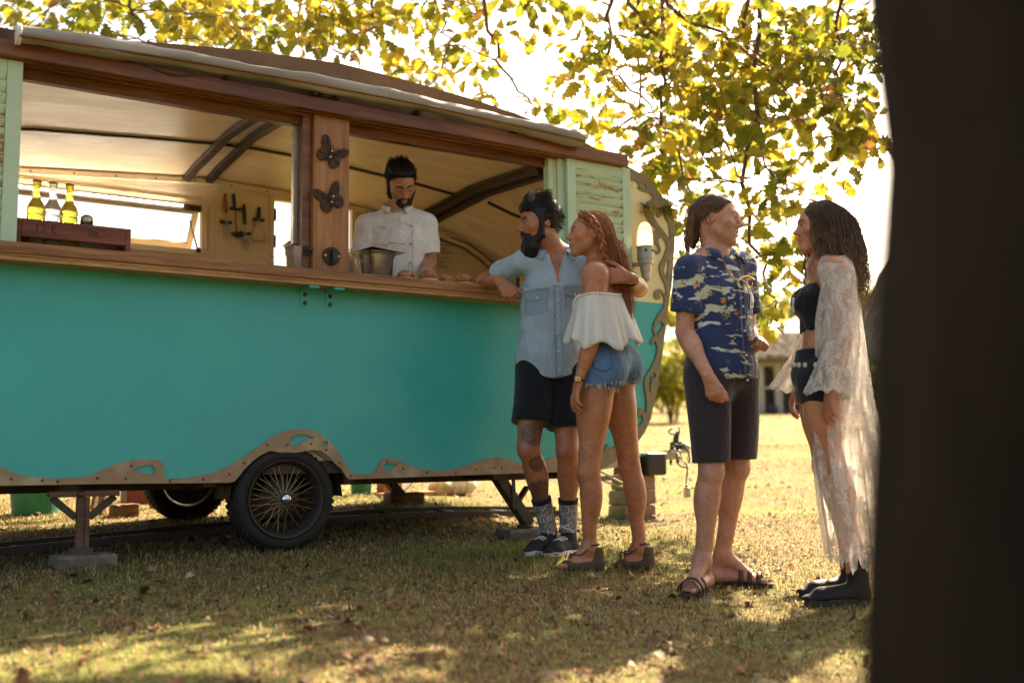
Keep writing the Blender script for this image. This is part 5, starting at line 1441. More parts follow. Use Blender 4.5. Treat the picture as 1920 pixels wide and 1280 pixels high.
def man_hawaiian():
    P0 = P_hawaiian; J = {k: A3(*v) for k, v in J_hawaiian.items()}
    zf = gz(P0[0], P0[1]) - P0[2]
    fR = gz(P0[0] + J['toR'][0], P0[1] + J['toR'][1]) - P0[2] + 0.016; fL = gz(P0[0] + J['toL'][0], P0[1] + J['toL'][1]) - P0[2] + 0.016
    sp, la = spine(J); fs = np.cross(la[3], UP); fh = np.cross(la[0], UP)
    F = newf(J, 0.0052)
    F.tors(sp, la, (0.150, 0.135, 0.165, 0.13), (0.10, 0.092, 0.108, 0.075))
    for s in 'RL':
        F.rc(sp[3] + UP * 0.02, J['sh' + s], 0.055, 0.050, 0.03); F.rc(J['neck'] + UP * 0.01, J['sh' + s] + UP * 0.01, 0.032, 0.033, 0.04)
        arm(F, J['sh' + s], J['el' + s], J['wr' + s], (0.050, 0.039, 0.027))
    # hanging right hand, left fist at the waist
    d = nv(J['haR'] - J['wrR']); nrm = nv(A3(0.55, 0.75, 0.0)); hand(F, J['wrR'], d, nrm, side_for(d, nrm, A3(1, -0.4, 0)), (0.62, 0.70, 0.78, 0.8), 0.06, thumb=(0.95, 0.30, 0.25), sc=0.98)
    d = nv(J['haL'] - J['wrL']); nrm = nv(A3(-0.4, -0.2, -0.9)); hand(F, J['wrL'], d, nrm, side_for(d, nrm, A3(0.3, -0.9, 0.3)), (1.1, 1.15, 1.2, 1.2), 0.05, sc=0.95)
    for s, f in (('R', nv(A3(-0.45, -0.9, 0))), ('L', nv(A3(0.95, -0.3, 0)))):
        leg(F, J['hi' + s], J['kn' + s], J['an' + s], nv(fh * 0.7 + f * 0.3), (0.076, 0.056, 0.036), calf=1.08)
    foot(F, J['anR'], A3(J['toR'][0], J['toR'][1], 0), fR, 1); foot(F, J['anL'], A3(J['toL'][0], J['toL'][1], 0), fL, -1)
    H = Head(J['head'] - UP * 0.012, (0.95, -0.34, -0.09), (-0.02, 0, 1), 1.0)
    F.rc(H.w(0, -0.022, -0.045), J['neck'] - UP * 0.03, 0.054, 0.060, 0.025)
    F.rc(H.w(0, 0.03, -0.075), J['neck'] + fs * 0.03, 0.030, 0.030, 0.03)
    H.build(F, lids=0.0, mouth=0.004)
    # shirt
    S = Field(F.lo, F.lo + F.h * F.n, 0.0055)
    S.tors([sp[0] - UP * 0.10] + sp, [la[0]] + la, (0.188, 0.183, 0.170, 0.180, 0.13), (0.140, 0.135, 0.125, 0.128, 0.085))
    A_ = subf(S)
    for s in 'RL':
        a = J['sh' + s]; e = J['el' + s]; B = subf(S)
        B.rc(sp[3], a, 0.070, 0.062, 0.03); B.rc(a, a + (e - a) * 0.9, 0.060, 0.078, 0.02)
        B.cut(a + (e - a) * (0.70 if s == 'R' else 0.72), e - a, 0.006)
        merge(A_, B, 0.01)
        S.rc(J['neck'] - UP * 0.012, a + UP * 0.003, 0.040, 0.045, 0.03)
    merge(S, A_, 0.02)
    hem = sp[0][2] - 0.075
    S.disp(0.008, 19, 3, (1.2, 1.2, 0.5)); S.disp(0.004, 45, 4, (1.2, 1.2, 0.6))
    S.cut(A3(0, 0, hem), (0.05, 0, -1), 0.006, wave=lambda X, Y, Z: 0.012 * np.sin(9 * X - 7 * Y))
    S.rc(J['neck'] - UP * 0.01, J['neck'] + UP * 0.08, 0.062, 0.062, 0.004, 's')
    S.rc(J['neck'] + fs * 0.05 + UP * 0.03, J['neck'] + fs * 0.135 - UP * 0.075, 0.042, 0.006, 0.004, 's')
    # shorts
    T_ = Field(F.lo, A3(*(F.lo + F.h * F.n)[:2], 1.15), 0.0065)
    T_.tors([sp[0] + UP * 0.06, sp[0] - UP * 0.03], [la[0], la[0]], (0.150, 0.162), (0.108, 0.118))
    for s in 'RL':
        B = subf(T_); h_ = J['hi' + s]; k_ = J['kn' + s]
        B.rc(h_ + UP * 0.02, h_ + (k_ - h_) * 1.02, 0.098, 0.083, 0.02)
        B.disp(0.010, 17, 9 + ord(s), (1, 1, 0.5)); B.cut(h_ + (k_ - h_) * 0.93, k_ - h_, 0.006)
        merge(T_, B, 0.05)
    def colf(V, C):
        H.color(V, C, (0.52, 0.255, 0.160), (0.42, 0.17, 0.13), (0.17, 0.09, 0.045), (0.06, 0.05, 0.04))
        q = H.loc(V)
        st = np.exp(-((q[:, 1] - 0.085) ** 2 / 0.0009 + (q[:, 2] + 0.040) ** 2 / 0.00004)) * (np.abs(q[:, 0]) < 0.03)
        ch = np.exp(-((q[:, 2] + 0.09) ** 2 / 0.0009)) * (q[:, 1] > 0.02) * (np.abs(q[:, 0]) < 0.06) * (q[:, 2] > -0.14)
        mk = np.clip(0.75 * st + 0.35 * ch, 0, 0.8)[:, None]; C[:] = C * (1 - mk) + A3(0.16, 0.08, 0.04) * mk
        red = np.exp(-((V[:, 2] - J['anR'][2]) / 0.25) ** 2)[:, None] * 0.15; C[:] = C * (1 - red) + A3(0.40, 0.20, 0.13) * red
        return C
    o = person(F, P0, 'standing man in navy island print shirt, dark shorts and sandals, hair tied back', (0.52, 0.255, 0.160), colf, J)
    sh = field_obj(S, 'shirt', M_ISLAND, o, it=2)
    field_obj(T_, 'shorts', M_CHARSHORT, o, it=2)
    collar(o, J['neck'] - UP * 0.005 + fs * 0.012, fs, 0.066, -0.012, M_ISLAND, h=0.038, flap=0.045, gap=0.75, tip=0.06, tilt=0.03)
    # placket and breast pocket
    ctr = sp[1] + (sp[2] - sp[1]) * 0.4
    patch(S, ctr + la[2] * 0.0 - UP * 0.03, la[2], UP, [(-0.016, -0.32), (0.016, -0.32), (0.016, 0.20), (-0.016, 0.20)], -fs, sh, 'placket', M_ISLAND, 0.003, 0.004)
    patch(S, ctr + la[2] * 0.09 + UP * 0.10, la[2], UP, [(-0.05, -0.06), (0.05, -0.06), (0.05, 0.06), (-0.05, 0.06)], -nv(fs + la[2] * 0.25), sh, 'breast_pocket', M_ISLAND, 0.003, 0.004)
    beads(S, [ctr + UP * t for t in (-0.28, -0.17, -0.06, 0.05)], -fs, 0.006, sh, 'button', M_BUTTON, 0.008)
    # sunglasses on a cord
    G = S.project((ctr + UP * 0.165 + la[2] * 0.03 + fs * 0.30)[None], -fs, 0.012)[0]
    gl = empty('hanging_glasses', tuple(G), 0, o)
    for sgn in (-1, 1):
        c0 = la[2] * 0.031 * sgn
        ring = [tuple(c0 + la[2] * 0.024 * math.cos(a) + UP * (0.019 * math.sin(a) - 0.012) + fs * 0.004) for a in np.linspace(0, 6.283, 19)]
        MB().tube(ring, 0.0024, 6).build('glasses_rim', M_GOLD, gl, smooth=True)
        V = [tuple(c0 - UP * 0.012)] + ring[:-1]
        MB().add(V, [(0, i + 1, (i + 1) % 18 + 1) for i in range(18)]).build('lens', M_LENS, gl)
    MB().tube([tuple(la[2] * t + UP * (0.020 - 5 * t * t) + fs * 0.010) for t in np.linspace(-0.064, 0.064, 9)], 0.004, 6).build('glasses_temple', M_GOLD, gl)
    for sgn in (-1, 1):
        q0 = J['neck'] + la[2] * sgn * 0.070 + fs * 0.01 + UP * 0.03; q1 = G + la[2] * sgn * 0.058 + UP * 0.005
        pp = np.array([q0 + (q1 - q0) * t for t in np.linspace(0.25, 0.9, 7)])
        pj = S.project(pp + fs * 0.2, -fs, 0.005); pj = np.where((np.abs(S.at(pj) - 0.005) < 0.01)[:, None], pj, pp)
        MB().tube([tuple(p - G) for p in [q0] + list(pj) + [q1]], 0.0026, 6).build('glasses_cord', M_CORD, gl)
    # sandals
    for s, f0, sd in (('R', fR, 1), ('L', fL, -1)):
        an, to = J['an' + s].copy(), J['to' + s].copy(); d = to - an; d[2] = 0; d = nv(d); lt = np.cross(UP, d)
        ctr_ = A3((an[0] + to[0]) / 2, (an[1] + to[1]) / 2, f0) - d * 0.008; L = np.linalg.norm((to - an)[:2]) / 2 + 0.045
        ol = [(L * math.cos(a) * (1 if math.cos(a) > 0 else 1.0), (0.048 if math.cos(a) > 0 else 0.036) * math.sin(a)) for a in np.linspace(0, 6.283, 25)[:-1]]
        V = []
        for z in (-0.016, 0.001):
            V += [tuple(ctr_ + d * p[0] + lt * p[1] + UP * z) for p in ol]
        n = len(ol); Fc = [tuple(range(n)), tuple(range(2 * n - 1, n - 1, -1))] + [(i, n + i, n + (i + 1) % n, (i + 1) % n) for i in range(n)]
        sd_ = empty('sandal', (0, 0, 0), 0, o)
        MB().add(V, Fc).build('sole', M_SOLE, sd_, bevel=0.003)
        for t, w, hh in ((0.075, 0.020, 0.046), (0.042, 0.022, 0.056), (0.008, 0.020, 0.068)):
            b0 = A3(to[0], to[1], f0) - d * (0.115 - t if False else (0.02 + (0.083 - t) * 1.15))
            pts = [b0 + lt * 0.050 * math.cos(a) + UP * (hh * math.sin(a) + 0.002) for a in np.linspace(0, math.pi, 11)]
            strap(sd_, pts, w, 0.004, 'strap', M_SANDAL, [tuple(lt * math.cos(a) + UP * math.sin(a)) for a in np.linspace(0, math.pi, 11)])
        bk = A3(an[0], an[1], f0) 
    # hair: slicked back to a loose tail
    n = 900; r = scalp(H, n, 21, zmin=0.02, ymax=0.089, r=(0.078, 0.099, 0.089)); R0 = H.W(r)
    back = H.R @ A3(0, -1, 0); dn = -UP
    tie = H.w(0, -0.108, 0.0)
    def vel(P, t):
        to = unit(tie - P)
        if t < 0.55: return to + 0.15 * unit(P - H.c)
        return dn * 1.0 + back * (0.25 - 0.3 * t) + 0.35 * np.sin(P * 40 + 3)
    coll = [(H.w(0, -0.014, 0.034), A3(0.081, 0.103, 0.093) * H.sc, H.R)]
    paths = hair_flow(R0, 11, np.random.default_rng(3).uniform(0.16, 0.30, n), vel, coll, 5, 0.0008)
    V, Q = tubes(paths, np.random.default_rng(4).uniform(0.0011, 0.0021, n), 0, 3)
    n2 = 480; rg = np.random.default_rng(8)
    r2 = H.W(np.stack([rg.uniform(-0.06, 0.06, n2), rg.uniform(-0.115, -0.07, n2), rg.uniform(-0.03, 0.05, n2)], 1))
    p2 = hair_flow(r2, 10, rg.uniform(0.07, 0.19, n2), lambda P, t: dn + back * 0.75 * (1 - t) + 0.35 * np.sin(P * 55), coll + [(J['neck'] + UP * 0.02, A3(0.066, 0.066, 0.12), np.eye(3))], 6, 0.0015)
    V2, Q2 = tubes(p2, rg.uniform(0.0008, 0.0016, n2), 0, 3)
    K = Field(H.c - 0.16, H.c + 0.16, 0.004); hair_cap(H, K, (0.0785, 0.100, 0.0905), 0.068, -0.02)
    Vk, Qk = hair_mass(H, K, [([(0, -0.08, 0.03), (0, -0.102, -0.03), (0, -0.106, -0.085), (0.01, -0.10, -0.125)], [0.05, 0.036, 0.028, 0.010])], 3, 0.005)
    C = np.concatenate([dyed(12 * 3, n, (0.055, 0.026, 0.012), (0.20, 0.10, 0.045), 1), dyed(11 * 3, n2, (0.10, 0.05, 0.022), (0.34, 0.18, 0.08), 2), np.tile((0.06, 0.03, 0.015), (len(Vk), 1))])
    tube_obj('hair', [(V, Q), (V2, Q2), (Vk, Qk)], M_HAIR, o, C)
    return o
M_BUTTON = pmat('pearl_button', (0.75, 0.72, 0.66), (0.65, 0.62, 0.56), 40, 0.3, bmp=0)
M_GOLD = pmat('gold_metal', (0.75, 0.50, 0.22), (0.65, 0.42, 0.18), 30, 0.25, 0.9, bmp=0)
M_CORD = pmat('tan_cord', (0.42, 0.26, 0.12), (0.33, 0.2, 0.09), 90, 0.7, bmp=0.2)
M_LENS = thin_glass('amber_lens', (0.55, 0.42, 0.25), 0.15)

# ================================================================== bearded man leaning on the counter
M_DENIMSHIRT = cloth_mat('washed_denim_shirt', (0.29, 0.38, 0.46), (0.41, 0.50, 0.57), 220, 0.45, 0.2)
M_DENIMDARK = cloth_mat('denim_pocket', (0.21, 0.30, 0.39), (0.30, 0.40, 0.49), 220, 0.3, 0.2)
M_BLACKSHORT = cloth_mat('black_cotton', (0.010, 0.010, 0.014), (0.017, 0.017, 0.022), 200, 0.35, 0.2)
M_CANVASSHOE = pmat('black_canvas', (0.014, 0.014, 0.018), (0.022, 0.022, 0.026), 80, 0.8, bmp=0.2)
M_WHITERUB = pmat('white_rubber', (0.70, 0.66, 0.60), (0.58, 0.54, 0.48), 20, 0.6, bmp=0.1)
m, nt, b = new_mat('ribbed_grey_sock')
tcn = nt.nodes.new('ShaderNodeTexCoord'); 
nn = noise(nt, 40, 3, 0.7, (6, 6, 0.4)); n2 = noise(nt, 14, 3, 0.7)
c = ramp(nt, nn, [(0.42, (0.055, 0.052, 0.060)), (0.58, (0.50, 0.48, 0.47))])
nt.links.new(mixc(nt, ramp(nt, n2, [(0.52, (0, 0, 0)), (0.62, (0.8, 0.8, 0.8))]), c, (0.05, 0.05, 0.055)), b.inputs['Base Color']); b.inputs['Roughness'].default_value = 0.95
bump(nt, b, nn, 0.5, 0.004)
M_SOCK = m

def shoe(parent, an, toe, g0, up_mat, sole_mat, name, tall=0.0, w=0.046, laces=None, sole_h=0.022, hb=0.035):
    an = A3(*an); toe = A3(*toe); d = toe - an; d[2] = 0; Ld = np.linalg.norm(d); d = nv(d); lt = np.cross(UP, d)
    s_ = empty(name, (0, 0, 0), 0, parent)
    F = Field(np.minimum(an, toe) - 0.12, A3(*(np.maximum(an, toe) + 0.12)[:2], max(an[2] + 0.06 + tall, g0 + 0.2)), 0.0045)
    z = lambda h: UP * (g0 + h - 0)
    b2 = lambda p: A3(p[0], p[1], 0)
    heel = b2(an) - d * hb; ball = b2(toe) - d * 0.075; tip = b2(toe) - d * 0.018
    F.rc(heel + z(0.038), ball + z(0.034), w * 0.78, w * 0.95, 0.02, flat=UP, fs=0.9); F.rc(ball + z(0.030), tip + z(0.026), w * 0.95, w * 0.62, 0.02, flat=UP, fs=0.62)
    F.rc(b2(an) + z(0.06), ball + z(0.036), w * 0.80, w * 0.6, 0.02); F.rc(b2(an) + z(0.05), an + UP * (0.03 + tall), w * 0.92, w * (1.0 if tall else 0.80), 0.02)
    F.cut(A3(0, 0, g0 + sole_h), (0, 0, -1), 0.003)
    F.cut(an + UP * (-0.005 + tall), nv(UP * 1.0 - d * (0.30 if not tall else -0.12)), 0.004)
    field_obj(F, 'upper', up_mat, s_, it=1)
    ol = []
    for a in np.linspace(0, 6.283, 31)[:-1]:
        cx = math.cos(a); L1 = (Ld + hb + w * 0.78) / 2
        wid = w * (1.04 if cx > 0.1 else 0.86 + 0.14 * max(0, (cx + 0.4) / 0.5))
        ol.append((L1 * cx, wid * np.sign(math.sin(a)) * abs(math.sin(a)) ** 0.75))
    ctr = b2((an + toe) / 2) - d * (hb + w * 0.78) / 2
    V = []
    for h_ in (0.0, sole_h + 0.004): V += [tuple(ctr + d * p[0] + lt * p[1] + UP * (g0 + h_)) for p in ol]
    n = len(ol)
    MB().add(V, [tuple(range(n)), tuple(range(2 * n - 1, n - 1, -1))] + [(i, n + i, n + (i + 1) % n, (i + 1) % n) for i in range(n)]).build('sole', sole_mat, s_, bevel=0.003)
    if laces:
        for k in range(4):
            c0 = b2(toe) - d * (0.105 + 0.021 * k)
            P = F.project(np.array([c0 + lt * t for t in np.linspace(-0.028, 0.028, 7)]) + UP * (g0 + 0.25), -UP, 0.004)
            MB().tube([tuple(p) for p in P], 0.0045, 6).build('lace', laces, s_, smooth=True)
        k0 = F.project(np.array([b2(toe) - d * 0.185]) + UP * (g0 + 0.3), -UP, 0.006)[0]
        for sg in (-1, 1):
            MB().tube([tuple(k0 + lt * sg * 0.03 * math.sin(t) + d * 0.03 * (1 - math.cos(t)) * 0.6 + UP * 0.012 * math.sin(t)) for t in np.linspace(0, 5.6, 10)], 0.0038, 5).build('lace_bow', laces, s_)
            MB().tube([tuple(k0), tuple(k0 + lt * sg * 0.03 + d * 0.02 - UP * 0.005), tuple(k0 + lt * sg * 0.045 + d * 0.01 - UP * 0.03)], 0.003, 5).build('lace_end', laces, s_)
    return s_, F

def tattoo_mask(V, ctr, rad, seed, spokes=9):
    """flat ink rosette on the skin near ctr"""
    r = np.linalg.norm(V - ctr, axis=1) / rad
    q = V - ctr; a = np.arctan2(q[:, 2], q[:, 0] * 0.9 + q[:, 1] * 0.3)
    pat = 0.5 + 0.5 * np.sin(spokes * a + 6 * np.sin(r * 9 + seed)) * np.cos(r * 16)
    return np.clip((1.05 - r) * 6, 0, 1) * np.clip(0.35 + pat, 0, 1)

def man_denim():
    P0 = P_denim; J = {k: A3(*v) for k, v in J_denim.items()}
    gR = gz(P0[0] + J['toR'][0], P0[1] + J['toR'][1]) - P0[2]; gL = gz(P0[0] + J['toL'][0], P0[1] + J['toL'][1]) - P0[2]
    sp, la = spine(J); fs = np.cross(la[3], UP); fh = np.cross(la[0], UP)
    F = newf(J, 0.0052)
    F.tors(sp, la, (0.150, 0.135, 0.155, 0.125), (0.10, 0.092, 0.108, 0.075))
    for s in 'RL':
        F.rc(sp[3] + UP * 0.02, J['sh' + s], 0.055, 0.050, 0.03); F.rc(J['neck'] + UP * 0.01, J['sh' + s] + UP * 0.01, 0.034, 0.034, 0.04)
        arm(F, J['sh' + s], J['el' + s], J['wr' + s], (0.050, 0.041, 0.029))
        leg(F, J['hi' + s], J['kn' + s], J['an' + s], nv(A3(-0.5, -0.8, 0)), (0.086, 0.058, 0.037), calf=1.05)
    d = nv(A3(0.42, -0.55, -0.55)); nrm = nv(A3(0.1, 0.5, -0.5)); hand(F, J['wrR'], d, nrm, side_for(d, nrm, A3(0.8, 0.1, 0.2)), (0.55, 0.6, 0.6, 0.55), 0.10, thumb=(0.8, 0.5, 0.3), sc=1.02)
    d = nv(A3(-0.92, -0.16, 0.10)); nrm = nv(A3(-0.15, 0.9, -0.25)); hand(F, J['wrL'], d, nrm, side_for(d, nrm, A3(0, 0, 1)), (0.22, 0.22, 0.24, 0.26), 0.22, thumb=(0.75, 0.75, 0.1), sc=1.05)
    H = Head(J['head'] - UP * 0.016, (-0.94, -0.30, -0.13), (0.0, 0, 1), 1.02)
    F.rc(H.w(0, -0.022, -0.045), J['neck'] - UP * 0.03, 0.056, 0.064, 0.025)
    F.rc(H.w(0, 0.02, -0.08), J['neck'] + fs * 0.03, 0.030, 0.032, 0.03)
    H.build(F)
    S = Field(F.lo, F.lo + F.h * F.n, 0.0055)
    S.tors([sp[0] - UP * 0.10] + sp, [la[0]] + la, (0.175, 0.172, 0.160, 0.172, 0.13), (0.128, 0.125, 0.120, 0.126, 0.085))
    A_ = subf(S)
    for s in 'RL':
        a = J['sh' + s]; e = J['el' + s]; B = subf(S)
        B.rc(sp[3], a, 0.070, 0.064, 0.03); B.rc(a, a + (e - a) * 0.8, 0.063, 0.068, 0.02); B.cut(a + (e - a) * 0.56, e - a, 0.006); merge(A_, B, 0.01)
        S.rc(J['neck'] - UP * 0.012, a + UP * 0.003, 0.040, 0.046, 0.03)
        if s == 'R':   # turned-up cuff
            B = subf(S); B.rc(a + (e - a) * 0.34, a + (e - a) * 0.8, 0.070, 0.074, 0.0); B.cut(a + (e - a) * 0.58, e - a, 0.006); B.cut(a + (e - a) * 0.43, a - e, 0.006); merge(A_, B, 0.002)
    merge(S, A_, 0.02)
    S.disp(0.008, 18, 13, (1.1, 1.1, 0.6)); S.disp(0.004, 42, 14)
    hem = sp[0][2] - 0.085
    S.cut(A3(0, 0, hem), (0, 0, -1), 0.006, wave=lambda X, Y, Z: -0.022 * np.cos(16 * (X - J['pel'][0] - 0.02)))
    S.rc(J['neck'] - UP * 0.01, J['neck'] + UP * 0.08, 0.064, 0.064, 0.004, 's')
    S.rc(J['neck'] + fs * 0.085 + UP * 0.02, J['neck'] + fs * 0.125 - UP * 0.19, 0.062, 0.020, 0.004, 's')
    T_ = Field(F.lo, A3(*(F.lo + F.h * F.n)[:2], 1.15), 0.0065)
    T_.tors([sp[0] + UP * 0.06, sp[0] - UP * 0.05], [la[0], la[0]], (0.150, 0.160), (0.108, 0.118))
    for s in 'RL':
        B = subf(T_); h_ = J['hi' + s]; k_ = J['kn' + s]
        B.rc(h_ + UP * 0.0, h_ + (k_ - h_) * 0.95, 0.110, 0.098, 0.02); B.disp(0.008, 18, 19 + ord(s), (1, 1, 0.5)); B.cut(h_ + (k_ - h_) * (0.71 if s == 'R' else 0.76), k_ - h_, 0.006)
        merge(T_, B, 0.012)
    ta = J['knR'] + (J['hiR'] - J['knR']) * 0.16 + A3(0.02, -0.05, 0); tb = J['knR'] + (J['anR'] - J['knR']) * 0.20 + A3(0.02, -0.045, 0); tcx = J['knR'] + (J['anR'] - J['knR']) * 0.56 + A3(0.005, -0.045, 0)
    def colf(V, C):
        H.color(V, C, (0.39, 0.155, 0.076), (0.30, 0.12, 0.09), (0.02, 0.013, 0.01), brow_w=0.008)
        ink = np.maximum.reduce([tattoo_mask(V, ta, 0.066, 0, 5), tattoo_mask(V, tb, 0.042, 2, 3), tattoo_mask(V, tcx, 0.072, 1, 12)])[:, None] * 0.85
        C[:] = C * (1 - ink) + A3(0.035, 0.028, 0.026) * ink
        ch = np.exp(-np.linalg.norm(V - (J['neck'] + fs * 0.09 - UP * 0.09), axis=1) ** 2 / 0.003)[:, None] * 0.35; C[:] = C * (1 - ch) + A3(0.08, 0.04, 0.025) * ch
        return C
    o = person(F, P0, 'bearded dark haired man in light denim shirt and black shorts, elbow on the counter', (0.39, 0.155, 0.076), colf, J)
    sh = field_obj(S, 'shirt', M_DENIMSHIRT, o, it=2); field_obj(T_, 'shorts', M_BLACKSHORT, o, it=2)
    collar(o, J['neck'] - UP * 0.005 + fs * 0.012, fs, 0.068, -0.014, M_DENIMSHIRT, h=0.036, flap=0.042, gap=0.75, tip=0.06, tilt=0.03)
    ctr = sp[1] + (sp[2] - sp[1]) * 0.4
    patch(S, ctr, la[2], UP, [(-0.017, -0.36), (0.017, -0.36), (0.017, 0.13), (-0.017, 0.13)], -fs, sh, 'placket', M_DENIMSHIRT, 0.003, 0.004)
    for sg in (-1, 1):
        pk = patch(S, ctr + la[2] * 0.098 * sg + UP * 0.06, la[2], UP, [(-0.052, -0.055), (0, -0.068), (0.052, -0.055), (0.052, 0.06), (-0.052, 0.06)], -fs, sh, 'chest_pocket', M_DENIMDARK, 0.0025, 0.0035)
        patch(S, ctr + la[2] * 0.098 * sg + UP * 0.103, la[2], UP, [(-0.055, -0.022), (0, -0.04), (0.055, -0.022), (0.055, 0.02), (-0.055, 0.02)], -fs, pk, 'pocket_flap', M_DENIMDARK, 0.007, 0.004)
        beads(S, [ctr + la[2] * 0.098 * sg + UP * 0.078], -fs, 0.006, pk, 'snap_button', M_BUTTON, 0.012)
    beads(S, [ctr + UP * t for t in (-0.30, -0.21, -0.12, -0.03, 0.05, 0.11)], -fs, 0.0055, sh, 'snap_button', M_BUTTON, 0.009)
    for s, g0 in (('R', gR), ('L', gL)):
        an = J['an' + s]; k_ = J['kn' + s]; a2 = an + (k_ - an) * 0.36
        fr = np.array([[an + (k_ - an) * t - UP * (0.03 if t == 0 else 0) + (frame_z(k_ - an)[:, 0] * math.cos(a) + frame_z(k_ - an)[:, 1] * math.sin(a)) * (0.042 + 0.016 * t + 0.001 * math.sin(60 * t)) for a in np.linspace(0, 6.283, 25)[:-1]] for t in np.linspace(-0.06, 0.36, 12)])
        so = loft(o, fr, 'sock', M_SOCK, True, 0.004)
        fr = np.array([[an + (k_ - an) * t + (frame_z(k_ - an)[:, 0] * math.cos(a) + frame_z(k_ - an)[:, 1] * math.sin(a)) * (0.0435 + 0.016 * t) for a in np.linspace(0, 6.283, 25)[:-1]] for t in (0.315, 0.335, 0.375)])
        loft(so, fr, 'sock_band', M_BLACKSHORT, True, 0.005)
        shoe(o, an, A3(J['to' + s][0], J['to' + s][1], g0), g0, M_CANVASSHOE, M_WHITERUB, 'sneaker', laces=M_WHITERUB)
    # ring, watch strap, wrist bead
    e = J['elL']; w = J['wrL']; fz = frame_z(w - e)
    MB().tube([tuple(e + (w - e) * 0.93 + (fz[:, 0] * math.cos(a) + fz[:, 1] * math.sin(a)) * 0.031) for a in np.linspace(0, 6.283, 17)], 0.007, 6).build('wrist_strap', M_BLACKSHORT, o)
    MB().tube([tuple(e + (w - e) * 0.86 + (fz[:, 0] * math.cos(a) + fz[:, 1] * math.sin(a)) * 0.033) for a in np.linspace(0, 6.283, 17)], 0.005, 6).build('wrist_cuff', M_CORD, o)
    # hair: short sides, full wavy top swept back; beard
    rg = np.random.default_rng(31)
    K = Field(H.c - 0.19, H.c + 0.19, 0.004); hair_cap(H, K, (0.086, 0.108, 0.097), 0.070, -0.06)
    H.ell(K, (0, 0.02, 0.10), (0.060, 0.072, 0.034), 0.03); H.ell(K, (0, 0.062, 0.088), (0.048, 0.034, 0.026), 0.02); H.ell(K, (0, -0.05, 0.085), (0.062, 0.06, 0.04), 0.03)
    for x in (-1, 1): H.rc(K, (x * 0.072, 0.018, 0.045), (x * 0.071, 0.018, -0.02), 0.015, 0.012, 0.015)
    K.disp(0.003, 80, 5)
    Vk, Qk = K.surf(); Vk = relax(Vk, Qk, 1)
    n = 1000; r = scalp(H, n, 33, zmin=0.055, ymax=0.095, r=(0.080, 0.102, 0.098), back_low=0.0); R0 = H.W(r)
    back = H.R @ A3(0, -1, 0); up = H.R @ A3(0, 0, 1); fwd = H.R @ A3(0, 1, 0)
    coll = [(H.w(0, -0.014, 0.034), A3(0.080, 0.101, 0.092) * H.sc, H.R)]
    pth = hair_flow(R0, 9, rg.uniform(0.035, 0.085, n), lambda P, t: up * (1.1 - 1.2 * t) + fwd * (0.45 - 0.4 * t) + back * 1.1 * t + 0.5 * np.sin(P * 48 + 2), coll, 2, 0.001)
    V, Q = tubes(pth, rg.uniform(0.0010, 0.0021, n), 0, 3)
    n3 = 750; r3 = scalp(H, n3, 35, zmin=-0.02, ymax=0.07, r=(0.085, 0.107, 0.096), back_low=-0.06); V3, Q3 = tubes(hair_flow(H.W(r3), 4, rg.uniform(0.014, 0.030, n3), lambda P, t: -up * 0.8 + back * 0.6 + 0.5 * unit(P - H.c), (), 9, 0.0005), rg.uniform(0.001, 0.002, n3), 0, 3)
    C = np.concatenate([dyed(10 * 3, n, (0.006, 0.0045, 0.004), (0.022, 0.015, 0.012), 1), dyed(5 * 3, n3, (0.006, 0.0045, 0.004), (0.02, 0.014, 0.011), 6), np.tile((0.009, 0.0065, 0.0055), (len(Vk), 1))])
    tube_obj('hair', [(V, Q), (V3, Q3), (Vk, Qk)], M_HAIR, o, C)
    K = Field(H.w(0, 0.03, -0.08) - 0.15, H.w(0, 0.03, -0.08) + 0.15, 0.004)
    for x in (-1, 1):
        H.rc(K, (x * 0.071, 0.012, -0.012), (x * 0.062, 0.022, -0.06), 0.010, 0.018, 0.01); H.rc(K, (x * 0.062, 0.022, -0.06), (x * 0.030, 0.066, -0.112), 0.019, 0.030, 0.02)
        H.rc(K, (x * 0.004, 0.102, -0.043), (x * 0.034, 0.080, -0.062), 0.0075, 0.010, 0.01); H.rc(K, (x * 0.034, 0.080, -0.062), (x * 0.032, 0.070, -0.10), 0.012, 0.022, 0.02)
    H.ell(K, (0, 0.075, -0.118), (0.044, 0.040, 0.046), 0.03); H.ell(K, (0, 0.070, -0.148), (0.034, 0.034, 0.030), 0.03)
    H.rc(K, (-0.012, 0.11, -0.060), (0.012, 0.11, -0.060), 0.009, 0.009, 0.004, 's')
    K.disp(0.004, 90, 7)
    Vk, Qk = K.surf(); Vk = relax(Vk, Qk, 1)
    pick = rg.integers(0, len(Vk), 700); R0 = Vk[pick]; ctrb = H.w(0, 0.02, -0.05)
    pth = hair_flow(R0 - unit(R0 - ctrb) * 0.006, 5, rg.uniform(0.012, 0.026, 700), lambda P, t: unit(P - ctrb) * 0.8 - UP * 1.0 + 0.5 * np.sin(P * 80), (), 3, 0.0006)
    V, Q = tubes(pth, rg.uniform(0.0009, 0.0018, 700), 0, 3)
    tube_obj('beard', [(V, Q), (Vk, Qk)], M_HAIR, o, np.concatenate([dyed(6 * 3, 700, (0.006, 0.0045, 0.004), (0.018, 0.011, 0.008), 4), np.tile((0.008, 0.0055, 0.0045), (len(Vk), 1))]))
    return o

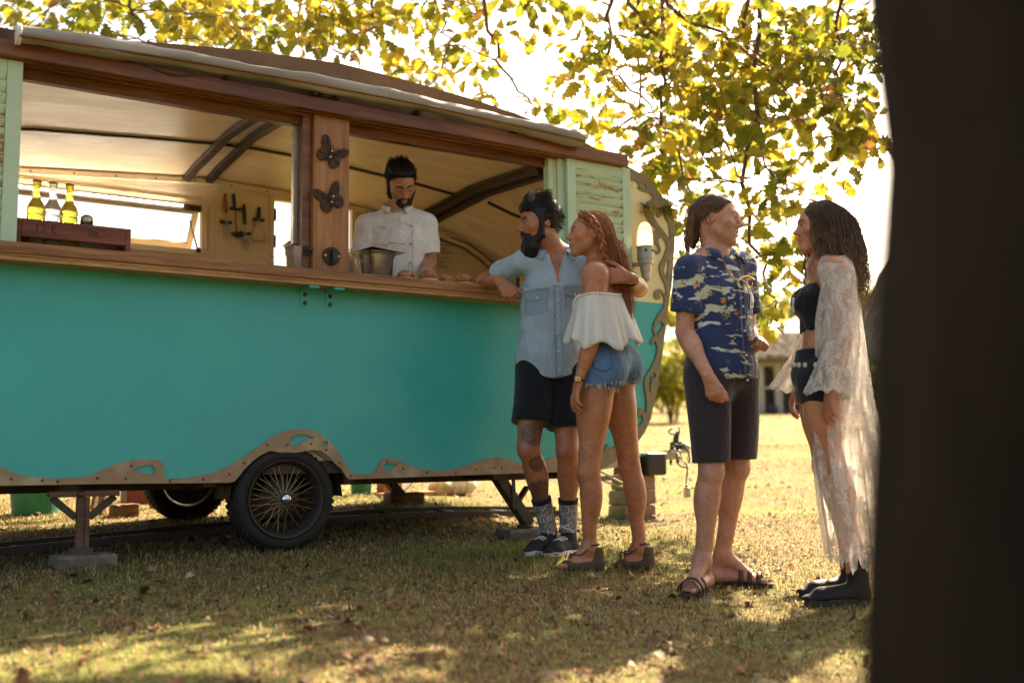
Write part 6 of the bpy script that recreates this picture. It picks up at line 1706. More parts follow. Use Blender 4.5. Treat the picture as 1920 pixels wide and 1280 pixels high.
# ================================================================== red haired woman
M_WHITECOT = cloth_mat('white_cotton', (0.74, 0.69, 0.60), (0.82, 0.77, 0.69), 150, 0.3, 0.3)
m, nt, b = new_mat('white_embroidered_cotton')
n = noise(nt, 160, 3); v = nt.nodes.new('ShaderNodeTexVoronoi'); v.inputs['Scale'].default_value = 15; tcn = nt.nodes.new('ShaderNodeTexCoord'); nt.links.new(tcn.outputs['Object'], v.inputs['Vector'])
v2 = nt.nodes.new('ShaderNodeTexVoronoi'); v2.inputs['Scale'].default_value = 70; nt.links.new(tcn.outputs['Object'], v2.inputs['Vector'])
sc_ = nt.nodes.new('ShaderNodeSeparateColor'); nt.links.new(v.outputs['Color'], sc_.inputs[0])
f = mathn(nt, 'MULTIPLY', mathn(nt, 'LESS_THAN', mathn(nt, 'ADD', v.outputs['Distance'], mathn(nt, 'MULTIPLY', v2.outputs['Distance'], 0.30)), 0.22), mathn(nt, 'GREATER_THAN', sc_.outputs[0], 0.45))
c = mixc(nt, f, ramp(nt, n, [(0.35, (0.84, 0.81, 0.75)), (0.65, (0.90, 0.87, 0.82))]), ramp(nt, noise(nt, 90, 2), [(0.4, (0.30, 0.13, 0.10)), (0.6, (0.18, 0.20, 0.10))]))
nt.links.new(c, b.inputs['Base Color']); b.inputs['Roughness'].default_value = 0.9; b.inputs['Sheen Weight'].default_value = 0.3
tr = nt.nodes.new('ShaderNodeBsdfTranslucent'); nt.links.new(c, tr.inputs[0]); mx = nt.nodes.new('ShaderNodeMixShader'); mx.inputs[0].default_value = 0.25
nt.links.new(b.outputs[0], mx.inputs[1]); nt.links.new(tr.outputs[0], mx.inputs[2]); nt.links.new(mx.outputs[0], nt.nodes['Material Output'].inputs[0])
M_EMBRO = m
M_BLUEJEAN = cloth_mat('blue_denim', (0.07, 0.14, 0.27), (0.15, 0.25, 0.41), 200, 0.5, 0.2)
M_SEAM = cloth_mat('denim_seam', (0.05, 0.10, 0.19), (0.08, 0.15, 0.27), 200, 0.2, 0.1)
M_FRAY = pmat('frayed_white_thread', (0.62, 0.62, 0.62), (0.52, 0.52, 0.54), 60, 0.9, bmp=0)
M_SUEDE = pmat('brown_suede', (0.085, 0.055, 0.032), (0.115, 0.075, 0.045), 40, 0.9, bmp=0.3)

def woman_red():
    P0 = P_redhead; J = {k: A3(*v) for k, v in J_redhead.items()}
    gL = gz(P0[0] + J['anL'][0], P0[1] + J['anL'][1]) - P0[2]; gR = gz(P0[0] + J['anR'][0], P0[1] + J['anR'][1]) - P0[2]
    sp, la = spine(J, 0.08)
    fs = np.cross(la[3], UP); fh = np.cross(la[0], UP)
    F = newf(J, 0.0052)
    F.tors(sp, la, (0.158, 0.115, 0.138, 0.105), (0.108, 0.082, 0.098, 0.065))
    for s, sg in (('L', 1), ('R', -1)):
        F.ell(J['hi' + s] - fh * 0.042 + UP * 0.005, (0.080, 0.080, 0.088), None, 0.04)
        F.ell(sp[2] + fs * 0.062 + la[2] * 0.062 * sg, (0.056, 0.056, 0.056), None, 0.03)
        F.rc(sp[3] + UP * 0.015, J['sh' + s], 0.056, 0.046, 0.04); F.rc(J['neck'] - UP * 0.01, J['sh' + s] + UP * 0.002, 0.040, 0.036, 0.06)
        arm(F, J['sh' + s], J['el' + s], J['wr' + s], (0.040, 0.033, 0.022), k=0.06)
        F.rc(J['neck'] - UP * 0.035, J['sh' + s] + (J['el' + s] - J['sh' + s]) * 0.2, 0.046, 0.040, 0.05)
        leg(F, J['hi' + s], J['kn' + s], J['an' + s], nv(A3(-1, 0.15, 0)), (0.085, 0.051, 0.031), calf=0.98)
        F.rc(sp[2] - fs * 0.06 + la[2] * 0.075 * sg + UP * 0.03, sp[2] - fs * 0.065 + la[2] * 0.055 * sg - UP * 0.05, 0.030, 0.018, 0.03)
    d = nv(J['haL'] - J['wrL']); nrm = nv(A3(0.9, 0.3, 0)); hand(F, J['wrL'], d, nrm, side_for(d, nrm, A3(-0.6, 0.8, 0)), (0.28, 0.34, 0.40, 0.45), 0.10, sc=0.92)
    hand(F, J['wrR'], J['haR'] - J['wrR'], A3(0, -1, 0), 1, (0.3, 0.3, 0.3, 0.3), 0.1, sc=0.9)
    foot(F, J['anL'], A3(J['toL'][0], J['toL'][1], 0), gL + 0.012, 1, 0.9); foot(F, J['anR'], A3(J['toR'][0], J['toR'][1], 0), gR + 0.012, -1, 0.9)
    H = Head(J['head'] - UP * 0.012, (-0.99, -0.06, 0.05), (0.08, 0, 1), 0.95)
    F.rc(H.w(0, -0.022, -0.045), J['neck'] - UP * 0.02, 0.044, 0.048, 0.025)
    H.build(F, fem=True, jaw=0.94)
    # shorts
    T_ = Field(F.lo, A3(*(F.lo + F.h * F.n)[:2], 1.20), 0.005)
    w0 = sp[0] + (sp[1] - sp[0]) * 0.85
    T_.tors([w0, sp[0]], [la[1], la[0]], (0.126, 0.172), (0.094, 0.122))
    for s in 'LR':
        h_ = J['hi' + s]; k_ = J['kn' + s]
        T_.ell(h_ - fh * 0.046 + UP * 0.008, (0.090, 0.090, 0.098), None, 0.04)
        B = subf(T_); B.rc(h_ + UP * 0.01, h_ + (k_ - h_) * 0.5, 0.107, 0.106, 0.02); B.ell(h_ - fh * 0.042, (0.094, 0.094, 0.11), None, 0.03)
        B.cut(h_ + (k_ - h_) * 0.16, nv(nv(k_ - h_) - fh * 0.12), 0.005, wave=lambda X, Y, Z: 0.004 * np.sin(70 * X + 55 * Y)); merge(T_, B, 0.012)
    T_.disp(0.0035, 30, 23, (1, 1, 1)); T_.cut(w0 + UP * 0.03, UP, 0.005)
    def colf(V, C):
        H.color(V, C, (0.48, 0.19, 0.085), (0.42, 0.16, 0.12), (0.22, 0.09, 0.04), brow_w=0.005)
        return C
    o = person(F, P0, 'red haired woman in white off-shoulder top and denim shorts, held by the bearded man', (0.46, 0.185, 0.088), colf, J)
    j = field_obj(T_, 'denim_shorts', M_BLUEJEAN, o, it=1)
    # frayed hem
    rg = np.random.default_rng(3)
    for s in 'LR':
        h_ = J['hi' + s]; k_ = J['kn' + s]; ax = nv(k_ - h_); c0 = h_ + (k_ - h_) * 0.155; fz = frame_z(ax)
        n = 130; a = rg.uniform(0, 6.283, n)
        dd = np.cos(a)[:, None] * fz[:, 0] + np.sin(a)[:, None] * fz[:, 1]
        pts = []
        for q in dd:
            p = c0 + q * 0.16 + UP * 0.004; p = T_.project(p[None], -q, 0.001)[0]; pts.append(p)
        pts = np.array(pts)
        ok = np.linalg.norm(pts - c0, axis=1) > 0.05; pts = pts[ok]; n = len(pts)
        pth = np.stack([pts, pts - UP * 0.008 + rg.normal(0, 0.003, (n, 3)), pts - UP * rg.uniform(0.012, 0.026, (n, 1)) + rg.normal(0, 0.006, (n, 3))], 1)
        tube_obj('frayed_hem', [tubes(pth, rg.uniform(0.0012, 0.0028, n), 0, 3)], M_FRAY, j)
    # back pocket + waistband + side seam
    bp = J['hiL'] - fh * 0.05 + la[0] * 0.09 + UP * 0.075
    patch(T_, bp, nv(np.cross(UP, nv(la[0] - fh * 0.9))), UP, [(-0.05, -0.05), (0, -0.075), (0.05, -0.05), (0.055, 0.06), (-0.055, 0.06)], -nv(la[0] - fh * 0.9), j, 'back_pocket', M_SEAM, 0.001, 0.003)
    patch(T_, bp, nv(np.cross(UP, nv(la[0] - fh * 0.9))), UP, [(-0.045, -0.045), (0, -0.07), (0.045, -0.045), (0.05, 0.052), (-0.05, 0.052)], -nv(la[0] - fh * 0.9), j, 'back_pocket', M_BLUEJEAN, 0.004, 0.003)
    # off-shoulder frill: gathered at the top, flared at the hem
    tc_ = sp[3] * 0.35 + sp[2] * 0.65 - UP * 0.045; rings = []
    for i, t in enumerate(np.linspace(0, 1, 15)):
        ring = []
        for a in np.linspace(0, 6.2832, 97)[:-1]:
            q = la[2] * math.cos(a) * (0.228 + 0.045 * t) + fs * math.sin(a) * (0.108 + (0.078 if math.sin(a) < 0 else 0.055) * t)
            wv = 0.013 * t * math.sin(a * 13 + 1.5 * math.sin(a * 3)) + 0.0035 * math.sin(a * 46) * (1 - t) + 0.006 * t * math.sin(a * 29 + 1)
            qn = nv(q); drop = (0.215 + 0.020 * math.sin(a * 7 + 1) + (0.03 if math.sin(a) < 0 else -0.02) * abs(math.sin(a))) * t
            topz = 0.018 * math.cos(2 * a) - 0.012 * math.sin(a)
            ring.append(tc_ + q + qn * wv + UP * (topz * (1 - t) + 0.055 - drop) + fs * 0.0)
        rings.append(ring)
    fr = loft(o, np.array(rings), 'off_shoulder_frill', M_EMBRO, True, 0.003)
    MB().tube([tuple(tc_ + (la[2] * math.cos(a) * 0.229 + fs * math.sin(a) * 0.109) + UP * (0.018 * math.cos(2 * a) - 0.012 * math.sin(a) + 0.055)) for a in np.linspace(0, 6.2832, 65)], 0.006, 6).build('elastic_edge', M_WHITECOT, fr, smooth=True)
    B = Field(F.lo, F.lo + F.h * F.n, 0.006); B.tors([sp[1] - UP * 0.02, sp[2], sp[3]], la[1:], (0.128, 0.150, 0.11), (0.094, 0.108, 0.07)); B.cut(tc_ + UP * 0.03, UP, 0.005); B.cut(w0 + UP * 0.02, -UP, 0.005)
    for sg in (1, -1): B.ell(sp[2] + fs * 0.066 + la[2] * 0.062 * sg, (0.062, 0.062, 0.062), None, 0.03)
    field_obj(B, 'top_bodice', M_WHITECOT, o, it=1)
    # watch
    e, w = J['elL'], J['wrL']; fz = frame_z(w - e)
    MB().tube([tuple(e + (w - e) * 0.95 + (fz[:, 0] * math.cos(a) + fz[:, 1] * math.sin(a)) * 0.0255) for a in np.linspace(0, 6.283, 17)], 0.006, 6).build('watch_strap', M_SANDAL, o)
    p = e + (w - e) * 0.95 + nv(A3(-0.3, -1, 0)) * 0.031
    MB().box(tuple(p - 0.014), tuple(p + 0.014)).build('watch_case', M_GOLD, o, bevel=0.004)
    # lace-up flats
    for s, g0 in (('L', gL), ('R', gR)):
        an, to = J['an' + s], J['to' + s]; d = to - an; d[2] = 0; d = nv(d); lt = np.cross(UP, d)
        s_ = empty('lace_up_flat', (0, 0, 0), 0, o)
        K = Field(np.minimum(an, to) - 0.10, np.maximum(an, to) + A3(0.1, 0.1, 0.10), 0.004)
        b2 = lambda p: A3(p[0], p[1], g0)
        K.rc(b2(an) - d * 0.022 + UP * 0.03, b2(to) - d * 0.06 + UP * 0.024, 0.040, 0.042, 0.01, flat=UP, fs=0.85); K.rc(b2(to) - d * 0.06 + UP * 0.022, b2(to) + d * 0.012 + UP * 0.016, 0.040, 0.016, 0.02, flat=UP, fs=0.62)
        K.rc(b2(an) - d * 0.030 + UP * 0.02, b2(an) - d * 0.022 + UP * 0.125, 0.041, 0.038, 0.015)
        K.rc(b2(an) + d * 0.060 + UP * 0.085, b2(an) + d * 0.095 + UP * 0.07, 0.045, 0.026, 0.012, 's'); K.rc(b2(an) + d * 0.050 + UP * 0.09, b2(an) + d * 0.055 + UP * 0.2, 0.050, 0.06, 0.01, 's')
        K.cut(b2(an), -UP, 0.003); K.cut(b2(an) + UP * 0.105, UP, 0.004)
        field_obj(K, 'upper', M_SUEDE, s_, it=1)
        for kx, (t0, t1, z0, z1) in enumerate([(0.10, 0.02, 0.045, 0.10), (0.08, 0.0, 0.05, 0.115), (0.06, -0.02, 0.06, 0.125)]):
            for sg in (-1, 1):
                p = [b2(an) + d * t0 + lt * 0.030 * sg + UP * (z0 - 0.02), b2(an) + d * (t0 - 0.005) + UP * (z0 + 0.035 - kx * 0.0) + lt * 0.004 * sg, b2(an) + d * (t0 + t1) / 2 - lt * 0.030 * sg + UP * (z0 + z1) / 2, b2(an) + d * t1 - lt * 0.040 * sg + UP * z1]
                MB().tube([tuple(q) for q in p], 0.004, 6).build('lace', M_SUEDE, s_)
        c0 = b2(an) + UP * 0.118
        MB().tube([tuple(c0 + d * 0.040 * math.cos(a) + lt * 0.038 * math.sin(a) - d * 0.004) for a in np.linspace(0, 6.283, 15)], 0.0045, 6).build('ankle_tie', M_SUEDE, s_)
    # hair: swept back from the face, side braid, long straight tail
    rg = np.random.default_rng(41); n = 750
    r = scalp(H, n, 43, zmin=-0.01, ymax=0.085, r=(0.078, 0.099, 0.090), back_low=-0.05); R0 = H.W(r)
    tie = H.w(0.0, -0.105, -0.035); back = H.R @ A3(0, -1, 0); dn = -UP
    coll = [(H.w(0, -0.014, 0.034), A3(0.082, 0.103, 0.094) * H.sc, H.R), (J['neck'] + UP * 0.03, A3(0.05, 0.05, 0.12), np.eye(3)), (sp[3] + UP * 0.0, A3(0.09, 0.13, 0.12), np.eye(3))]
    def vel(P, t):
        if t < 0.4: return unit(tie - P) + 0.2 * unit(P - H.c) + 0.25 * np.sin(P * 45)
        return dn + back * (0.16) + 0.10 * np.sin(P * 30)
    pth = hair_flow(R0, 12, rg.uniform(0.30, 0.50, n), vel, coll, 7, 0.0008)
    V, Q = tubes(pth, rg.uniform(0.0010, 0.0019, n), 0, 3)
    K = Field(H.c - 0.16, H.c + 0.16, 0.004); hair_cap(H, K, (0.0795, 0.100, 0.091), 0.078, -0.05)
    K2 = Field(H.c - A3(0.2, 0.2, 0.52), H.c + A3(0.28, 0.2, 0.17), 0.005); K2.g = np.full(K2.n, 0.25, np.float32); hair_cap(H, K2, (0.0795, 0.100, 0.091), 0.078, -0.05)
    Vk, Qk = hair_mass(H, K2, [([tie + UP * 0.02, tie + back * 0.03 - UP * 0.05, tie + back * 0.05 - UP * 0.16, tie + back * 0.065 - UP * 0.27, tie + back * 0.075 - UP * 0.36], [0.045, 0.042, 0.042, 0.036, 0.010])], 5, 0.004)
    # tail core
    tp_ = np.array([tie, tie + back * 0.035 - UP * 0.05, tie + back * 0.05 - UP * 0.16, tie + back * 0.065 - UP * 0.27, tie + back * 0.075 - UP * 0.345])
    n2 = 360; base = np.repeat(tp_[None], n2, 0) + rg.normal(0, 1, (n2, 1, 3)) * np.array([0.012, 0.020, 0.024, 0.022, 0.016])[None, :, None]
    fine = np.stack([np.stack([np.interp(np.linspace(0, 4, 13), np.arange(5), base[i, :, k]) for k in range(3)], -1) for i in range(n2)]); fine[:, -1] -= UP * rg.uniform(0, 0.05, (n2, 1))
    V2, Q2 = tubes(fine, rg.uniform(0.0010, 0.0022, n2), 0, 3)
    # braid over the near side: three plaited strands
    bp_ = np.array([H.w(0.035, 0.06, 0.100), H.w(0.066, 0.03, 0.085), H.w(0.083, 0.0, 0.055), H.w(0.089, -0.028, 0.01), H.w(0.084, -0.045, -0.04), H.w(0.070, -0.06, -0.085), H.w(0.058, -0.075, -0.13)])
    bt = np.stack([np.interp(np.linspace(0, 6, 60), np.arange(7), bp_[:, k]) for k in range(3)], -1)
    D = unit(np.gradient(bt, axis=0)); out = unit(bt - H.w(0, -0.014, 0.02)); sd = unit(np.cross(D, out)); VQ = []
    for k in range(3):
        ph = np.linspace(0, 15, 60) + k * 2.094
        pp = bt + sd * (0.0125 * np.sin(ph))[:, None] + out * (0.005 * np.sin(2 * ph) + 0.008)[:, None]
        VQ.append(tubes(pp[None], 0.0085, 0, 7, mid=([0, 0.1, 0.9, 1], [0.6, 1, 0.9, 0.3])))
    cb = [np.tile(c_, (len(v_[0]), 1)) for v_, c_ in zip(VQ, [(0.28, 0.09, 0.034), (0.34, 0.12, 0.045), (0.23, 0.072, 0.027)])]
    C = np.concatenate([dyed(13 * 3, n, (0.22, 0.066, 0.022), (0.50, 0.20, 0.072), 1), dyed(13 * 3, n2, (0.27, 0.088, 0.030), (0.55, 0.25, 0.095), 2), np.tile((0.24, 0.075, 0.027), (len(Vk), 1))] + cb)
    tube_obj('hair', [(V, Q), (V2, Q2), (Vk, Qk)] + VQ, M_HAIR, o, C)
    return o

# ================================================================== dark haired woman in a lace kimono
M_BLACKKNIT = cloth_mat('black_crochet', (0.008, 0.008, 0.011), (0.016, 0.016, 0.020), 260, 0.6, 0.2)
M_BLACKLEATHER = pmat('black_leather', (0.010, 0.008, 0.008), (0.016, 0.013, 0.012), 18, 0.55, bmp=0.35, spec=0.3)
M_SHELL = pmat('cowrie_shell', (0.70, 0.60, 0.46), (0.60, 0.50, 0.38), 30, 0.35, bmp=0.1)
m = bpy.data.materials.new('white_lace'); m.use_nodes = True; nt = m.node_tree; b = nt.nodes['Principled BSDF']
tcn = nt.nodes.new('ShaderNodeTexCoord')
def vor(scale, feature='F1'):
    v = nt.nodes.new('ShaderNodeTexVoronoi'); v.inputs['Scale'].default_value = scale; v.feature = feature; nt.links.new(tcn.outputs['Object'], v.inputs['Vector']); return v.outputs['Distance']
big = noise(nt, 13.0, 3, 0.55, (1, 1, 0.6), 1.2)
motif = ramp(nt, big, [(0.47, (0, 0, 0)), (0.52, (1, 1, 1))])
net = ramp(nt, vor(150, 'DISTANCE_TO_EDGE'), [(0.05, (1, 1, 1)), (0.14, (0, 0, 0))])
fl = ramp(nt, vor(70, 'DISTANCE_TO_EDGE'), [(0.07, (1, 1, 1)), (0.17, (0.5, 0.5, 0.5))])
a = nt.nodes.new('ShaderNodeVertexColor'); a.layer_name = 'Col'
dens = mathn(nt, 'MAXIMUM', mathn(nt, 'MULTIPLY', net, 0.45), mathn(nt, 'MULTIPLY', motif, fl))
al = mathn(nt, 'ADD', mathn(nt, 'MULTIPLY', dens, 0.60), 0.36)
sepc = nt.nodes.new('ShaderNodeSeparateColor'); nt.links.new(a.outputs[0], sepc.inputs[0])
al = mathn(nt, 'MAXIMUM', al, sepc.outputs[0], True)
b.inputs['Base Color'].default_value = (0.80, 0.74, 0.68, 1); b.inputs['Roughness'].default_value = 0.9; b.inputs['Sheen Weight'].default_value = 0.2
tl = nt.nodes.new('ShaderNodeBsdfTranslucent'); tl.inputs[0].default_value = (0.82, 0.76, 0.70, 1)
mx = nt.nodes.new('ShaderNodeMixShader'); mx.inputs[0].default_value = 0.4; nt.links.new(b.outputs[0], mx.inputs[1]); nt.links.new(tl.outputs[0], mx.inputs[2])
tp2 = nt.nodes.new('ShaderNodeBsdfTransparent'); mx2 = nt.nodes.new('ShaderNodeMixShader')
nt.links.new(al, mx2.inputs[0]); nt.links.new(tp2.outputs[0], mx2.inputs[1]); nt.links.new(mx.outputs[0], mx2.inputs[2]); nt.links.new(mx2.outputs[0], nt.nodes['Material Output'].inputs[0])
M_LACE = m

def woman_dark():
    P0 = P_brunette; J = {k: A3(*v) for k, v in J_brunette.items()}
    gL = gz(P0[0] + J['toL'][0], P0[1] + J['toL'][1]) - P0[2]; gR = gz(P0[0] + J['toR'][0], P0[1] + J['toR'][1]) - P0[2]
    sp, la = spine(J, 0.08); fs = np.cross(la[3], UP); fh = np.cross(la[0], UP)
    F = newf(J, 0.0052)
    F.tors(sp, la, (0.150, 0.112, 0.135, 0.105), (0.105, 0.080, 0.095, 0.065))
    for s, sg in (('L', 1), ('R', -1)):
        F.ell(J['hi' + s] - fh * 0.04 + UP * 0.01, (0.076, 0.076, 0.085), None, 0.04)
        F.ell(sp[2] + fs * 0.068 + la[2] * 0.060 * sg, (0.056, 0.056, 0.056), None, 0.03)
        F.rc(sp[3] + UP * 0.015, J['sh' + s], 0.054, 0.045, 0.04); F.rc(J['neck'] - UP * 0.01, J['sh' + s] + UP * 0.002, 0.038, 0.034, 0.06)
        arm(F, J['sh' + s], J['el' + s], J['wr' + s], (0.039, 0.032, 0.021), k=0.06)
        F.rc(J['neck'] - UP * 0.035, J['sh' + s] + (J['el' + s] - J['sh' + s]) * 0.2, 0.046, 0.040, 0.05)
        leg(F, J['hi' + s], J['kn' + s], J['an' + s], nv(A3(-1, 0.1, 0)), (0.086, 0.054, 0.034))
        F.rc(J['an' + s], J['an' + s] - UP * 0.10, 0.034, 0.035, 0.02)
        d = nv(J['ha' + s] - J['wr' + s]); nrm = nv(A3(0.9, 0.3 * sg, 0)); hand(F, J['wr' + s], d, nrm, side_for(d, nrm, A3(-0.5, 0.8 * sg, 0)), (0.3, 0.34, 0.4, 0.42), 0.1, sc=0.92)
    H = Head(J['head'] - UP * 0.014, (-0.99, 0.0, -0.02), (0.03, 0, 1), 0.95)
    F.rc(H.w(0, -0.022, -0.045), J['neck'] - UP * 0.02, 0.044, 0.048, 0.025)
    H.build(F, fem=True, jaw=0.94, mouth=0.002)
    B = Field(F.lo, F.lo + F.h * F.n, 0.005); B.tors([sp[1], sp[2], sp[3]], la[1:], (0.124, 0.148, 0.115), (0.092, 0.107, 0.075))
    for sg in (1, -1): B.ell(sp[2] + fs * 0.072 + la[2] * 0.060 * sg, (0.063, 0.063, 0.063), None, 0.03)
    B.disp(0.002, 80, 5); B.cut(sp[2] + UP * 0.075, UP, 0.005); B.cut(sp[1] + UP * 0.035, -UP, 0.005, wave=lambda X, Y, Z: 0.006 * np.sin(90 * Y) + 0.004 * np.sin(110 * X))
    T_ = Field(F.lo, A3(*(F.lo + F.h * F.n)[:2], 1.25), 0.005); w0 = sp[0] + (sp[1] - sp[0]) * 0.45
    T_.tors([w0, sp[0] - UP * 0.02], [la[1], la[0]], (0.142, 0.165), (0.108, 0.122))
    for s in 'LR':
        h_, k_ = J['hi' + s], J['kn' + s]; T_.ell(h_ - fh * 0.045 + UP * 0.008, (0.088, 0.088, 0.096), None, 0.04)
        C_ = subf(T_); C_.rc(h_ + UP * 0.01, h_ + (k_ - h_) * 0.55, 0.102, 0.104, 0.02); C_.cut(h_ + (k_ - h_) * 0.24, k_ - h_, 0.005, wave=lambda X, Y, Z: 0.005 * np.sin(80 * X + 60 * Y)); merge(T_, C_, 0.012)
    T_.disp(0.004, 30, 8); T_.cut(w0 + UP * 0.025, UP, 0.005)
    def colf(V, C):
        H.color(V, C, (0.52, 0.23, 0.125), (0.45, 0.17, 0.14), (0.035, 0.02, 0.014), brow_w=0.005); return C
    o = person(F, P0, 'long haired woman in sheer white lace kimono, black crop top, shorts and boots', (0.50, 0.215, 0.115), colf, J)
    field_obj(B, 'crop_top', M_BLACKKNIT, o, it=1); sh = field_obj(T_, 'shorts', M_BLACKSHORT, o, it=1)
    # shell belt, pendant
    for a in np.linspace(-2.2, 2.2, 17):
        dq = fh * math.cos(a) + la[0] * math.sin(a)
        p = T_.project((w0 - UP * 0.035 + dq * 0.3)[None], -dq, 0.004)[0]
        MB().sphere(tuple(p), 0.0095, 8, sz=(1, 1, 1.25)).build('belt_shell', M_SHELL, sh, smooth=True)
    p = B.project((sp[2] + fs * 0.3 - UP * 0.01 + la[2] * 0.02)[None], -fs, 0.006)[0]
    MB().tube([tuple(p + la[2] * 0.020 * math.cos(a) + UP * 0.032 * math.sin(a)) for a in np.linspace(0, 6.283, 17)], 0.005, 6).build('pendant', M_BUTTON, o, smooth=True)
    MB().tube([tuple(J['neck'] + la[2] * s_ * 0.05 + UP * 0.02 + (p + UP * 0.03 - J['neck'] - la[2] * s_ * 0.05 - UP * 0.02) * t + fs * 0.04 * math.sin(3.14 * t)) for s_ in (1,) for t in np.linspace(0, 1, 7)], 0.002, 5).build('pendant_cord', M_CORD, o)
    for s, g0 in (('L', gL), ('R', gR)):
        an = A3(J['an' + s][0] + 0.012, J['an' + s][1], g0 + 0.12)
        shoe(o, an, A3(J['to' + s][0] - 0.012, J['to' + s][1], g0), g0, M_BLACKLEATHER, M_SOLE, 'ankle_boot', tall=0.075, w=0.046, sole_h=0.022, hb=0.012)
    # kimono: body sheet open at the front, with a bell sleeve on each arm
    mid = (J['shL'] + J['shR']) / 2; zt = mid[2] + 0.045; zb = 0.205
    rings, alp = [], []
    zt += 0.02
    hs = np.linspace(0, 1, 46); na = 110
    for t in hs:
        z = zt + (zb - zt) * t
        cx = np.interp(z, [0.2, 0.63, 0.85, 1.2, 1.38, 1.50], [0.078, 0.058, 0.040, 0.040, 0.055, 0.055])
        rl = np.interp(z, [0.2, 0.6, 0.95, 1.2, 1.36, 1.42, 1.46, 1.50], [0.225, 0.215, 0.210, 0.215, 0.248, 0.240, 0.200, 0.09])
        rd = np.interp(z, [0.2, 0.6, 0.95, 1.2, 1.38, 1.46, 1.50], [0.135, 0.155, 0.155, 0.130, 0.100, 0.080, 0.055])
        ring = []
        for k, a in enumerate(np.linspace(-2.0, 2.30 + 0.50 * float(ss(t, 0.35, 0.7)), na)):
            # a = 0 at the back, ends at the open front edges
            d = -fs * math.cos(a) * rd + la[2] * math.sin(a) * rl
            amp = 0.020 * ss(t, 0.12, 0.7)
            w_ = amp * math.sin(a * 11 + 0.6 * math.sin(6 * t + a)) + 0.5 * amp * math.sin(a * 23 + 2 * t * 3) + 0.006 * math.sin(9 * t + a * 3)
            sc = 1 - 0.10 * ss(t, 0.2, 0.8) * ss(abs(a), 1.6, 2.3)
            ring.append(A3(cx, (J['shL'][1] + J['shR'][1]) / 2, z) + d * sc + nv(d) * w_ + UP * (0.018 * math.sin(a * 17) + 0.012 * math.sin(a * 41)) * ss(t, 0.9, 1.0))
            e = abs(a); alp.append(max(0.75 * (k > na - 4 or k < 3), 0.55 * float(ss(t, 0.955, 1.0)), 0.0))
        rings.append(ring)
    k1 = loft(o, np.array(rings), 'lace_kimono', M_LACE, False)
    set_col(k1.data, np.array(alp)[:, None] * np.ones((1, 3)))
    for s, sg in (('L', 1), ('R', -1)):
        a0, e0, w0_ = J['sh' + s], J['el' + s], J['wr' + s]; path = [a0 + UP * 0.060 - la[2] * sg * 0.085, a0 + UP * 0.006 + la[2] * sg * 0.004, a0 + (e0 - a0) * 0.5, e0, e0 + (w0_ - e0) * 0.5, w0_ + (w0_ - e0) * 0.12]
        rr = [0.045, 0.073, 0.066, 0.067, 0.076, 0.092]; rings = []; alp = []
        for t in np.linspace(0, 5, 36):
            c0 = np.array([np.interp(t, range(6), [p[k] for p in path]) for k in range(3)]); r_ = np.interp(t, range(6), rr); dz = nv(w0_ - a0); fz = frame_z(dz)
            ring = []
            for k, a in enumerate(np.linspace(0, 6.2832, 97)[:-1]):
                w_ = 0.012 * (t / 5) * math.sin(a * 7 + t) + 0.006 * (t / 5) * math.sin(a * 15)
                ring.append(c0 + (fz[:, 0] * math.cos(a) + fz[:, 1] * math.sin(a)) * (r_ + w_) + dz * (0.007 * math.sin(a * 12) * (t > 4.8)))
                alp.append(0.6 if t > 4.75 else 0.0)
            rings.append(ring)
        sl = loft(k1, np.array(rings), 'bell_sleeve', M_LACE, True)
        set_col(sl.data, np.array(alp)[:, None] * np.ones((1, 3)))
    # long wavy hair
    rg = np.random.default_rng(51); n = 1700
    r = scalp(H, n, 53, zmin=0.0, ymax=0.090, r=(0.079, 0.100, 0.091), back_low=-0.05); R0 = H.W(r); q0 = r
    back = H.R @ A3(0, -1, 0); lt = H.R @ A3(1, 0, 0)
    side = np.sign(r[:, 0] + 1e-6)[:, None]
    ph = rg.uniform(0, 6.28, (n, 1)); lock = np.round(ph / 0.9) * 0.9 + rg.normal(0, 0.25, (n, 1))
    coll = [(H.w(0, -0.014, 0.034), A3(0.084, 0.105, 0.096) * H.sc, H.R), (H.w(0, 0.02, -0.05), A3(0.068, 0.062, 0.075), H.R), (J['neck'] + UP * 0.02, A3(0.06, 0.07, 0.1), np.eye(3)), (sp[3], A3(0.085, 0.17, 0.085), np.eye(3)), (sp[2], A3(0.095, 0.15, 0.20), np.eye(3))]
    front = (r[:, 1:2] > 0.035)
    def vel(P, t):
        v = -UP * 1.0 + back * np.where(front, 0.02, 0.05) + lt * side * (0.50 * (1 - t) ** 3)
        if t < 0.18: v = v + back * np.where(front, 0.9, 0.5) + unit(P - H.c) * 0.3
        wv = 0.65 * ss(t, 0.25, 0.6)
        return v + wv * (back * np.sin(t * 17 + lock) + lt * np.cos(t * 15 + lock * 1.7)) + back * 0.03 * t
    pth = hair_flow(R0, 15, rg.uniform(0.30, 0.47, n), vel, coll, 17, 0.0022)
    V, Q = tubes(pth, rg.uniform(0.0010, 0.0020, n), 0, 3)
    K = Field(H.c - A3(0.2, 0.22, 0.55), H.c + A3(0.3, 0.22, 0.17), 0.005); hair_cap(H, K, (0.080, 0.101, 0.092), 0.084, -0.05)
    Vk, Qk = hair_mass(H, K, [([(0.035 * q, -0.05, 0.0), (0.055 * q, -0.075, -0.12), (0.055 * q, -0.088, -0.22), (0.045 * q, -0.10, -0.32)], [0.072, 0.062, 0.048, 0.012]) for q in (-1, 1)] + [([(0.070 * q, 0.012, 0.03), (0.076 * q, 0.010, -0.06), (0.090 * q, 0.02, -0.14), (0.09 * q, 0.04, -0.22)], [0.014, 0.020, 0.016, 0.005]) for q in (-1, 1)], 7, 0.008)
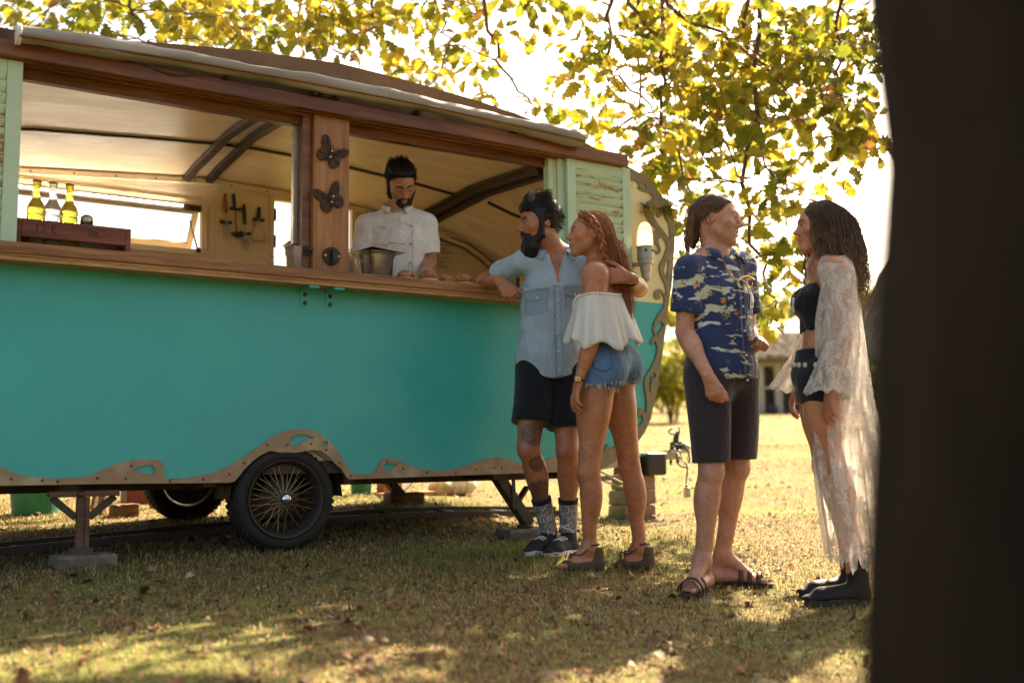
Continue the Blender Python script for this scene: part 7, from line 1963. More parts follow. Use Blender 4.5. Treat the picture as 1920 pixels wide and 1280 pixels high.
    t_ = np.tile(np.repeat(np.linspace(0, 1, 16), 3), n)[:, None]; c0 = dyed(16 * 3, n, (0.040, 0.020, 0.011), (0.070, 0.035, 0.018), 3)
    Cs = c0 * (1 - t_ ** 1.6) + np.asarray(dyed(16 * 3, n, (0.13, 0.065, 0.028), (0.38, 0.21, 0.09), 4)) * t_ ** 1.6
    tube_obj('hair', [(V, Q), (Vk, Qk)], M_HAIR, o, np.concatenate([Cs, np.interp(H.c[2] - Vk[:, 2], [0.05, 0.35], [0, 1])[:, None] * A3(0.16, 0.085, 0.038) + A3(0.042, 0.021, 0.012)]))
    return o

# ================================================================== cook behind the counter
M_CHEFWHITE = cloth_mat('white_chef_cotton', (0.74, 0.70, 0.68), (0.82, 0.78, 0.75), 170, 0.45, 0.2)
def man_chef():
    P0 = A3(*P_chef); J = {k: A3(*v) for k, v in J_chef.items()}; base = A3(P0[0], P0[1], 0.978)
    dz = UP * (P0[2] - base[2])
    J = {k: v + dz for k, v in J.items()}
    for s, sg in (('R', -1), ('L', 1)):
        J['hi' + s] = A3(sg * 0.085, 0.06, 0.90 * 0.98); J['kn' + s] = A3(sg * 0.09, 0.06, 0.50); J['an' + s] = A3(sg * 0.095, 0.09, 0.10); J['to' + s] = A3(sg * 0.12, -0.08, 0.02)
    sp, la = spine(J, 0.09); fs = np.cross(la[3], UP)
    F = newf(J, 0.0052)
    F.tors(sp, la, (0.150, 0.135, 0.155, 0.12), (0.10, 0.092, 0.105, 0.07))
    for s in 'RL':
        F.rc(sp[3] + UP * 0.02, J['sh' + s], 0.055, 0.048, 0.03); F.rc(J['neck'], J['sh' + s] + UP * 0.01, 0.032, 0.033, 0.04)
        arm(F, J['sh' + s], J['el' + s], J['wr' + s], (0.048, 0.039, 0.027))
        leg(F, J['hi' + s], J['kn' + s], J['an' + s], A3(0, -1, 0), (0.085, 0.057, 0.036)); foot(F, J['an' + s], J['to' + s], 0.0, 1)
    d = nv(A3(0.75, -0.35, -0.12)); nrm = nv(A3(0.1, -0.2, -1)); hand(F, J['wrR'], d, nrm, side_for(d, nrm, A3(0, 0.8, 0.2)), (0.35, 0.4, 0.42, 0.45), 0.12)
    d = nv(A3(-0.7, -0.35, -0.3)); hand(F, J['wrL'], d, A3(0, -0.2, -1), side_for(d, A3(0, -0.2, -1), A3(0, 0.8, 0.2)), (0.4, 0.4, 0.42, 0.45), 0.12)
    H = Head(J['head'] - UP * 0.012, (0.35, -0.66, -0.82), (0.06, -0.7, 1), 1.0)
    F.rc(H.w(0, -0.025, -0.045), J['neck'] - UP * 0.03, 0.055, 0.060, 0.03)
    H.build(F, lids=0.009)
    S = Field(F.lo, F.lo + F.h * F.n, 0.0055)
    S.tors([sp[0] - UP * 0.08] + sp, [la[0]] + la, (0.165, 0.162, 0.155, 0.168, 0.118), (0.122, 0.120, 0.115, 0.122, 0.082))
    A_ = subf(S)
    for s in 'RL':
        a, e = J['sh' + s], J['el' + s]; B = subf(S)
        B.rc(sp[3], a, 0.068, 0.060, 0.03); B.rc(a, a + (e - a) * 0.95, 0.057, 0.072, 0.02); B.cut(a + (e - a) * 0.80, e - a, 0.006); merge(A_, B, 0.01)
        S.rc(J['neck'] - UP * 0.012, a + UP * 0.003, 0.040, 0.046, 0.03)
    merge(S, A_, 0.02); S.disp(0.008, 18, 63, (1.1, 1.1, 0.6)); S.disp(0.004, 42, 64)
    S.rc(J['neck'] - UP * 0.01, J['neck'] + UP * 0.09, 0.061, 0.063, 0.004, 's'); S.rc(J['neck'] + fs * 0.07 + UP * 0.03, J['neck'] + fs * 0.12 - UP * 0.06, 0.04, 0.008, 0.004, 's')
    S.cut(sp[0] - UP * 0.07, -UP, 0.006)
    T_ = Field(F.lo, A3(*(F.lo + F.h * F.n)[:2], 1.2), 0.012); T_.tors([sp[0] + UP * 0.03, sp[0] - UP * 0.05], [la[0], la[0]], (0.165, 0.17), (0.118, 0.122))
    for s in 'RL': T_.rc(J['hi' + s], J['kn' + s], 0.10, 0.08, 0.02); T_.rc(J['kn' + s], J['an' + s] + UP * 0.02, 0.08, 0.07, 0.01)
    wr = J['wrR']
    def colf(V, C):
        H.color(V, C, (0.46, 0.22, 0.13), (0.30, 0.13, 0.10), (0.018, 0.012, 0.009), brow_w=0.008, shut=True)
        gl = (np.linalg.norm(V - (wr + A3(0.08, -0.04, 0)), axis=1) < 0.12)[:, None] * (V[:, 2:3] < wr[2] + 0.06)
        C[:] = np.where(gl > 0, A3(0.52, 0.40, 0.16), C); return C
    o = person(F, tuple(base), 'cook in white double-breasted jacket looking down inside the trailer hatch', (0.46, 0.22, 0.13), colf, J)
    j = field_obj(S, 'chef_jacket', M_CHEFWHITE, o, it=2); field_obj(T_, 'trousers', M_BLACKSHORT, o, it=2)
    collar(o, J['neck'] + UP * 0.012 + fs * 0.006, fs, 0.069, -0.016, M_CHEFWHITE, h=0.050, flap=0.006, gap=0.5, tip=0.0, tilt=0.045)
    ctr = sp[1] + (sp[2] - sp[1]) * 0.5
    fl = patch(S, ctr, la[2], UP, [(-0.080, -0.30), (0.082, -0.30), (0.082, 0.15), (0.03, 0.17), (-0.055, 0.06)], -fs, j, 'front_panel', M_CHEFWHITE, 0.004, 0.005)
    patch(S, ctr, la[2], UP, [(-0.075, 0.055), (-0.035, 0.058), (0.035, 0.045), (0.075, 0.10), (0.06, 0.16), (0.028, 0.17)], -fs, j, 'turned_lapel', M_CHEFWHITE, 0.011, 0.006)
    for sg, x in ((-1, -0.07), (1, 0.07)):
        beads(S, [ctr + la[2] * x + UP * t for t in (-0.16, -0.055, 0.05)] + [ctr + la[2] * x * 1.1 + UP * 0.155], -fs, 0.009, j, 'button', M_BUTTON, 0.013)
    rg = np.random.default_rng(71); up = H.R @ A3(0, 0, 1); back = H.R @ A3(0, -1, 0); fwd = -back; lt = H.R @ A3(1, 0, 0)
    K = Field(H.c - 0.18, H.c + 0.18, 0.004); hair_cap(H, K, (0.083, 0.104, 0.094), 0.064, -0.055); H.ell(K, (0, 0.010, 0.100), (0.066, 0.070, 0.024), 0.03); K.disp(0.003, 80, 2)
    for x in (-1, 1): H.rc(K, (x * 0.072, 0.018, 0.045), (x * 0.070, 0.018, -0.015), 0.013, 0.010, 0.015)
    Vk, Qk = K.surf(); Vk = relax(Vk, Qk, 1)
    n = 900; r = scalp(H, n, 73, zmin=0.03, ymax=0.085, r=(0.084, 0.105, 0.096), back_low=-0.03)
    pth = hair_flow(H.W(r), 6, rg.uniform(0.012, 0.036, n), lambda P, t: up * 0.9 + fwd * 0.45 + unit(P - H.c) * 0.5 + 0.5 * np.sin(P * 60), (), 3, 0.001)
    V, Q = tubes(pth, rg.uniform(0.0011, 0.0022, n), 0, 3)
    tube_obj('hair', [(V, Q), (Vk, Qk)], M_HAIR, o, np.concatenate([dyed(7 * 3, n, (0.006, 0.005, 0.004), (0.02, 0.014, 0.011), 1), np.tile((0.008, 0.006, 0.005), (len(Vk), 1))]))
    K = Field(H.w(0, 0.03, -0.07) - 0.13, H.w(0, 0.03, -0.07) + 0.13, 0.004)
    for x in (-1, 1):
        H.rc(K, (x * 0.066, 0.014, -0.016), (x * 0.060, 0.020, -0.055), 0.013, 0.020, 0.01); H.rc(K, (x * 0.060, 0.020, -0.055), (x * 0.022, 0.080, -0.098), 0.020, 0.024, 0.02)
        H.rc(K, (x * 0.004, 0.099, -0.044), (x * 0.026, 0.083, -0.060), 0.0055, 0.007, 0.01); H.rc(K, (x * 0.026, 0.083, -0.060), (x * 0.022, 0.080, -0.090), 0.009, 0.016, 0.015)
    H.ell(K, (0, 0.084, -0.098), (0.032, 0.026, 0.026), 0.02); K.disp(0.002, 110, 4)
    Vk, Qk = K.surf(); Vk = relax(Vk, Qk, 1); pick = rg.integers(0, len(Vk), 600); cb = H.w(0, 0.02, -0.04)
    pth = hair_flow(Vk[pick] - unit(Vk[pick] - cb) * 0.004, 4, rg.uniform(0.006, 0.013, 600), lambda P, t: unit(P - cb) * 0.8 - UP, (), 5, 0.0004)
    V, Q = tubes(pth, rg.uniform(0.0008, 0.0015, 600), 0, 3)
    tube_obj('beard', [(V, Q), (Vk, Qk)], M_HAIR, o, np.concatenate([dyed(5 * 3, 600, (0.008, 0.006, 0.005), (0.02, 0.013, 0.01), 4), np.tile((0.014, 0.009, 0.007), (len(Vk), 1))]))
    return o

# ------------------------------------------------------------------ things on and around the trailer
def tw(u, v, z): return t2w(u, v, z)
def tthing(name, u, v, z, label, cat, group=None, rz=0.0):
    o = empty(name, tw(u, v, z), YAW + rz); return tag(o, label, cat, group)
M_CRATE = wood_mat('red_brown_crate', (0.10, 0.028, 0.014), (0.19, 0.055, 0.026), (0.27, 0.09, 0.045), 'x', 4, 0.6)
cr = tthing('wooden_crate', -0.985, 0.05, 1.898, 'worn reddish wooden bottle crate on the counter by the left shutter', 'crate')
for s in (-1, 1): MB().box((s * .226 - .011, -.06, 0), (s * .226 + .011, .10, .128)).build('end_board', M_CRATE, cr, bevel=.003)
for y in (-.059, .088):
    MB().box((-.2145, y, .05), (.2145, y + .011, .128)).build('slat', M_CRATE, cr, bevel=.002); MB().box((-.2145, y, .002), (.2145, y + .011, .018)).build('slat', M_CRATE, cr, bevel=.002)
MB().box((-.2145, -.0475, .003), (.2145, .0875, .012)).build('bottom_board', M_CRATE, cr)
def text(parent, s, size, loc, mat_, rot=(math.pi / 2, 0, 0), name='stencil_lettering', ext=0.0004):
    c = bpy.data.curves.new(name, 'FONT'); c.body = s; c.size = size; c.extrude = ext
    o = bpy.data.objects.new('tmp', c); COL.objects.link(o); dg = bpy.context.evaluated_depsgraph_get()
    me = bpy.data.meshes.new_from_object(o.evaluated_get(dg)); bpy.data.objects.remove(o)
    q = link(name, me, mat_, parent, loc); q.rotation_euler = rot; return q
M_STENCIL = pmat('faded_stencil', (0.05, 0.018, 0.012), (0.08, 0.028, 0.018), 50, 0.8, bmp=0)
text(cr, '12 E', 0.052, (-.165, -.0597, .075), M_STENCIL); text(cr, 'IIK', 0.044, (.055, -.0597, .072), M_STENCIL)
def glassy(name, col, dens=0.0):
    m, nt, b = new_mat(name); b.inputs['Base Color'].default_value = (*col, 1); b.inputs['Transmission Weight'].default_value = 0.92; b.inputs['Roughness'].default_value = 0.08; b.inputs['IOR'].default_value = 1.25
    return m
M_YGLASS = glassy('yellow_glass', (0.98, 0.86, 0.10)); M_CGLASS = glassy('clear_glass', (0.90, 0.97, 0.92)); M_LID = pmat('tin_lid', (0.45, 0.40, 0.32), (0.36, 0.31, 0.25), 20, 0.35, 0.9, bmp=0.1)
def bottle(u, mat_, label):
    b_ = tthing('glass_bottle', u, 0.06, 1.9115, label, 'bottle', 'bottles in the wooden crate')
    pr = [(0.0, 0.0), (.034, 0.0), (.036, .01), (.036, .115), (.033, .125), (.037, .133), (.037, .150), (.034, .157), (.037, .165), (.036, .185), (.030, .200), (.021, .213), (.0175, .222), (.0165, .235), (.018, .24), (.0165, .245), (.016, .292), (.0185, .295), (.0185, .303), (.015, .304)]
    o = MB().lathe(pr, (0, 0, 0), 24).build('glass_body', mat_, b_, smooth=True)
    MB().lathe([(.0, .305), (.0165, .3045), (.0165, .300)], (0, 0, 0), 16).build('stopper', M_LID, b_)
bottle(-1.135, M_YGLASS, 'yellow glass bottle nearest the left shutter in the crate')
bottle(-1.068, M_CGLASS, 'clear pale glass bottle between the two yellow bottles')
bottle(-1.000, M_YGLASS, 'yellow glass bottle beside the short jar in the crate')
jar = tthing('glass_jar', -0.925, 0.06, 1.9115, 'short glass jar with domed tin lid in the crate', 'jar')
MB().lathe([(0, 0), (.028, 0), (.03, .01), (.03, .12), (.026, .128)], (0, 0, 0), 20).build('glass_body', M_CGLASS, jar, smooth=True)
MB().lathe([(.027, .1285), (.027, .15), (.024, .163), (.012, .172), (0, .174)], (0, 0, 0), 20).build('domed_lid', M_LID, jar, smooth=True)
def steel_pan(u, v, z, w, h, label, lid=True, rz=0.0):
    p = tthing('steel_container', u, v, z, label, 'container', None, rz)
    MB().lathe([(0, 0), (w * .36, 0), (w * .42, .01), (w * .45, h * .78), (w * .49, h * .84), (w * .49, h * .97), (w * .52, h * .98), (w * .52, h), (w * .46, h), (w * .42, h * .3), (0, h * .29)], (0, 0, 0), 40, sq=0.55).build('pan_body', M_STEEL, p, smooth=True)
    if lid:
        M_ = Matrix.Translation((.012, 0, h + .006)) @ Matrix.Rotation(.05, 4, 'Y')
        MB().box((-w * .58, -w * .58, 0), (w * .66, w * .58, .004), M=M_).build('flat_lid', M_STEEL, p, bevel=.002)
    return p
steel_pan(0.505, 0.07, 1.898, 0.165, 0.150, 'square steel container with lid beside the hatch post and the cook', True, .12)
steel_pan(0.235, 0.46, 1.8905, 0.15, 0.235, 'tall steel container half hidden left of the hatch post', True, -.1)
sb = tthing('squeeze_bottle', 0.40, 0.22, 1.8985, 'pale yellow squeeze bottle right behind the hatch post', 'bottle')
M_PALEY = pmat('pale_plastic', (0.62, 0.52, 0.27), (0.56, 0.46, 0.24), 8, 0.4, bmp=0.0)
MB().lathe([(0, 0), (.034, 0), (.036, .008), (.036, .14), (.030, .162), (.014, .175), (.012, .18)], (0, 0, 0), 20).build('bottle_body', M_PALEY, sb, smooth=True)
MB().lathe([(.0135, .1805), (.0135, .192), (.006, .2), (.003, .225), (0, .226)], (0, 0, 0), 14).build('nozzle', M_PALEFRAME, sb, smooth=True)
MB().tube([(.014, 0, .186), (.034, 0, .188), (.04, 0, .18), (.036, 0, .168)], .003, 6).build('cap_strap', M_PALEFRAME, sb)
# plastic bag of dried grass by the window
M_BAG = thin_glass('clear_bag_plastic', (0.88, 0.87, 0.84), 0.16)
bag = tthing('plastic_bag', 0.30, 0.78, 1.8, 'crumpled clear plastic bag of dried grass stalks behind the tall steel container', 'bag')
Fb = Field((-.2, -.15, .1), (.2, .15, .6), .01); Fb.ell((0, 0, .30), (.11, .07, .10), None, .03); Fb.ell((.03, 0, .38), (.06, .05, .10), None, .03); Fb.disp(.02, 45, 4)
field_obj(Fb, 'crumpled_film', M_BAG, bag, it=0)
rg = np.random.default_rng(2); nst = 16
pts = np.stack([np.stack([rg.normal(0.03, .015, nst), rg.normal(0, .015, nst), np.full(nst, .15)], 1), np.stack([rg.normal(.03, .03, nst), rg.normal(0, .02, nst), rg.uniform(.35, .42, nst)], 1), np.stack([rg.normal(.035, .05, nst), rg.normal(0, .03, nst), rg.uniform(.42, .52, nst)], 1)], 1)
tube_obj('dried_stalk', [tubes(pts, rg.uniform(.0015, .003, nst), 0, 4)], M_CORD, bag)
MB().box((-.05, -.06, .08), (.09, .06, .2)).build('bag_base', M_PALEFRAME, bag, bevel=.02)
tp(MB().box((-0.2, 0.62, 1.76), (0.55, 0.95, 1.795)), 'back_shelf', M_PLY)
# buns
M_BUN = pmat('glazed_bun', (0.30, 0.095, 0.028), (0.42, 0.17, 0.05), 14, 0.35, bmp=0.15, c3=(0.22, 0.06, 0.02), spec=0.5); M_CRUMB = pmat('bun_crumb', (0.68, 0.50, 0.28), (0.6, 0.43, 0.24), 30, 0.9, bmp=0.3); M_SEED = pmat('sesame_seed', (0.75, 0.62, 0.38), (0.68, 0.55, 0.33), 40, 0.6, bmp=0)
for u, v, s, lb in ((0.640, 0.00, 0.95, 'round glazed bun nearest the square steel container'), (0.765, -0.02, 1.12, 'largest round bun below the cook'), (0.885, 0.00, 0.85, 'small bun third from the steel container'), (0.985, -0.01, 1.0, 'round bun fourth from the steel container'), (1.125, -0.02, 1.05, 'sesame seeded bun nearest the bearded man')):
    bn = tthing('bread_bun', u, v, 1.8975, lb, 'bun', 'buns on the counter', rng.uniform(0, 3))
    MB().lathe([(0, 0), (.040 * s, 0), (.046 * s, .008), (.048 * s, .02)], (0, 0, 0), 20).build('bottom_half', M_CRUMB, bn, smooth=True)
    MB().lathe([(.046 * s, .0202), (.0485 * s, .026), (.047 * s, .04 * s), (.038 * s, .055 * s), (.022 * s, .064 * s), (0, .067 * s)], (0, 0, 0), 20).build('glazed_top', M_BUN, bn, smooth=True)
    mb = MB()
    for k in range(40 if 'sesame' in lb else 14):
        a = rng.uniform(0, 6.28); q = rng.uniform(0, .9); mb.sphere((.046 * s * q * math.cos(a), .046 * s * q * math.sin(a), (.0205 + .0465 * math.sqrt(max(0, 1 - (q * .98) ** 2.4))) * s + .001), .0028, 5)
    tag(mb.build('sesame', M_SEED, bn), kind='stuff')
nk = tthing('paper_napkin', 1.235, -0.03, 1.8975, 'crumpled white napkin between the seeded bun and the bearded man', 'napkin')
Fb = Field((-.05, -.05, -.01), (.05, .05, .06), .004); Fb.ell((0, 0, .014), (.034, .03, .016), None, .01); Fb.disp(.008, 120, 3); Fb.cut((0, 0, 0), (0, 0, -1), .002)
field_obj(Fb, 'crumpled_paper', M_WHITECOT, nk, it=0)
rp = tthing('sauce_packet', 1.43, 0.02, 1.8975, 'small red packet on the counter beside the bearded man', 'packet')
MB().box((-.06, -.03, 0), (.06, .03, .022)).build('packet_body', pmat('red_packet', (0.42, 0.03, 0.03), (0.34, 0.025, 0.025), 12, 0.4, bmp=0.2), rp, bevel=.008)
cd = tthing('steel_caddy', 1.50, 0.22, 1.8975, 'tilted steel napkin caddy on a stand behind the bearded man', 'caddy', None, .15)
MB().box((-.06, -.05, 0), (.06, .05, .012)).build('stand_foot', M_RAIL, cd); MB().tube([(0, .02, .012), (0, .02, .16)], .012, 8).build('stand_rod', M_RAIL, cd)
Mt = Matrix.Translation((0, 0, .20)) @ Matrix.Rotation(math.radians(-24), 4, 'Y') @ Matrix.Rotation(math.radians(12), 4, 'X')
mb = MB(); mb.box((-.075, -.05, -.03), (.075, .05, -.026), M=Mt)
for lo_, hi_ in (((-.075, -.05, -.0255), (.075, -.047, .03)), ((-.075, .047, -.0255), (.075, .05, .03)), ((-.075, -.0465, -.0255), (-.072, .0465, .03)), ((.072, -.0465, -.0255), (.075, .0465, .03))): mb.box(lo_, hi_, M=Mt)
mb.build('open_box', M_STEEL, cd); MB().box((-.08, -.055, .0305), (.08, -.035, .036), M=Mt).build('rim_bar', M_RAIL, cd)
pb = tthing('plastic_bottle', 1.62, 0.52, 1.8905, 'translucent plastic bottle in front of the arched nose wall', 'bottle')
MB().lathe([(0, 0), (.042, 0), (.044, .01), (.044, .13), (.034, .16), (.016, .178), (.016, .2), (0, .201)], (0, 0, 0), 20).build('bottle_body', thin_glass('smoky_plastic', (0.80, 0.72, 0.62), 0.12), pb, smooth=True)
# utensils on the back wall
M_HANDLE = pmat('dark_green_handle', (0.012, 0.030, 0.024), (0.02, 0.042, 0.033), 20, 0.35, bmp=0.1); M_ORANGE = pmat('orange_wood_handle', (0.32, 0.11, 0.03), (0.24, 0.08, 0.02), 20, 0.4, bmp=0.1)
VW = VB - 0.022
def clip(par, z):
    MB().box((-.034, .002, z - .008), (.034, .020, z + .008)).build('wall_clip', M_RAIL, par, bevel=.003)
    for s in (-1, 1): MB().lathe([(.006, -.004), (.012, -.004), (.012, .004), (.006, .004)], (s * .028, -.002, z), 10, M=Matrix.Rotation(math.pi / 2, 4, 'X')).build('clip_eye', M_RAIL, par)
def fork(u, z1, z0, mat_, label):
    p = tthing('serving_fork', u, VW, z0, label, 'fork'); L = z1 - z0
    MB().tube([(-.008, 0, L), (-.010, 0, L * .9), (-.004, 0, L * .62), (0, 0, L * .56)], [.008, .013, .012, .006], 8).build('handle', mat_, p, smooth=True)
    MB().tube([(0, 0, L * .57), (.004, 0, L * .32)], .004, 6).build('shank', M_STEEL, p)
    mb = MB()
    mb.box((-.016, -.003, L * .24), (.022, .003, L * .33)); mb.build('fork_neck', M_STEEL, p, bevel=.003)
    for k in range(4): MB().tube([(-.013 + .0115 * k, 0, L * .25), (-.015 + .0125 * k, -.006, L * .12), (-.014 + .012 * k, -.002, 0)], [.003, .0026, .0015], 6).build('tine', M_STEEL, p)
    clip(p, L * .38)
fork(0.228, 2.700, 2.395, M_ORANGE, 'leftmost utensil on the back wall, fork with orange wooden handle')
fork(0.356, 2.642, 2.335, M_HANDLE, 'lower hanging fork with dark handle between ladle and masher')
p = tthing('ladle', 0.290, VW, 2.43, 'dark ladle hanging second from the left on the back wall', 'ladle')
MB().tube([(-.012, 0, .275), (-.014, 0, .26), (-.006, 0, .19), (-.004, 0, .18)], [.008, .012, .010, .006], 8).build('handle', M_HANDLE, p, smooth=True); MB().tube([(-.004, 0, .185), (.008, 0, .02)], .004, 6).build('shank', M_IRON, p)
MB().lathe([(0, -.03), (.02, -.027), (.036, -.016), (.046, 0), (.043, 0), (.03, -.014), (0, -.022)], (.012, -.02, .012), 18).build('bowl', M_IRON, p, smooth=True); clip(p, .175)
p = tthing('potato_masher', 0.446, VW, 2.40, 'wire potato masher hanging nearest the stable door', 'masher')
MB().tube([(.003, 0, .236), (.001, 0, .22), (-.001, 0, .165), (-.003, 0, .15)], [.008, .013, .013, .008], 8).build('handle', M_HANDLE, p, smooth=True)
MB().tube([(-.003, 0, .155), (-.025, 0, .115), (-.038, 0, .075), (-.04, -.004, .012)], .003, 6).build('wire_arm', M_STEEL, p); MB().tube([(-.003, 0, .155), (.022, 0, .115), (.038, 0, .075), (.04, -.004, .006)], .003, 6).build('wire_arm', M_STEEL, p)
MB().tube([(-.042 + .0105 * k, -.008 + (.012 if k % 2 else -.012), .005 + (.010 if k % 2 else -.006)) for k in range(9)], .003, 6).build('zigzag_wire', M_STEEL, p); clip(p, .150)
# menu sheet
mn = tthing('menu_sheet', 1.80, VB - .003, 2.335, 'printed paper menu pinned to the back wall beside the cook', 'menu')
MB().box((-.055, -.0012, 0), (.135, 0, .31)).build('paper', M_PAPER, mn)
mb = MB(); r_ = random.Random(3)
for k in range(24):
    z = .295 - k * .0118
    if k in (7, 8, 15): continue
    x0 = .03 + r_.uniform(-.01, .01) if k < 7 else -.045; x1 = x0 + (.055 if k < 7 else r_.uniform(.05, .165))
    x = x0
    while x < x1:
        w = r_.uniform(.008, .022); mb.box((x, -.0019, z - .0022), (min(x + w, x1), -.00125, z + .0022)); x += w + .004
tag(mb.build('printed_line', M_INK, mn), kind='stuff')
# support blocks under the corner steadies
def block(name, u, v, su, sv, h, mat_, label, cat, rz=0.0, z=None):
    P = tw(u, v, 0); g = gz(P.x, P.y) - 0.012 if z is None else z
    o = tthing(name, u, v, g, label, cat, None, rz)
    F = Field((-su / 2 - .02, -sv / 2 - .02, -.01), (su / 2 + .02, sv / 2 + .02, h + .02), .011)
    def fn(X, Y, Z):
        q = np.maximum(np.maximum(np.abs(X) - su / 2, np.abs(Y) - sv / 2), np.abs(Z - h / 2) - h / 2); return q + 0 * X
    F.put(lambda X, Y, Z: fn(X, Y, Z), (-su / 2, -sv / 2, 0), (su / 2, sv / 2, h), 0); F.disp(.003, 60, int(abs(u * 100)))
    field_obj(F, 'block_body', mat_, o, it=1); return o
block('concrete_block', -0.895, 0.06, 0.25, 0.16, 0.062, M_CONC, 'long concrete block under the left T-shaped steady', 'block', .05)
block('concrete_block', 1.44, 0.10, 0.30, 0.18, 0.066, M_CONC, 'concrete slab under the sloping steady behind the bearded man', 'block', -.08)
block('concrete_block', -1.62, 1.35, 0.26, 0.18, 0.06, M_CONC, 'concrete block under the far left steady', 'block')
block('timber_block', 1.45, 1.62, 0.26, 0.13, 0.085, M_RUSTWOOD, 'timber block under the far steady, beside the green tub', 'block')
block('timber_block', -0.30, 2.00, 0.16, 0.13, 0.09, M_RUSTWOOD, 'timber block standing behind the far wheel', 'block')
P = tw(2.83, .87, 0); g0 = gz(P.x, P.y) - .01; zz_ = g0
for k, (h, su, mt, lb) in enumerate(((.10, .26, M_BRICK, 'lowest rough paving block under the drawbar'), (.10, .25, M_BRICK, 'middle rough paving block under the drawbar'), (.10, .23, M_BRICK, 'third rough paving block under the drawbar'))):
    block('paving_block', 2.83 + .01 * k, .87, su, .22, h, mt, lb, 'block', .1 * k - .1, zz_); zz_ += h + .001
M_RED = pmat('red_brick', (0.34, 0.12, 0.06), (0.26, 0.09, 0.045), 16, 0.9, bmp=0.5)
block('red_brick', 2.80, .87, .20, .10, .945 - zz_ - .002, M_RED, 'red brick on top of the paving blocks under the drawbar', 'brick', .3, zz_)
# steel rail frame lying in the grass under the trailer
rl = tthing('steel_rail_frame', 0.7, 0.95, 0.6, 'long black steel rail frame lying in the grass under the trailer', 'rails')
def gl(u, v): q = tw(u, v, 0); return gz(q.x, q.y) - 0.6
for v0 in (-.16, .05):
    mb = MB(); us_ = np.linspace(-2.3, 1.75, 14)
    for a, c in zip(us_[:-1], us_[1:]):
        va, vc = v0 + (a + .3) * .12, v0 + (c + .3) * .12
        mb.bar((a, va, gl(.7 + a, .95 + va) + .022), (c, vc, gl(.7 + c, .95 + vc) + .022), .012, .045)
    mb.build('side_rail', M_RAIL, rl)
for a in np.arange(-2.2, 1.75, .42):
    va = (a + .3) * .12; MB().bar((a, va - .152, gl(.7 + a, .95 + va) + .02), (a, va + .042, gl(.7 + a, .95 + va) + .02), .025, .02).build('cross_bar', M_RAIL, rl)
# odds and ends seen under the trailer
M_GREENPL = pmat('green_plastic', (0.010, 0.115, 0.060), (0.008, 0.09, 0.05), 6, 0.5, bmp=0.05)
def tub(u, v, r, h, label):
    P = tw(u, v, 0); o = tthing('plastic_tub', u, v, gz(P.x, P.y) - .005, label, 'tub')
    MB().lathe([(0, 0), (r * .82, 0), (r * .84, .01), (r, h * .95), (r * 1.06, h * .95), (r * 1.06, h), (r * .96, h), (r * .80, .015), (0, .015)], (0, 0, 0), 26).build('tub_body', M_GREENPL, o, smooth=False)
    for s in (-1, 1): MB().tube([(s * r * 1.02, -.04, h * .9), (s * r * 1.2, -.03, h * .86), (s * r * 1.2, .03, h * .86), (s * r * 1.02, .04, h * .9)], .008, 6).build('handle', M_GREENPL, o)
tub(-0.75, 2.40, .16, .26, 'green plastic tub behind the rear end of the trailer'); tub(1.42, 2.25, .085, .20, 'small green tub behind the timber block beyond the trailer')
def box_thing(name, u, v, su, sv, h, mat_, label, cat, rz=0):
    P = tw(u, v, 0); o = tthing(name, u, v, gz(P.x, P.y) - .005, label, cat, None, rz)
    MB().box((-su / 2, -sv / 2, 0), (su / 2, sv / 2, h)).build('box_body', mat_, o, bevel=.01); MB().box((-su / 2 - .008, -sv / 2 - .008, h * .86), (su / 2 + .008, sv / 2 + .008, h + .012)).build('lid', mat_, o, bevel=.006)
box_thing('cool_box', 1.66, 2.27, .16, .12, .18, M_RED, 'red box between the green tub and the cloth bundle', 'box'); box_thing('cool_box', 0.02, 2.75, .32, .2, .12, pmat('crimson_plastic', (0.10, 0.012, 0.016), (0.08, 0.012, 0.014), 8, 0.5, bmp=0), 'low crimson box seen under the trailer left of the wheel', 'box')
tr = tthing('trestle_legs', -0.22, 2.25, 0.6, 'splayed wooden trestle behind the far wheel', 'trestle')
g = gl(-.22, 2.25)
for du, dv, k in ((-.16, -.12, .02), (.16, -.12, -.02), (-.16, .12, .02), (.16, .12, -.02)): MB().bar((du * 1.2, dv, g), (du * .6, dv * .3, g + .62), .045, .025).build('leg', M_RUSTWOOD, tr)
MB().box((-.16, -.06, g + .6), (.16, .06, g + .66)).build('top_beam', M_RUSTWOOD, tr, bevel=.004)
pl = tthing('timber_plank', 1.85, 2.05, 0.6, 'pale plank lying in the sun behind the trailer', 'plank', None, .25); g = gl(1.85, 2.05)
MB().box((-.45, -.05, g), (.35, .05, g + .028)).build('plank_body', M_EDGE, pl, bevel=.004)
cb = tthing('cloth_bundle', 2.12, 2.12, 0.6, 'crumpled white and brown cloth bundle on the plank end', 'cloth'); g = gl(2.12, 2.12)
Fb = Field((-.25, -.2, g - .02), (.25, .2, g + .22), .009); Fb.ell((.06, 0, g + .06), (.13, .10, .075), None, .03); Fb.ell((-.09, 0, g + .05), (.10, .09, .06), None, .03); Fb.disp(.022, 38, 5); Fb.cut((0, 0, g), (0, 0, -1), .002)
field_obj(Fb, 'crumpled_cloth', pmat('striped_cloth', (0.66, 0.60, 0.50), (0.35, 0.24, 0.15), 9, 0.9, stretch=(3, 1, 1), bmp=.3), cb, it=1)

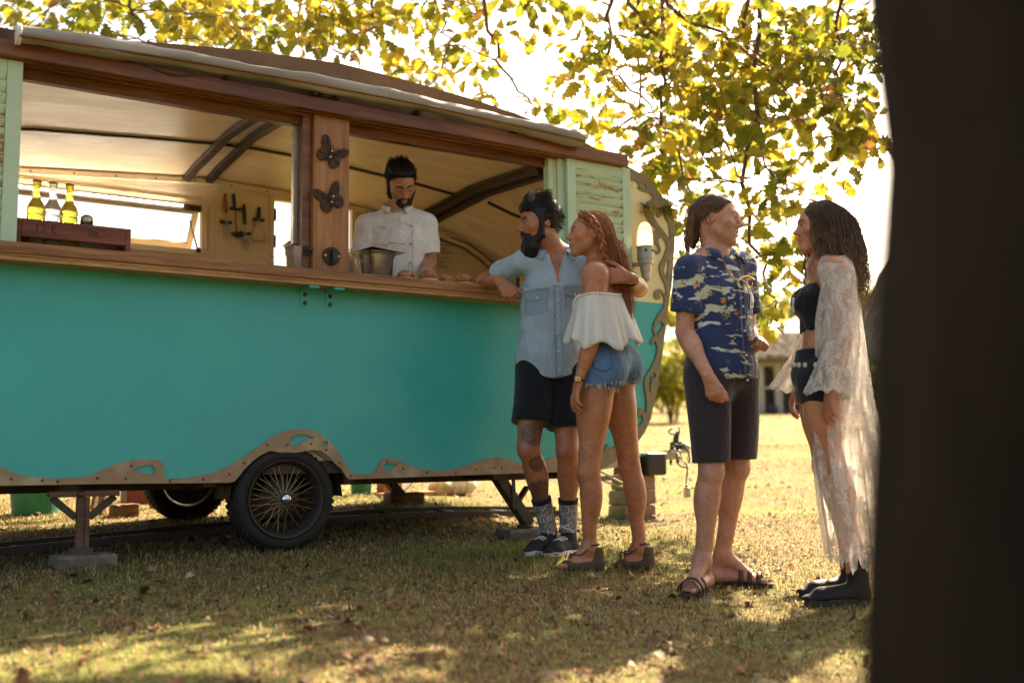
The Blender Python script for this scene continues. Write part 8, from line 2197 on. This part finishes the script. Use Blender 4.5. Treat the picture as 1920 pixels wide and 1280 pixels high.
man_chef(); man_denim(); woman_red(); man_hawaiian(); woman_dark()
CLUMPS = [(-3.28,6.72,4.02),(-4.20,8.30,4.59),(-4.54,9.13,5.10),(-3.51,7.62,4.33),(-3.42,8.37,4.83),(-3.66,8.93,5.05),(-3.46,8.44,4.87),(-3.52,7.74,4.45),(-3.17,8.68,4.87),(-3.38,8.68,4.91),(-2.71,7.21,4.21),(-2.74,6.82,3.96),(-2.44,7.81,4.43),(-2.32,6.88,4.03),(-2.36,7.58,4.34),(-2.33,7.62,4.45),(-2.59,8.45,4.79),(-2.90,9.18,4.97),(-2.17,7.00,4.05),(-2.11,7.69,4.52),(-2.35,9.00,4.89),(-1.97,7.09,4.05),(-1.92,7.65,4.47),(-2.55,8.75,4.80),(-2.09,7.27,4.22),(-1.44,6.61,4.01),(-2.09,9.01,5.04),(-1.51,7.78,4.45),(-1.54,7.48,4.24),(-1.33,7.16,4.24),(-1.27,7.16,4.26),(-1.17,7.51,4.24),(-1.41,8.37,4.72),(-1.11,7.58,4.26),(-1.32,8.74,4.91),(-1.39,7.91,4.42),(-1.04,7.84,4.46),(-0.73,8.05,4.66),(-0.92,8.50,4.73),(-0.84,7.88,4.47),(-0.26,9.08,4.94),(-0.48,7.28,4.23),(-0.57,7.24,4.30),(-0.30,8.39,4.78),(-0.14,7.90,4.45),(0.63,8.51,4.81),(0.29,7.44,4.34),(0.23,7.55,4.23),(0.63,7.69,4.44),(1.08,7.04,4.03),(1.07,6.47,3.84),(1.28,7.46,4.20),(1.09,7.17,4.06),(1.28,7.17,4.16),(1.05,6.92,4.12),(1.10,7.61,4.43),(1.68,7.17,4.21),(1.72,7.27,4.26),(1.98,6.88,3.97),(2.25,8.52,4.79),(2.52,8.05,4.47),(2.21,7.31,4.23),(2.58,8.25,4.56),(3.06,8.51,4.76),(-3.66,7.94,4.40),(-4.32,8.73,4.69),(-3.23,6.64,3.73),(-3.80,8.36,4.39),(-3.53,7.09,3.94),(-3.92,8.78,4.75),(-2.92,6.62,3.71),(-2.33,6.64,3.71),(-2.90,9.13,4.88),(-2.66,8.09,4.36),(-1.98,7.87,4.24),(-1.92,7.39,4.12),(-2.17,8.13,4.48),(-2.55,8.94,4.78),(-1.44,6.83,3.82),(-1.63,7.96,4.30),(-1.45,7.15,4.06),(-1.37,7.26,4.06),(-1.92,8.06,4.39),(-1.74,7.27,4.06),(-1.29,7.59,4.14),(-1.33,8.93,4.64),(-1.46,8.97,4.79),(-1.01,7.15,4.04),(-1.39,9.10,4.69),(-0.32,7.95,4.27),(-0.56,8.11,4.32),(-0.16,7.45,4.11),(0.41,6.62,3.67),(0.74,7.16,3.96),(0.79,6.79,3.73),(1.28,7.39,4.06),(1.09,7.94,4.37),(1.08,7.67,4.06),(1.13,6.97,3.79),(0.98,7.39,4.10),(1.13,8.12,4.39),(1.78,7.76,4.13),(1.38,6.47,3.65),(1.74,8.10,4.21),(1.77,8.46,4.49),(1.61,8.69,4.64),(2.02,7.45,4.14),(1.82,6.32,3.67),(2.07,8.52,4.45),(1.67,6.78,3.71),(2.28,7.24,3.88),(2.37,7.08,3.98),(2.17,7.25,3.99),(2.42,7.97,4.28),(2.59,8.05,4.35),(2.43,7.39,4.04),(2.68,7.54,4.11),(2.55,7.40,3.94),(2.55,6.92,3.84),(-2.93,8.91,4.57),(-1.78,6.64,3.55),(-2.07,7.72,4.01),(-1.01,8.73,4.34),(-0.71,7.48,3.99),(-0.88,8.07,4.05),(-0.24,8.17,4.14),(-0.63,9.20,4.45),(0.47,7.21,3.74),(0.60,6.68,3.50),(0.73,8.71,4.25),(0.61,6.70,3.60),(0.69,8.13,4.23),(1.30,7.49,3.89),(1.01,7.38,3.88),(1.29,7.66,3.94),(1.07,6.24,3.41),(1.01,6.30,3.34),(1.16,7.47,3.83),(1.25,6.66,3.58),(1.42,6.76,3.51),(1.93,6.98,3.75),(1.71,7.02,3.66),(1.93,7.24,3.82),(2.12,7.47,3.83),(1.94,7.07,3.61),(1.60,6.61,3.57),(2.11,8.19,4.08),(1.73,7.14,3.80),(2.14,7.60,3.91),(2.16,6.87,3.69),(1.88,6.42,3.53),(2.60,7.72,3.90),(2.37,7.11,3.78),(2.44,7.60,3.83),(1.87,6.29,3.48),(3.18,8.62,4.35),(2.93,8.21,4.18),(-0.84,6.63,3.37),(-1.08,8.12,3.96),(-0.63,7.39,3.66),(-0.66,7.85,3.86),(-0.66,8.66,4.23),(0.38,7.63,3.65),(1.15,7.31,3.63),(1.40,6.76,3.48),(1.68,8.19,3.93),(1.30,6.26,3.19),(1.38,6.23,3.17),(1.32,6.56,3.31),(1.85,8.24,3.82),(1.86,8.64,4.00),(1.84,7.88,3.84),(1.70,6.78,3.39),(2.05,7.93,3.85),(2.12,6.55,3.25),(2.12,6.42,3.22),(2.30,7.16,3.57),(2.54,7.44,3.62),(2.65,7.61,3.70),(2.13,6.21,3.12),(-0.96,7.72,3.55),(-0.76,7.82,3.66),(-0.78,9.01,3.97),(-0.32,6.79,3.31),(-0.19,7.07,3.36),(0.29,7.96,3.62),(0.61,7.64,3.47),(0.59,7.43,3.45),(0.75,8.51,3.77),(1.00,6.64,3.19),(1.27,8.24,3.76),(0.99,7.25,3.38),(1.37,6.41,3.03),(1.28,6.26,3.08),(1.60,7.45,3.45),(1.54,6.82,3.22),(1.85,7.40,3.44),(2.18,7.88,3.57),(1.73,6.69,3.15),(2.42,8.57,3.73),(1.98,6.96,3.22),(2.50,8.44,3.75),(2.49,8.24,3.76),(2.46,7.75,3.52),(2.27,6.89,3.20),(2.56,8.38,3.63),(2.57,7.48,3.35),(1.08,7.64,3.38),(1.31,8.29,3.39),(0.99,7.65,3.38),(1.26,7.63,3.20),(1.13,7.33,3.31),(1.32,7.57,3.37),(1.58,8.28,3.39),(1.55,7.96,3.42),(1.51,8.25,3.56),(1.86,7.62,3.25),(2.24,8.25,3.44),(2.01,8.50,3.63),(1.71,6.35,2.84),(1.73,6.61,3.07),(1.63,6.87,3.12),(2.31,6.83,3.09),(2.39,7.90,3.30),(2.14,6.55,3.01),(2.61,7.24,3.23),(2.27,6.50,2.99),(0.33,8.68,3.31),(0.68,8.23,3.24),(0.80,6.56,2.84),(1.22,8.77,3.50),(1.41,8.40,3.40),(1.16,6.30,2.77),(1.76,7.30,3.08),(2.09,6.23,2.77),(2.65,8.17,3.20),(2.53,8.47,3.22),(0.65,7.76,2.90),(0.79,6.61,2.65),(0.79,8.42,2.99),(0.64,7.61,2.96),(0.86,6.90,2.71),(0.69,7.99,3.04),(0.75,8.74,3.27),(1.27,7.32,2.86),(0.85,6.42,2.61),(1.07,6.40,2.50),(1.53,8.24,3.05),(1.55,7.04,2.68),(1.83,8.78,3.26),(1.65,6.61,2.56),(2.08,7.40,2.81),(1.81,7.05,2.83),(1.60,6.23,2.61),(1.52,6.72,2.51),(2.33,8.56,2.95),(2.18,8.09,2.70),(0.97,6.95,2.28),(0.98,6.56,2.31),(1.56,6.50,2.18),(1.67,7.24,2.49),(1.73,6.61,2.21),(1.73,6.85,2.08),(1.58,6.78,1.88),(1.67,6.88,1.89)]
BRANCH_PTS = [[(-0.19,7.40,4.35),(-0.09,7.40,3.97),(-0.00,7.40,3.75),(0.13,7.40,3.57),(0.25,7.40,3.41)],
[(0.71,7.20,4.25),(0.72,7.20,3.92),(0.73,7.20,3.75),(0.87,7.20,3.60),(1.05,7.20,3.40),(1.16,7.20,3.17)],
[(0.86,7.00,4.15),(1.05,7.00,3.88),(1.23,7.00,3.58),(1.42,7.00,3.27),(1.53,7.00,2.98),(1.62,7.00,2.74)],
[(1.09,6.90,4.11),(1.20,6.90,4.00),(1.44,6.90,3.89),(1.67,6.90,3.69),(1.86,6.90,3.47),(2.05,6.90,3.18)],
[(0.98,7.60,4.17),(0.98,7.60,3.58),(0.93,7.60,3.13)],
[(1.10,7.30,3.48),(1.24,7.30,2.97),(1.34,7.30,2.65)],
[(1.57,6.80,2.69),(1.65,6.80,2.25),(1.71,6.80,2.00),(1.79,6.80,1.76)],
[(-1.64,7.80,4.54),(-1.51,7.80,4.28),(-1.30,7.80,4.11)],
[(-2.65,7.00,4.20),(-2.58,7.00,3.96),(-2.53,7.00,3.84)],
[(-1.03,7.60,4.45),(-1.07,7.60,4.19),(-1.27,7.60,3.99)],
[(2.28,6.80,4.05),(2.22,6.80,3.59),(2.28,6.80,3.30),(2.36,6.80,2.96)],
[(-0.57,8.00,4.62),(-0.48,8.00,4.31),(-0.53,8.00,4.00)],
[(1.69,7.10,3.95),(1.74,7.10,3.41),(1.80,7.10,2.91),(1.86,7.10,2.56)]]

# ------------------------------------------------------------------ oak tree
M_BARK = pmat('oak_bark', (0.055, 0.038, 0.028), (0.10, 0.070, 0.050), 9, 0.9, stretch=(1, 1, 0.25), bmp=0.8, bd=0.02)
M_TWIG = pmat('twig_bark', (0.10, 0.055, 0.035), (0.15, 0.085, 0.055), 30, 0.8, bmp=0.3)
M_LEAF = leaf_shader('oak_leaf', 0.55, 0.42, 0.35, nscale=25, namt=0.22)
TB = Vector((5.3, 6.9, gz(5.3, 6.9) - 0.15))
oak = tag(empty('oak_tree', TB), 'oak tree with yellowing leaves hanging over the trailer and the people', 'tree')
def oloc(p): return (p[0] - TB.x, p[1] - TB.y, p[2] - TB.z)
def trunk_mesh(path, radii, seed, n=26, ridge=0.06):
    r = np.random.default_rng(seed); ph = r.uniform(0, 6.28, 8); V = []; F = []
    pts = np.array(path, float); m = 40; t = np.linspace(0, len(pts) - 1, m)
    P = np.stack([np.interp(t, np.arange(len(pts)), pts[:, k]) for k in range(3)], -1); R = np.interp(t, np.arange(len(pts)), radii)
    for i in range(m):
        for j in range(n):
            a = 2 * math.pi * j / n
            rr = R[i] * (1 + ridge * math.sin(7 * a + ph[0] + 1.5 * math.sin(P[i][2] * 2)) + ridge * 0.7 * math.sin(13 * a + ph[1] + 2 * math.sin(P[i][2] * 3.1)) + 0.04 * math.sin(P[i][2] * 5 + ph[2] + a))
            V.append(tuple(P[i] + A3(math.cos(a), math.sin(a), 0) * rr))
    for i in range(m - 1):
        for j in range(n): F.append((i * n + j, i * n + (j + 1) % n, (i + 1) * n + (j + 1) % n, (i + 1) * n + j))
    return V, F
V, F = trunk_mesh([(0, 0, 0), (-.05, 0, 1.0), (-.15, .05, 2.2), (-.35, .05, 3.3)], [.42, .33, .29, .26], 3)
MB().add(V, F).build('trunk', M_BARK, oak, smooth=True)
top = TB + Vector((-.35, .05, 3.2))
def curve_pts(ctrl, n=18, wob=0.05, seed=0):
    r = np.random.default_rng(seed); c = np.array(ctrl, float); k = len(c); t = np.linspace(0, k - 1, n)
    # Catmull-Rom
    out = []
    for u in t:
        i = min(int(u), k - 2); f = u - i; p0, p1, p2, p3 = c[max(i - 1, 0)], c[i], c[i + 1], c[min(i + 2, k - 1)]
        out.append(0.5 * (2 * p1 + (p2 - p0) * f + (2 * p0 - 5 * p1 + 4 * p2 - p3) * f * f + (3 * p1 - p0 - 3 * p2 + p3) * f ** 3))
    out = np.array(out); out[1:-1] += r.normal(0, wob, out[1:-1].shape); return out
LIMBS = [
    ([tuple(top), (3.3, 7.2, 4.9), (1.6, 7.5, 5.4), (-0.5, 7.7, 5.5), (-2.4, 7.9, 5.2), (-4.2, 8.0, 4.8)], .20, .035),
    ([tuple(top), (4.2, 6.2, 4.5), (3.0, 5.2, 5.5), (1.4, 4.4, 6.0), (-0.6, 4.2, 6.2)], .17, .03),
    ([tuple(top), (4.2, 7.9, 4.6), (3.2, 8.9, 5.2), (1.6, 9.4, 5.7), (-0.6, 9.5, 5.8)], .16, .03),
    ([tuple(top), (4.6, 6.7, 4.6), (3.4, 6.4, 5.0), (2.2, 6.5, 5.0), (0.8, 6.6, 5.1), (-1.4, 6.8, 5.0)], .15, .03),
    ([tuple(top), (5.0, 7.0, 5.0), (4.4, 7.2, 6.4), (3.0, 7.0, 7.2), (1.2, 6.6, 7.4)], .16, .03),
    ([tuple(top), (5.6, 6.4, 4.6), (6.2, 5.6, 5.6), (6.4, 4.8, 6.4)], .12, .03)]
NODES = []
for i, (c, r0, r1) in enumerate(LIMBS):
    P = curve_pts(c, 26, 0.05, i); NODES += [(p, 1) for p in P[5:]]
    MB().tube([oloc(p) for p in P], list(np.linspace(r0, r1, 26)), 10).build('limb', M_BARK, oak, smooth=True)
NL = np.array([p for p, _ in NODES])
for i, b_ in enumerate(BRANCH_PTS):
    p0 = np.array(b_[0]); up = p0 + A3(0, 0, 0.6)
    j = np.argmin(np.linalg.norm((NL - up) * A3(1, 1, 0.7), axis=1) + (NL[:, 2] < p0[2]) * 3)
    ctrl = [tuple(NL[j]), tuple(NL[j] * 0.4 + p0 * 0.6 + A3(0.05, 0, 0.12))] + list(b_)
    P = curve_pts(ctrl, 22, 0.02, 40 + i); NODES += [(p, 2) for p in P[4:]]
    MB().tube([oloc(p) for p in P], list(np.linspace(.021, .0045, 22)), 7).build('branch', M_TWIG, oak, smooth=True)
rg = np.random.default_rng(77)
# crown above the picture: clumps that shade the place
shade = []
while len(shade) < 215:
    p = A3(rg.uniform(-4.5, 6.3), rg.uniform(2.6, 10.0), rg.uniform(4.1, 7.9))
    e = ((p[0] - 1.6) / 5.3) ** 2 + ((p[1] - 6.6) / 3.9) ** 2 + ((p[2] - 5.0) / 3.0) ** 2
    if e > 1 or p[2] < 1.15 + 0.447 * p[1] or p[2] < 3.6: continue
    if wavy(p[0] * 1.0 - p[2] * 0.68, p[1] - p[2] * 0.73, 91, 2.3) < -0.06: continue
    s_ = (p[2] - 1.2) / SUNV.z; qx, qy = p[0] - SUNV.x * s_, p[1] - SUNV.y * s_
    if 0.5 < qx < 2.3 and 3.9 < qy < 5.6 and rg.uniform() < 0.8: continue  # leaves a gap in the unseen crown so sun reaches the people
    s_ = (p[2] - 0.35) / SUNV.z; qx, qy = p[0] - SUNV.x * s_, p[1] - SUNV.y * s_
    if -0.2 < qx < 1.9 and 2.2 < qy < 3.75 and rg.uniform() < 0.72: continue  # second gap in the clumps, lets sun onto the near lawn
    shade.append(p)
shade = np.array(shade); VIS = np.array(CLUMPS)
NA = np.array([p for p, _ in NODES])
def twig_for(c):
    d = np.linalg.norm(NA - c, axis=1) + 2.0 * np.maximum(0, c[2] - NA[:, 2] + 0.05) + 0.4 * (NA[:, 0] < c[0] - 1.5)
    return NA[np.argmin(d)]
paths = []
for c in np.concatenate([VIS, shade]):
    s = twig_for(c); L = np.linalg.norm(c - s); mid = (s + c) / 2 + A3(*rg.normal(0, .06, 3)) * min(1, L) + A3(0, 0, .14 * min(1, L))
    q = (s * 0.25 + c * 0.75) + A3(*rg.normal(0, .04, 3)) * min(1, L) + A3(0, 0, .10 * min(1, L))
    cc = curve_pts([s, mid, q, c], 9, 0.006, int(rg.integers(1e6))); paths.append(cc)
paths = np.array(paths); ln = np.linalg.norm(paths[:, 0] - paths[:, -1], axis=1)
tv, tq = tubes(paths, np.clip(0.0035 + 0.0030 * ln, 0.003, 0.011), 0, 5, mid=([0, 1], [1, 0.3]))
me = fast_mesh('twigs', tv - np.array(TB), tq.ravel(), np.full(len(tq), 4)); tag(link('twigs', me, M_TWIG, oak), kind='stuff')
SH = [leaf_shape(0.30, 0.35), leaf_shape(0.15, 0.7, 0.4), leaf_shape(0.45, 0.1, -0.4), leaf_shape(-0.2, 0.5, 0.2)]
def clump_leaves(ctrs, per, rad, seed, size, tw=None):
    r = np.random.default_rng(seed); P, D, N, S, C = [], [], [], [], []
    for ci, c in enumerate(ctrs):
        k = r.poisson(per) + 2
        warm = np.clip(r.normal(0.38, 0.28) - 0.25 * float(ss(c[0], 1.6, 2.6)) - 0.25 * float(ss(-c[0], 1.6, 3.0)), 0, 1)  # backlight put into leaf colour: golden mid-crown, darker olive to both sides
        # leaves whorl around the twig tip
        off = r.normal(0, rad, (k, 3)) * A3(1, 1, 0.8); p = c + off * 0.75
        d = unit(off * 1.2 + A3(0, 0, -0.05) + r.normal(0, 0.035, (k, 3))); n = unit(A3(0, 0, 1) * r.uniform(0.2, 1.2, (k, 1)) + r.normal(0, 0.7, (k, 3)))
        t = np.clip(warm + r.normal(0, 0.2, (k, 1)), 0, 1); br = r.uniform(0, 1, (k, 1)) < 0.04
        col = A3(0.15, 0.165, 0.016) * (1 - t) + A3(0.44, 0.335, 0.030) * t
        col = np.where(br, A3(0.26, 0.13, 0.035), col) * r.uniform(0.75, 1.2, (k, 1))
        P.append(p); D.append(d); N.append(n); S.append(r.uniform(*size, k)); C.append(col)
    return [np.concatenate(a) for a in (P, D, N, S, C)]
A = clump_leaves(VIS, 10, 0.10, 5, (0.085, 0.15)); B_ = clump_leaves(shade, 17, 0.17, 6, (0.11, 0.18))
# the 300 that show largest become leaves of their own
cam_p = A3(0, 0, 1.0); size = A[3] / np.linalg.norm(A[0] - cam_p, axis=1)
big = np.argsort(-size)[:300]; rest = np.setdiff1d(np.arange(len(A[0])), big)
J_ = [a[rest] for a in A]
crown = tag(link('crown', scatter_leaves('crown', J_[0] - np.array(TB), J_[1], J_[2], J_[3], J_[4], SH), M_LEAF, oak), kind='stuff')
HEX = [(np.array([(0, 0, 0), (.28, .35, .08), (.30, .7, .08), (0, 1, -.1), (-.30, .7, .08), (-.28, .35, .08)]), [[0, 1, 2, 3], [0, 3, 4, 5]])]
tag(link('upper_crown', scatter_leaves('upper_crown', B_[0] - np.array(TB), B_[1], B_[2], B_[3], B_[4], HEX), M_LEAF, oak), kind='stuff')
lm = []
for k in range(12):
    LV, LF = SH[k % 4]; me = bpy.data.meshes.new('leaf'); me.from_pydata([tuple(v) for v in LV], [], LF); t = (k // 4) / 2.0
    col = A3(0.15, 0.165, 0.016) * (1 - t) + A3(0.44, 0.335, 0.03) * t; set_col(me, np.tile(col, (len(LV), 1))); me.materials.append(M_LEAF); lm.append(me)
for i in big:
    o = bpy.data.objects.new('leaf', lm[int(rg.integers(0, 12))]); COL.objects.link(o); o.parent = crown
    d = A[1][i]; x = unit(np.cross(d, A[2][i])); z = np.cross(x, d); s = A[3][i]; p = A[0][i] - np.array(TB)
    o.matrix_local = Matrix(((x[0] * s, d[0] * s, z[0] * s, p[0]), (x[1] * s, d[1] * s, z[1] * s, p[1]), (x[2] * s, d[2] * s, z[2] * s, p[2]), (0, 0, 0, 1)))
# acorns
for c in VIS[rg.integers(0, len(VIS), 16)]:
    q = oloc(c + rg.normal(0, .05, 3)); MB().sphere(q, .011, 8, sz=(1, 1, 1.3)).build('acorn', M_TWIG, oak, smooth=True)

# ------------------------------------------------------------------ dark trunk close to the camera
ft_b = Vector((0.482, 0.78, gz(0.48, 0.78) - 0.1))
ft = tag(empty('tree', ft_b), 'dark out of focus tree trunk close by at the right edge', 'tree trunk')
M_DARKBARK = pmat('dark_bark', (0.010, 0.0065, 0.005), (0.050, 0.033, 0.023), 4, 0.95, stretch=(1, 1, 0.2), bmp=0.9, bd=0.02, spec=0.1)
V, F = trunk_mesh([(-.03, .0, 0), (-.030, 0, .5), (-.020, 0, .8), (-.003, 0, 1.0), (.016, 0, 1.12), (.016, 0, 1.3), (.03, .02, 2.8), (.2, .02, 4.0)], [.25, .205, .20, .20, .20, .205, .18, .16], 9, 32, 0.008)
MB().add(V, F).build('trunk', M_DARKBARK, ft, smooth=True)
for i, c in enumerate(([(.25, .02, 3.95), (.9, -.3, 4.8), (1.6, -.7, 5.4)], [(.2, .02, 3.7), (.3, -.6, 4.6), (.2, -1.4, 5.2)], [(.25, .02, 3.95), (.5, .2, 5.2), (.9, .1, 6.3)])):
    P = curve_pts(c, 14, .03, 60 + i); MB().tube([tuple(p) for p in P], list(np.linspace(.15, .03, 14)), 10).build('limb', M_DARKBARK, ft, smooth=True)

# ------------------------------------------------------------------ background
def leaf_cloud(ctr, rad, n, size, cols, seed, lobes=9):
    r = np.random.default_rng(seed); ctr = np.asarray(ctr, float); rad = np.asarray(rad, float)
    lc = unit(r.normal(0, 1, (lobes, 3))) * r.uniform(0.3, 0.85, (lobes, 1)) * rad; lr = r.uniform(0.28, 0.5, lobes)
    w = r.integers(0, lobes, n); d = unit(r.normal(0, 1, (n, 3))); P = ctr + lc[w] + d * (lr[w] * r.uniform(0.5, 1.05, n))[:, None] * rad
    D = unit(r.normal(0, 1, (n, 3)) + d * 0.5); N = unit(d + r.normal(0, 0.5, (n, 3)))
    t = r.uniform(0, 1, (n, 1)); C = np.asarray(cols[0]) * (1 - t) + np.asarray(cols[1]) * t
    return P, D, N, r.uniform(*size, n), C
QUADLEAF = [(np.array([(0, 0, 0), (.35, .45, .05), (0, 1, 0), (-.35, .45, .05)]), [[0, 1, 2, 3]])]
def shrub(name, x, y, h, w, label, cat, cols, seed, n=2600, size=(.10, .22), trunk=True, group=None, lift=0.0):
    g = gz(x, y); o = tag(empty(name, (x, y, g)), label, cat, group); r = np.random.default_rng(seed)
    P, D, N, S, C = leaf_cloud((0, 0, h * (0.5 + lift / 2)), (w, w, h * (0.48 - lift / 2)), n, size, cols, seed, 18 if lift == 0 else 9)
    link('crown', scatter_leaves('crown', P, D, N, S, C, QUADLEAF), M_LEAF, o)['kind'] = 'stuff'
    mb = MB()
    for k in range(5):
        a = r.uniform(0, 6.28); e = A3(math.cos(a) * w * .6, math.sin(a) * w * .6, h * r.uniform(.5, .85))
        mb.tube([(0, 0, -.1), tuple(e * A3(.25, .25, .5)), tuple(e)], [.04 * h * .4, .03 * h * .4, .008 * h], 6)
    mb.build('stems' if not trunk else 'trunk', M_TWIG, o)
    return o
YG = ((0.50, 0.42, 0.06), (0.28, 0.30, 0.05)); OG = ((0.36, 0.33, 0.08), (0.18, 0.21, 0.05)); RU = ((0.30, 0.17, 0.05), (0.22, 0.20, 0.05))
shrub('shrub', 4.55, 30.0, 2.6, 1.15, 'yellowing leafy shrub between the trailer nose and the man in the print shirt', 'shrub', YG, 1, 2400, (.12, .26), False)
shrub('shrub', 2.4, 31.5, 2.9, 1.4, 'taller yellow-green shrub half hidden behind the trailer nose', 'shrub', YG, 2, 2400, (.12, .26), False)
shrub('shrub', 6.3, 44.0, 2.4, 1.4, 'rust tinted shrub behind the man in the print shirt', 'shrub', RU, 3, 1800, (.15, .3), False)
sap = tag(empty('sapling', (4.95, 30.2, gz(4.95, 30.2))), 'thin leaning sapling stem in front of the yellow shrub', 'sapling')
MB().tube([(-.25, 0, -.1), (-.05, 0, .9), (.15, 0, 1.9), (.3, .1, 2.7)], [.05, .045, .035, .012], 8).build('trunk', M_TWIG, sap)
P, D, N, S, C = leaf_cloud((.25, .05, 2.5), (.5, .5, .5), 420, (.1, .2), YG, 4); link('crown', scatter_leaves('crown', P, D, N, S, C, QUADLEAF), M_LEAF, sap)['kind'] = 'stuff'
far = [(-14, 128), (-2, 120), (9, 131), (15.5, 118), (21, 127), (26.5, 121), (31, 129), (36, 119), (42, 126), (49, 120), (57, 130), (66, 122), (-26, 125)]
words = ['tree far off on the ridge, left of all far trees', 'ridge tree behind the trailer', 'ridge tree above the trailer nose', 'far yellow tree just right of the trailer', 'far ridge tree over the left shrub', 'far ridge tree behind the print shirt man', 'far olive tree between the print shirt man and the kimono woman', 'far yellow tree left of the kimono woman', 'far ridge tree behind the kimono woman', 'far ridge tree right of the kimono woman', 'far ridge tree behind the conical hut', 'ridge tree at the far right', 'ridge tree far left behind the trailer']
for i, (x, y) in enumerate(far):
    shrub('ridge_tree', x, y, 4.2 + (i * 37 % 5) * .55, 3.4 + (i * 17 % 4) * .4, words[i], 'tree', OG if i % 3 else YG, 20 + i, 900, (.5, 1.0), True, 'trees along the far ridge', 0.25)
# thatched shelter and conical hut
M_THATCH = pmat('grey_thatch', (0.30, 0.24, 0.17), (0.20, 0.155, 0.11), 6, 0.95, stretch=(3, 3, 0.5), bmp=0.9, bd=0.05, c3=(0.40, 0.33, 0.24)); M_PALEPOST = pmat('pale_timber', (0.52, 0.45, 0.33), (0.42, 0.36, 0.26), 6, 0.8, bmp=0.3); M_DARKIN = pmat('dark_stained_board', (0.05, 0.04, 0.035), (0.08, 0.065, 0.055), 5, 0.8, bmp=.3)
hx, hy = 8.9, 40.5; hg = gz(10.5, hy)
hut = tag(empty('thatched_shelter', (hx, hy, hg)), 'low thatched garden shelter with pale posts behind the two standing people', 'hut')
W_ = 6.2; D_ = 3.2; HE = 2.05; HR = 3.15
mb = MB(); V = [(-.5, -.6, HE - .05), (W_ + .5, -.6, HE - .05), (W_ + .5, D_ + .6, HE - .05), (-.5, D_ + .6, HE - .05), (.9, D_ / 2, HR), (W_ - .9, D_ / 2, HR)]
V2 = [(x, y, z + .22) for x, y, z in V]
mb.add(V + V2, [(0, 3, 2, 1), (6, 7, 11, 10), (7, 8, 11), (8, 9, 10, 11), (9, 6, 10), (0, 1, 7, 6), (1, 2, 8, 7), (2, 3, 9, 8), (3, 0, 6, 9)])
rf = mb.build('thatched_roof', M_THATCH, hut)
r_ = np.random.default_rng(5); n = 2600; tx = r_.uniform(-.5, W_ + .5, n); ty = r_.uniform(0, 1, n)
b0 = np.stack([tx + (W_ / 2 - tx) * .22 * ty, -.6 + ty * (D_ / 2 + .6), HE + .17 + ty * (HR - HE + .04)], 1); d0 = unit(A3(0, -(D_ / 2 + .6), -(HR - HE)))
pth = np.stack([b0 + r_.normal(0, .02, (n, 3)), b0 + d0 * .22 + r_.normal(0, .03, (n, 3)) + A3(0, -.02, .02), b0 + d0 * .45 + r_.normal(0, .04, (n, 3))], 1)
tag(tube_obj('thatch_straw', [tubes(pth, r_.uniform(.012, .025, n), 0, 3)], M_THATCH, rf), kind='stuff')
tp_ = [(0.75, 0), (1.45, 0), (3.0, 0), (4.6, 0), (W_ - .1, 0), (.1, D_), (W_ - .1, D_)]
for x, y in tp_: MB().box((x - .14, y - .12, -.25), (x + .14, y + .12, HE - .0505)).build('post', M_PALEPOST, hut, bevel=.02)
MB().box((.0, -.10, HE - .22), (W_, .10, HE - .06)).build('head_beam', M_PALEPOST, hut); MB().box((0, D_ - .3, -.2), (W_, D_ - .2, HE - .1)).build('back_boarding', M_DARKIN, hut)
for x0, x1 in ((.92, 1.28), (1.62, 2.83), (3.18, 4.43)): MB().box((x0, -.03, .95), (x1, .03, 1.05)).build('rail', M_PALEPOST, hut); MB().box((x0, .3, -.2), (x1, .36, 1.85)).build('dark_panel', M_DARKIN, hut)
bn = tag(empty('round_bin', (hx + 1.12, hy - .35, gz(hx + 1.1, hy - .35))), 'small dark round pot at the foot of the shelter posts', 'pot')
MB().lathe([(0, 0), (.13, 0), (.19, .1), (.2, .22), (.15, .33), (.12, .35), (0, .35)], (0, 0, 0), 16).build('pot_body', M_DARKIN, bn, smooth=True)
cx, cy = 9.9, 24.5; cg = gz(cx, cy)
ch_ = tag(empty('round_hut', (cx, cy, cg)), 'dark round hut with steep thatched roof half hidden by the near trunk', 'hut')
MB().lathe([(1.55, -.3), (1.55, 1.65), (1.45, 1.65), (1.45, -.3)], (0, 0, 0), 28).build('round_wall', M_DARKIN, ch_)
MB().lathe([(2.15, 1.45), (2.2, 1.62), (1.55, 2.55), (.95, 3.7), (.35, 4.55), (.0, 4.75)], (0, 0, 0), 30).build('thatched_roof', M_THATCH, ch_, smooth=True)
n = 2200; a = r_.uniform(0, 6.28, n); t = r_.uniform(0, 1, n); rr = np.interp(t, [0, .3, .65, .92, 1], [2.22, 1.58, .98, .38, .05]); zz = np.interp(t, [0, .3, .65, .92, 1], [1.62, 2.57, 3.72, 4.57, 4.77])
b0 = np.stack([np.cos(a) * rr, np.sin(a) * rr, zz], 1); d0 = unit(np.stack([np.cos(a) * .55, np.sin(a) * .55, -np.ones(n)], 1))
tag(tube_obj('thatch_straw', [tubes(np.stack([b0, b0 + d0 * .2 + r_.normal(0, .02, (n, 3)), b0 + d0 * .42 + r_.normal(0, .03, (n, 3))], 1), r_.uniform(.01, .02, n), 0, 3)], M_THATCH, ch_), kind='stuff')
shrub('shrub', 8.35, 23.0, 1.9, .75, 'olive green bush growing against the dark round hut', 'shrub', OG, 7, 1800, (.08, .18), False)
pp = tag(empty('utility_pole', (26.5, 104, gz(26.5, 104))), 'thin distant pole rising from the ridge between the two standing people', 'pole')
MB().tube([(0, 0, -.5), (0, 0, 5.6)], [.13, .09], 8).build('shaft', M_TWIG, pp); MB().box((-.5, -.05, 4.9), (.5, .05, 5.05)).build('cross_arm', M_TWIG, pp)
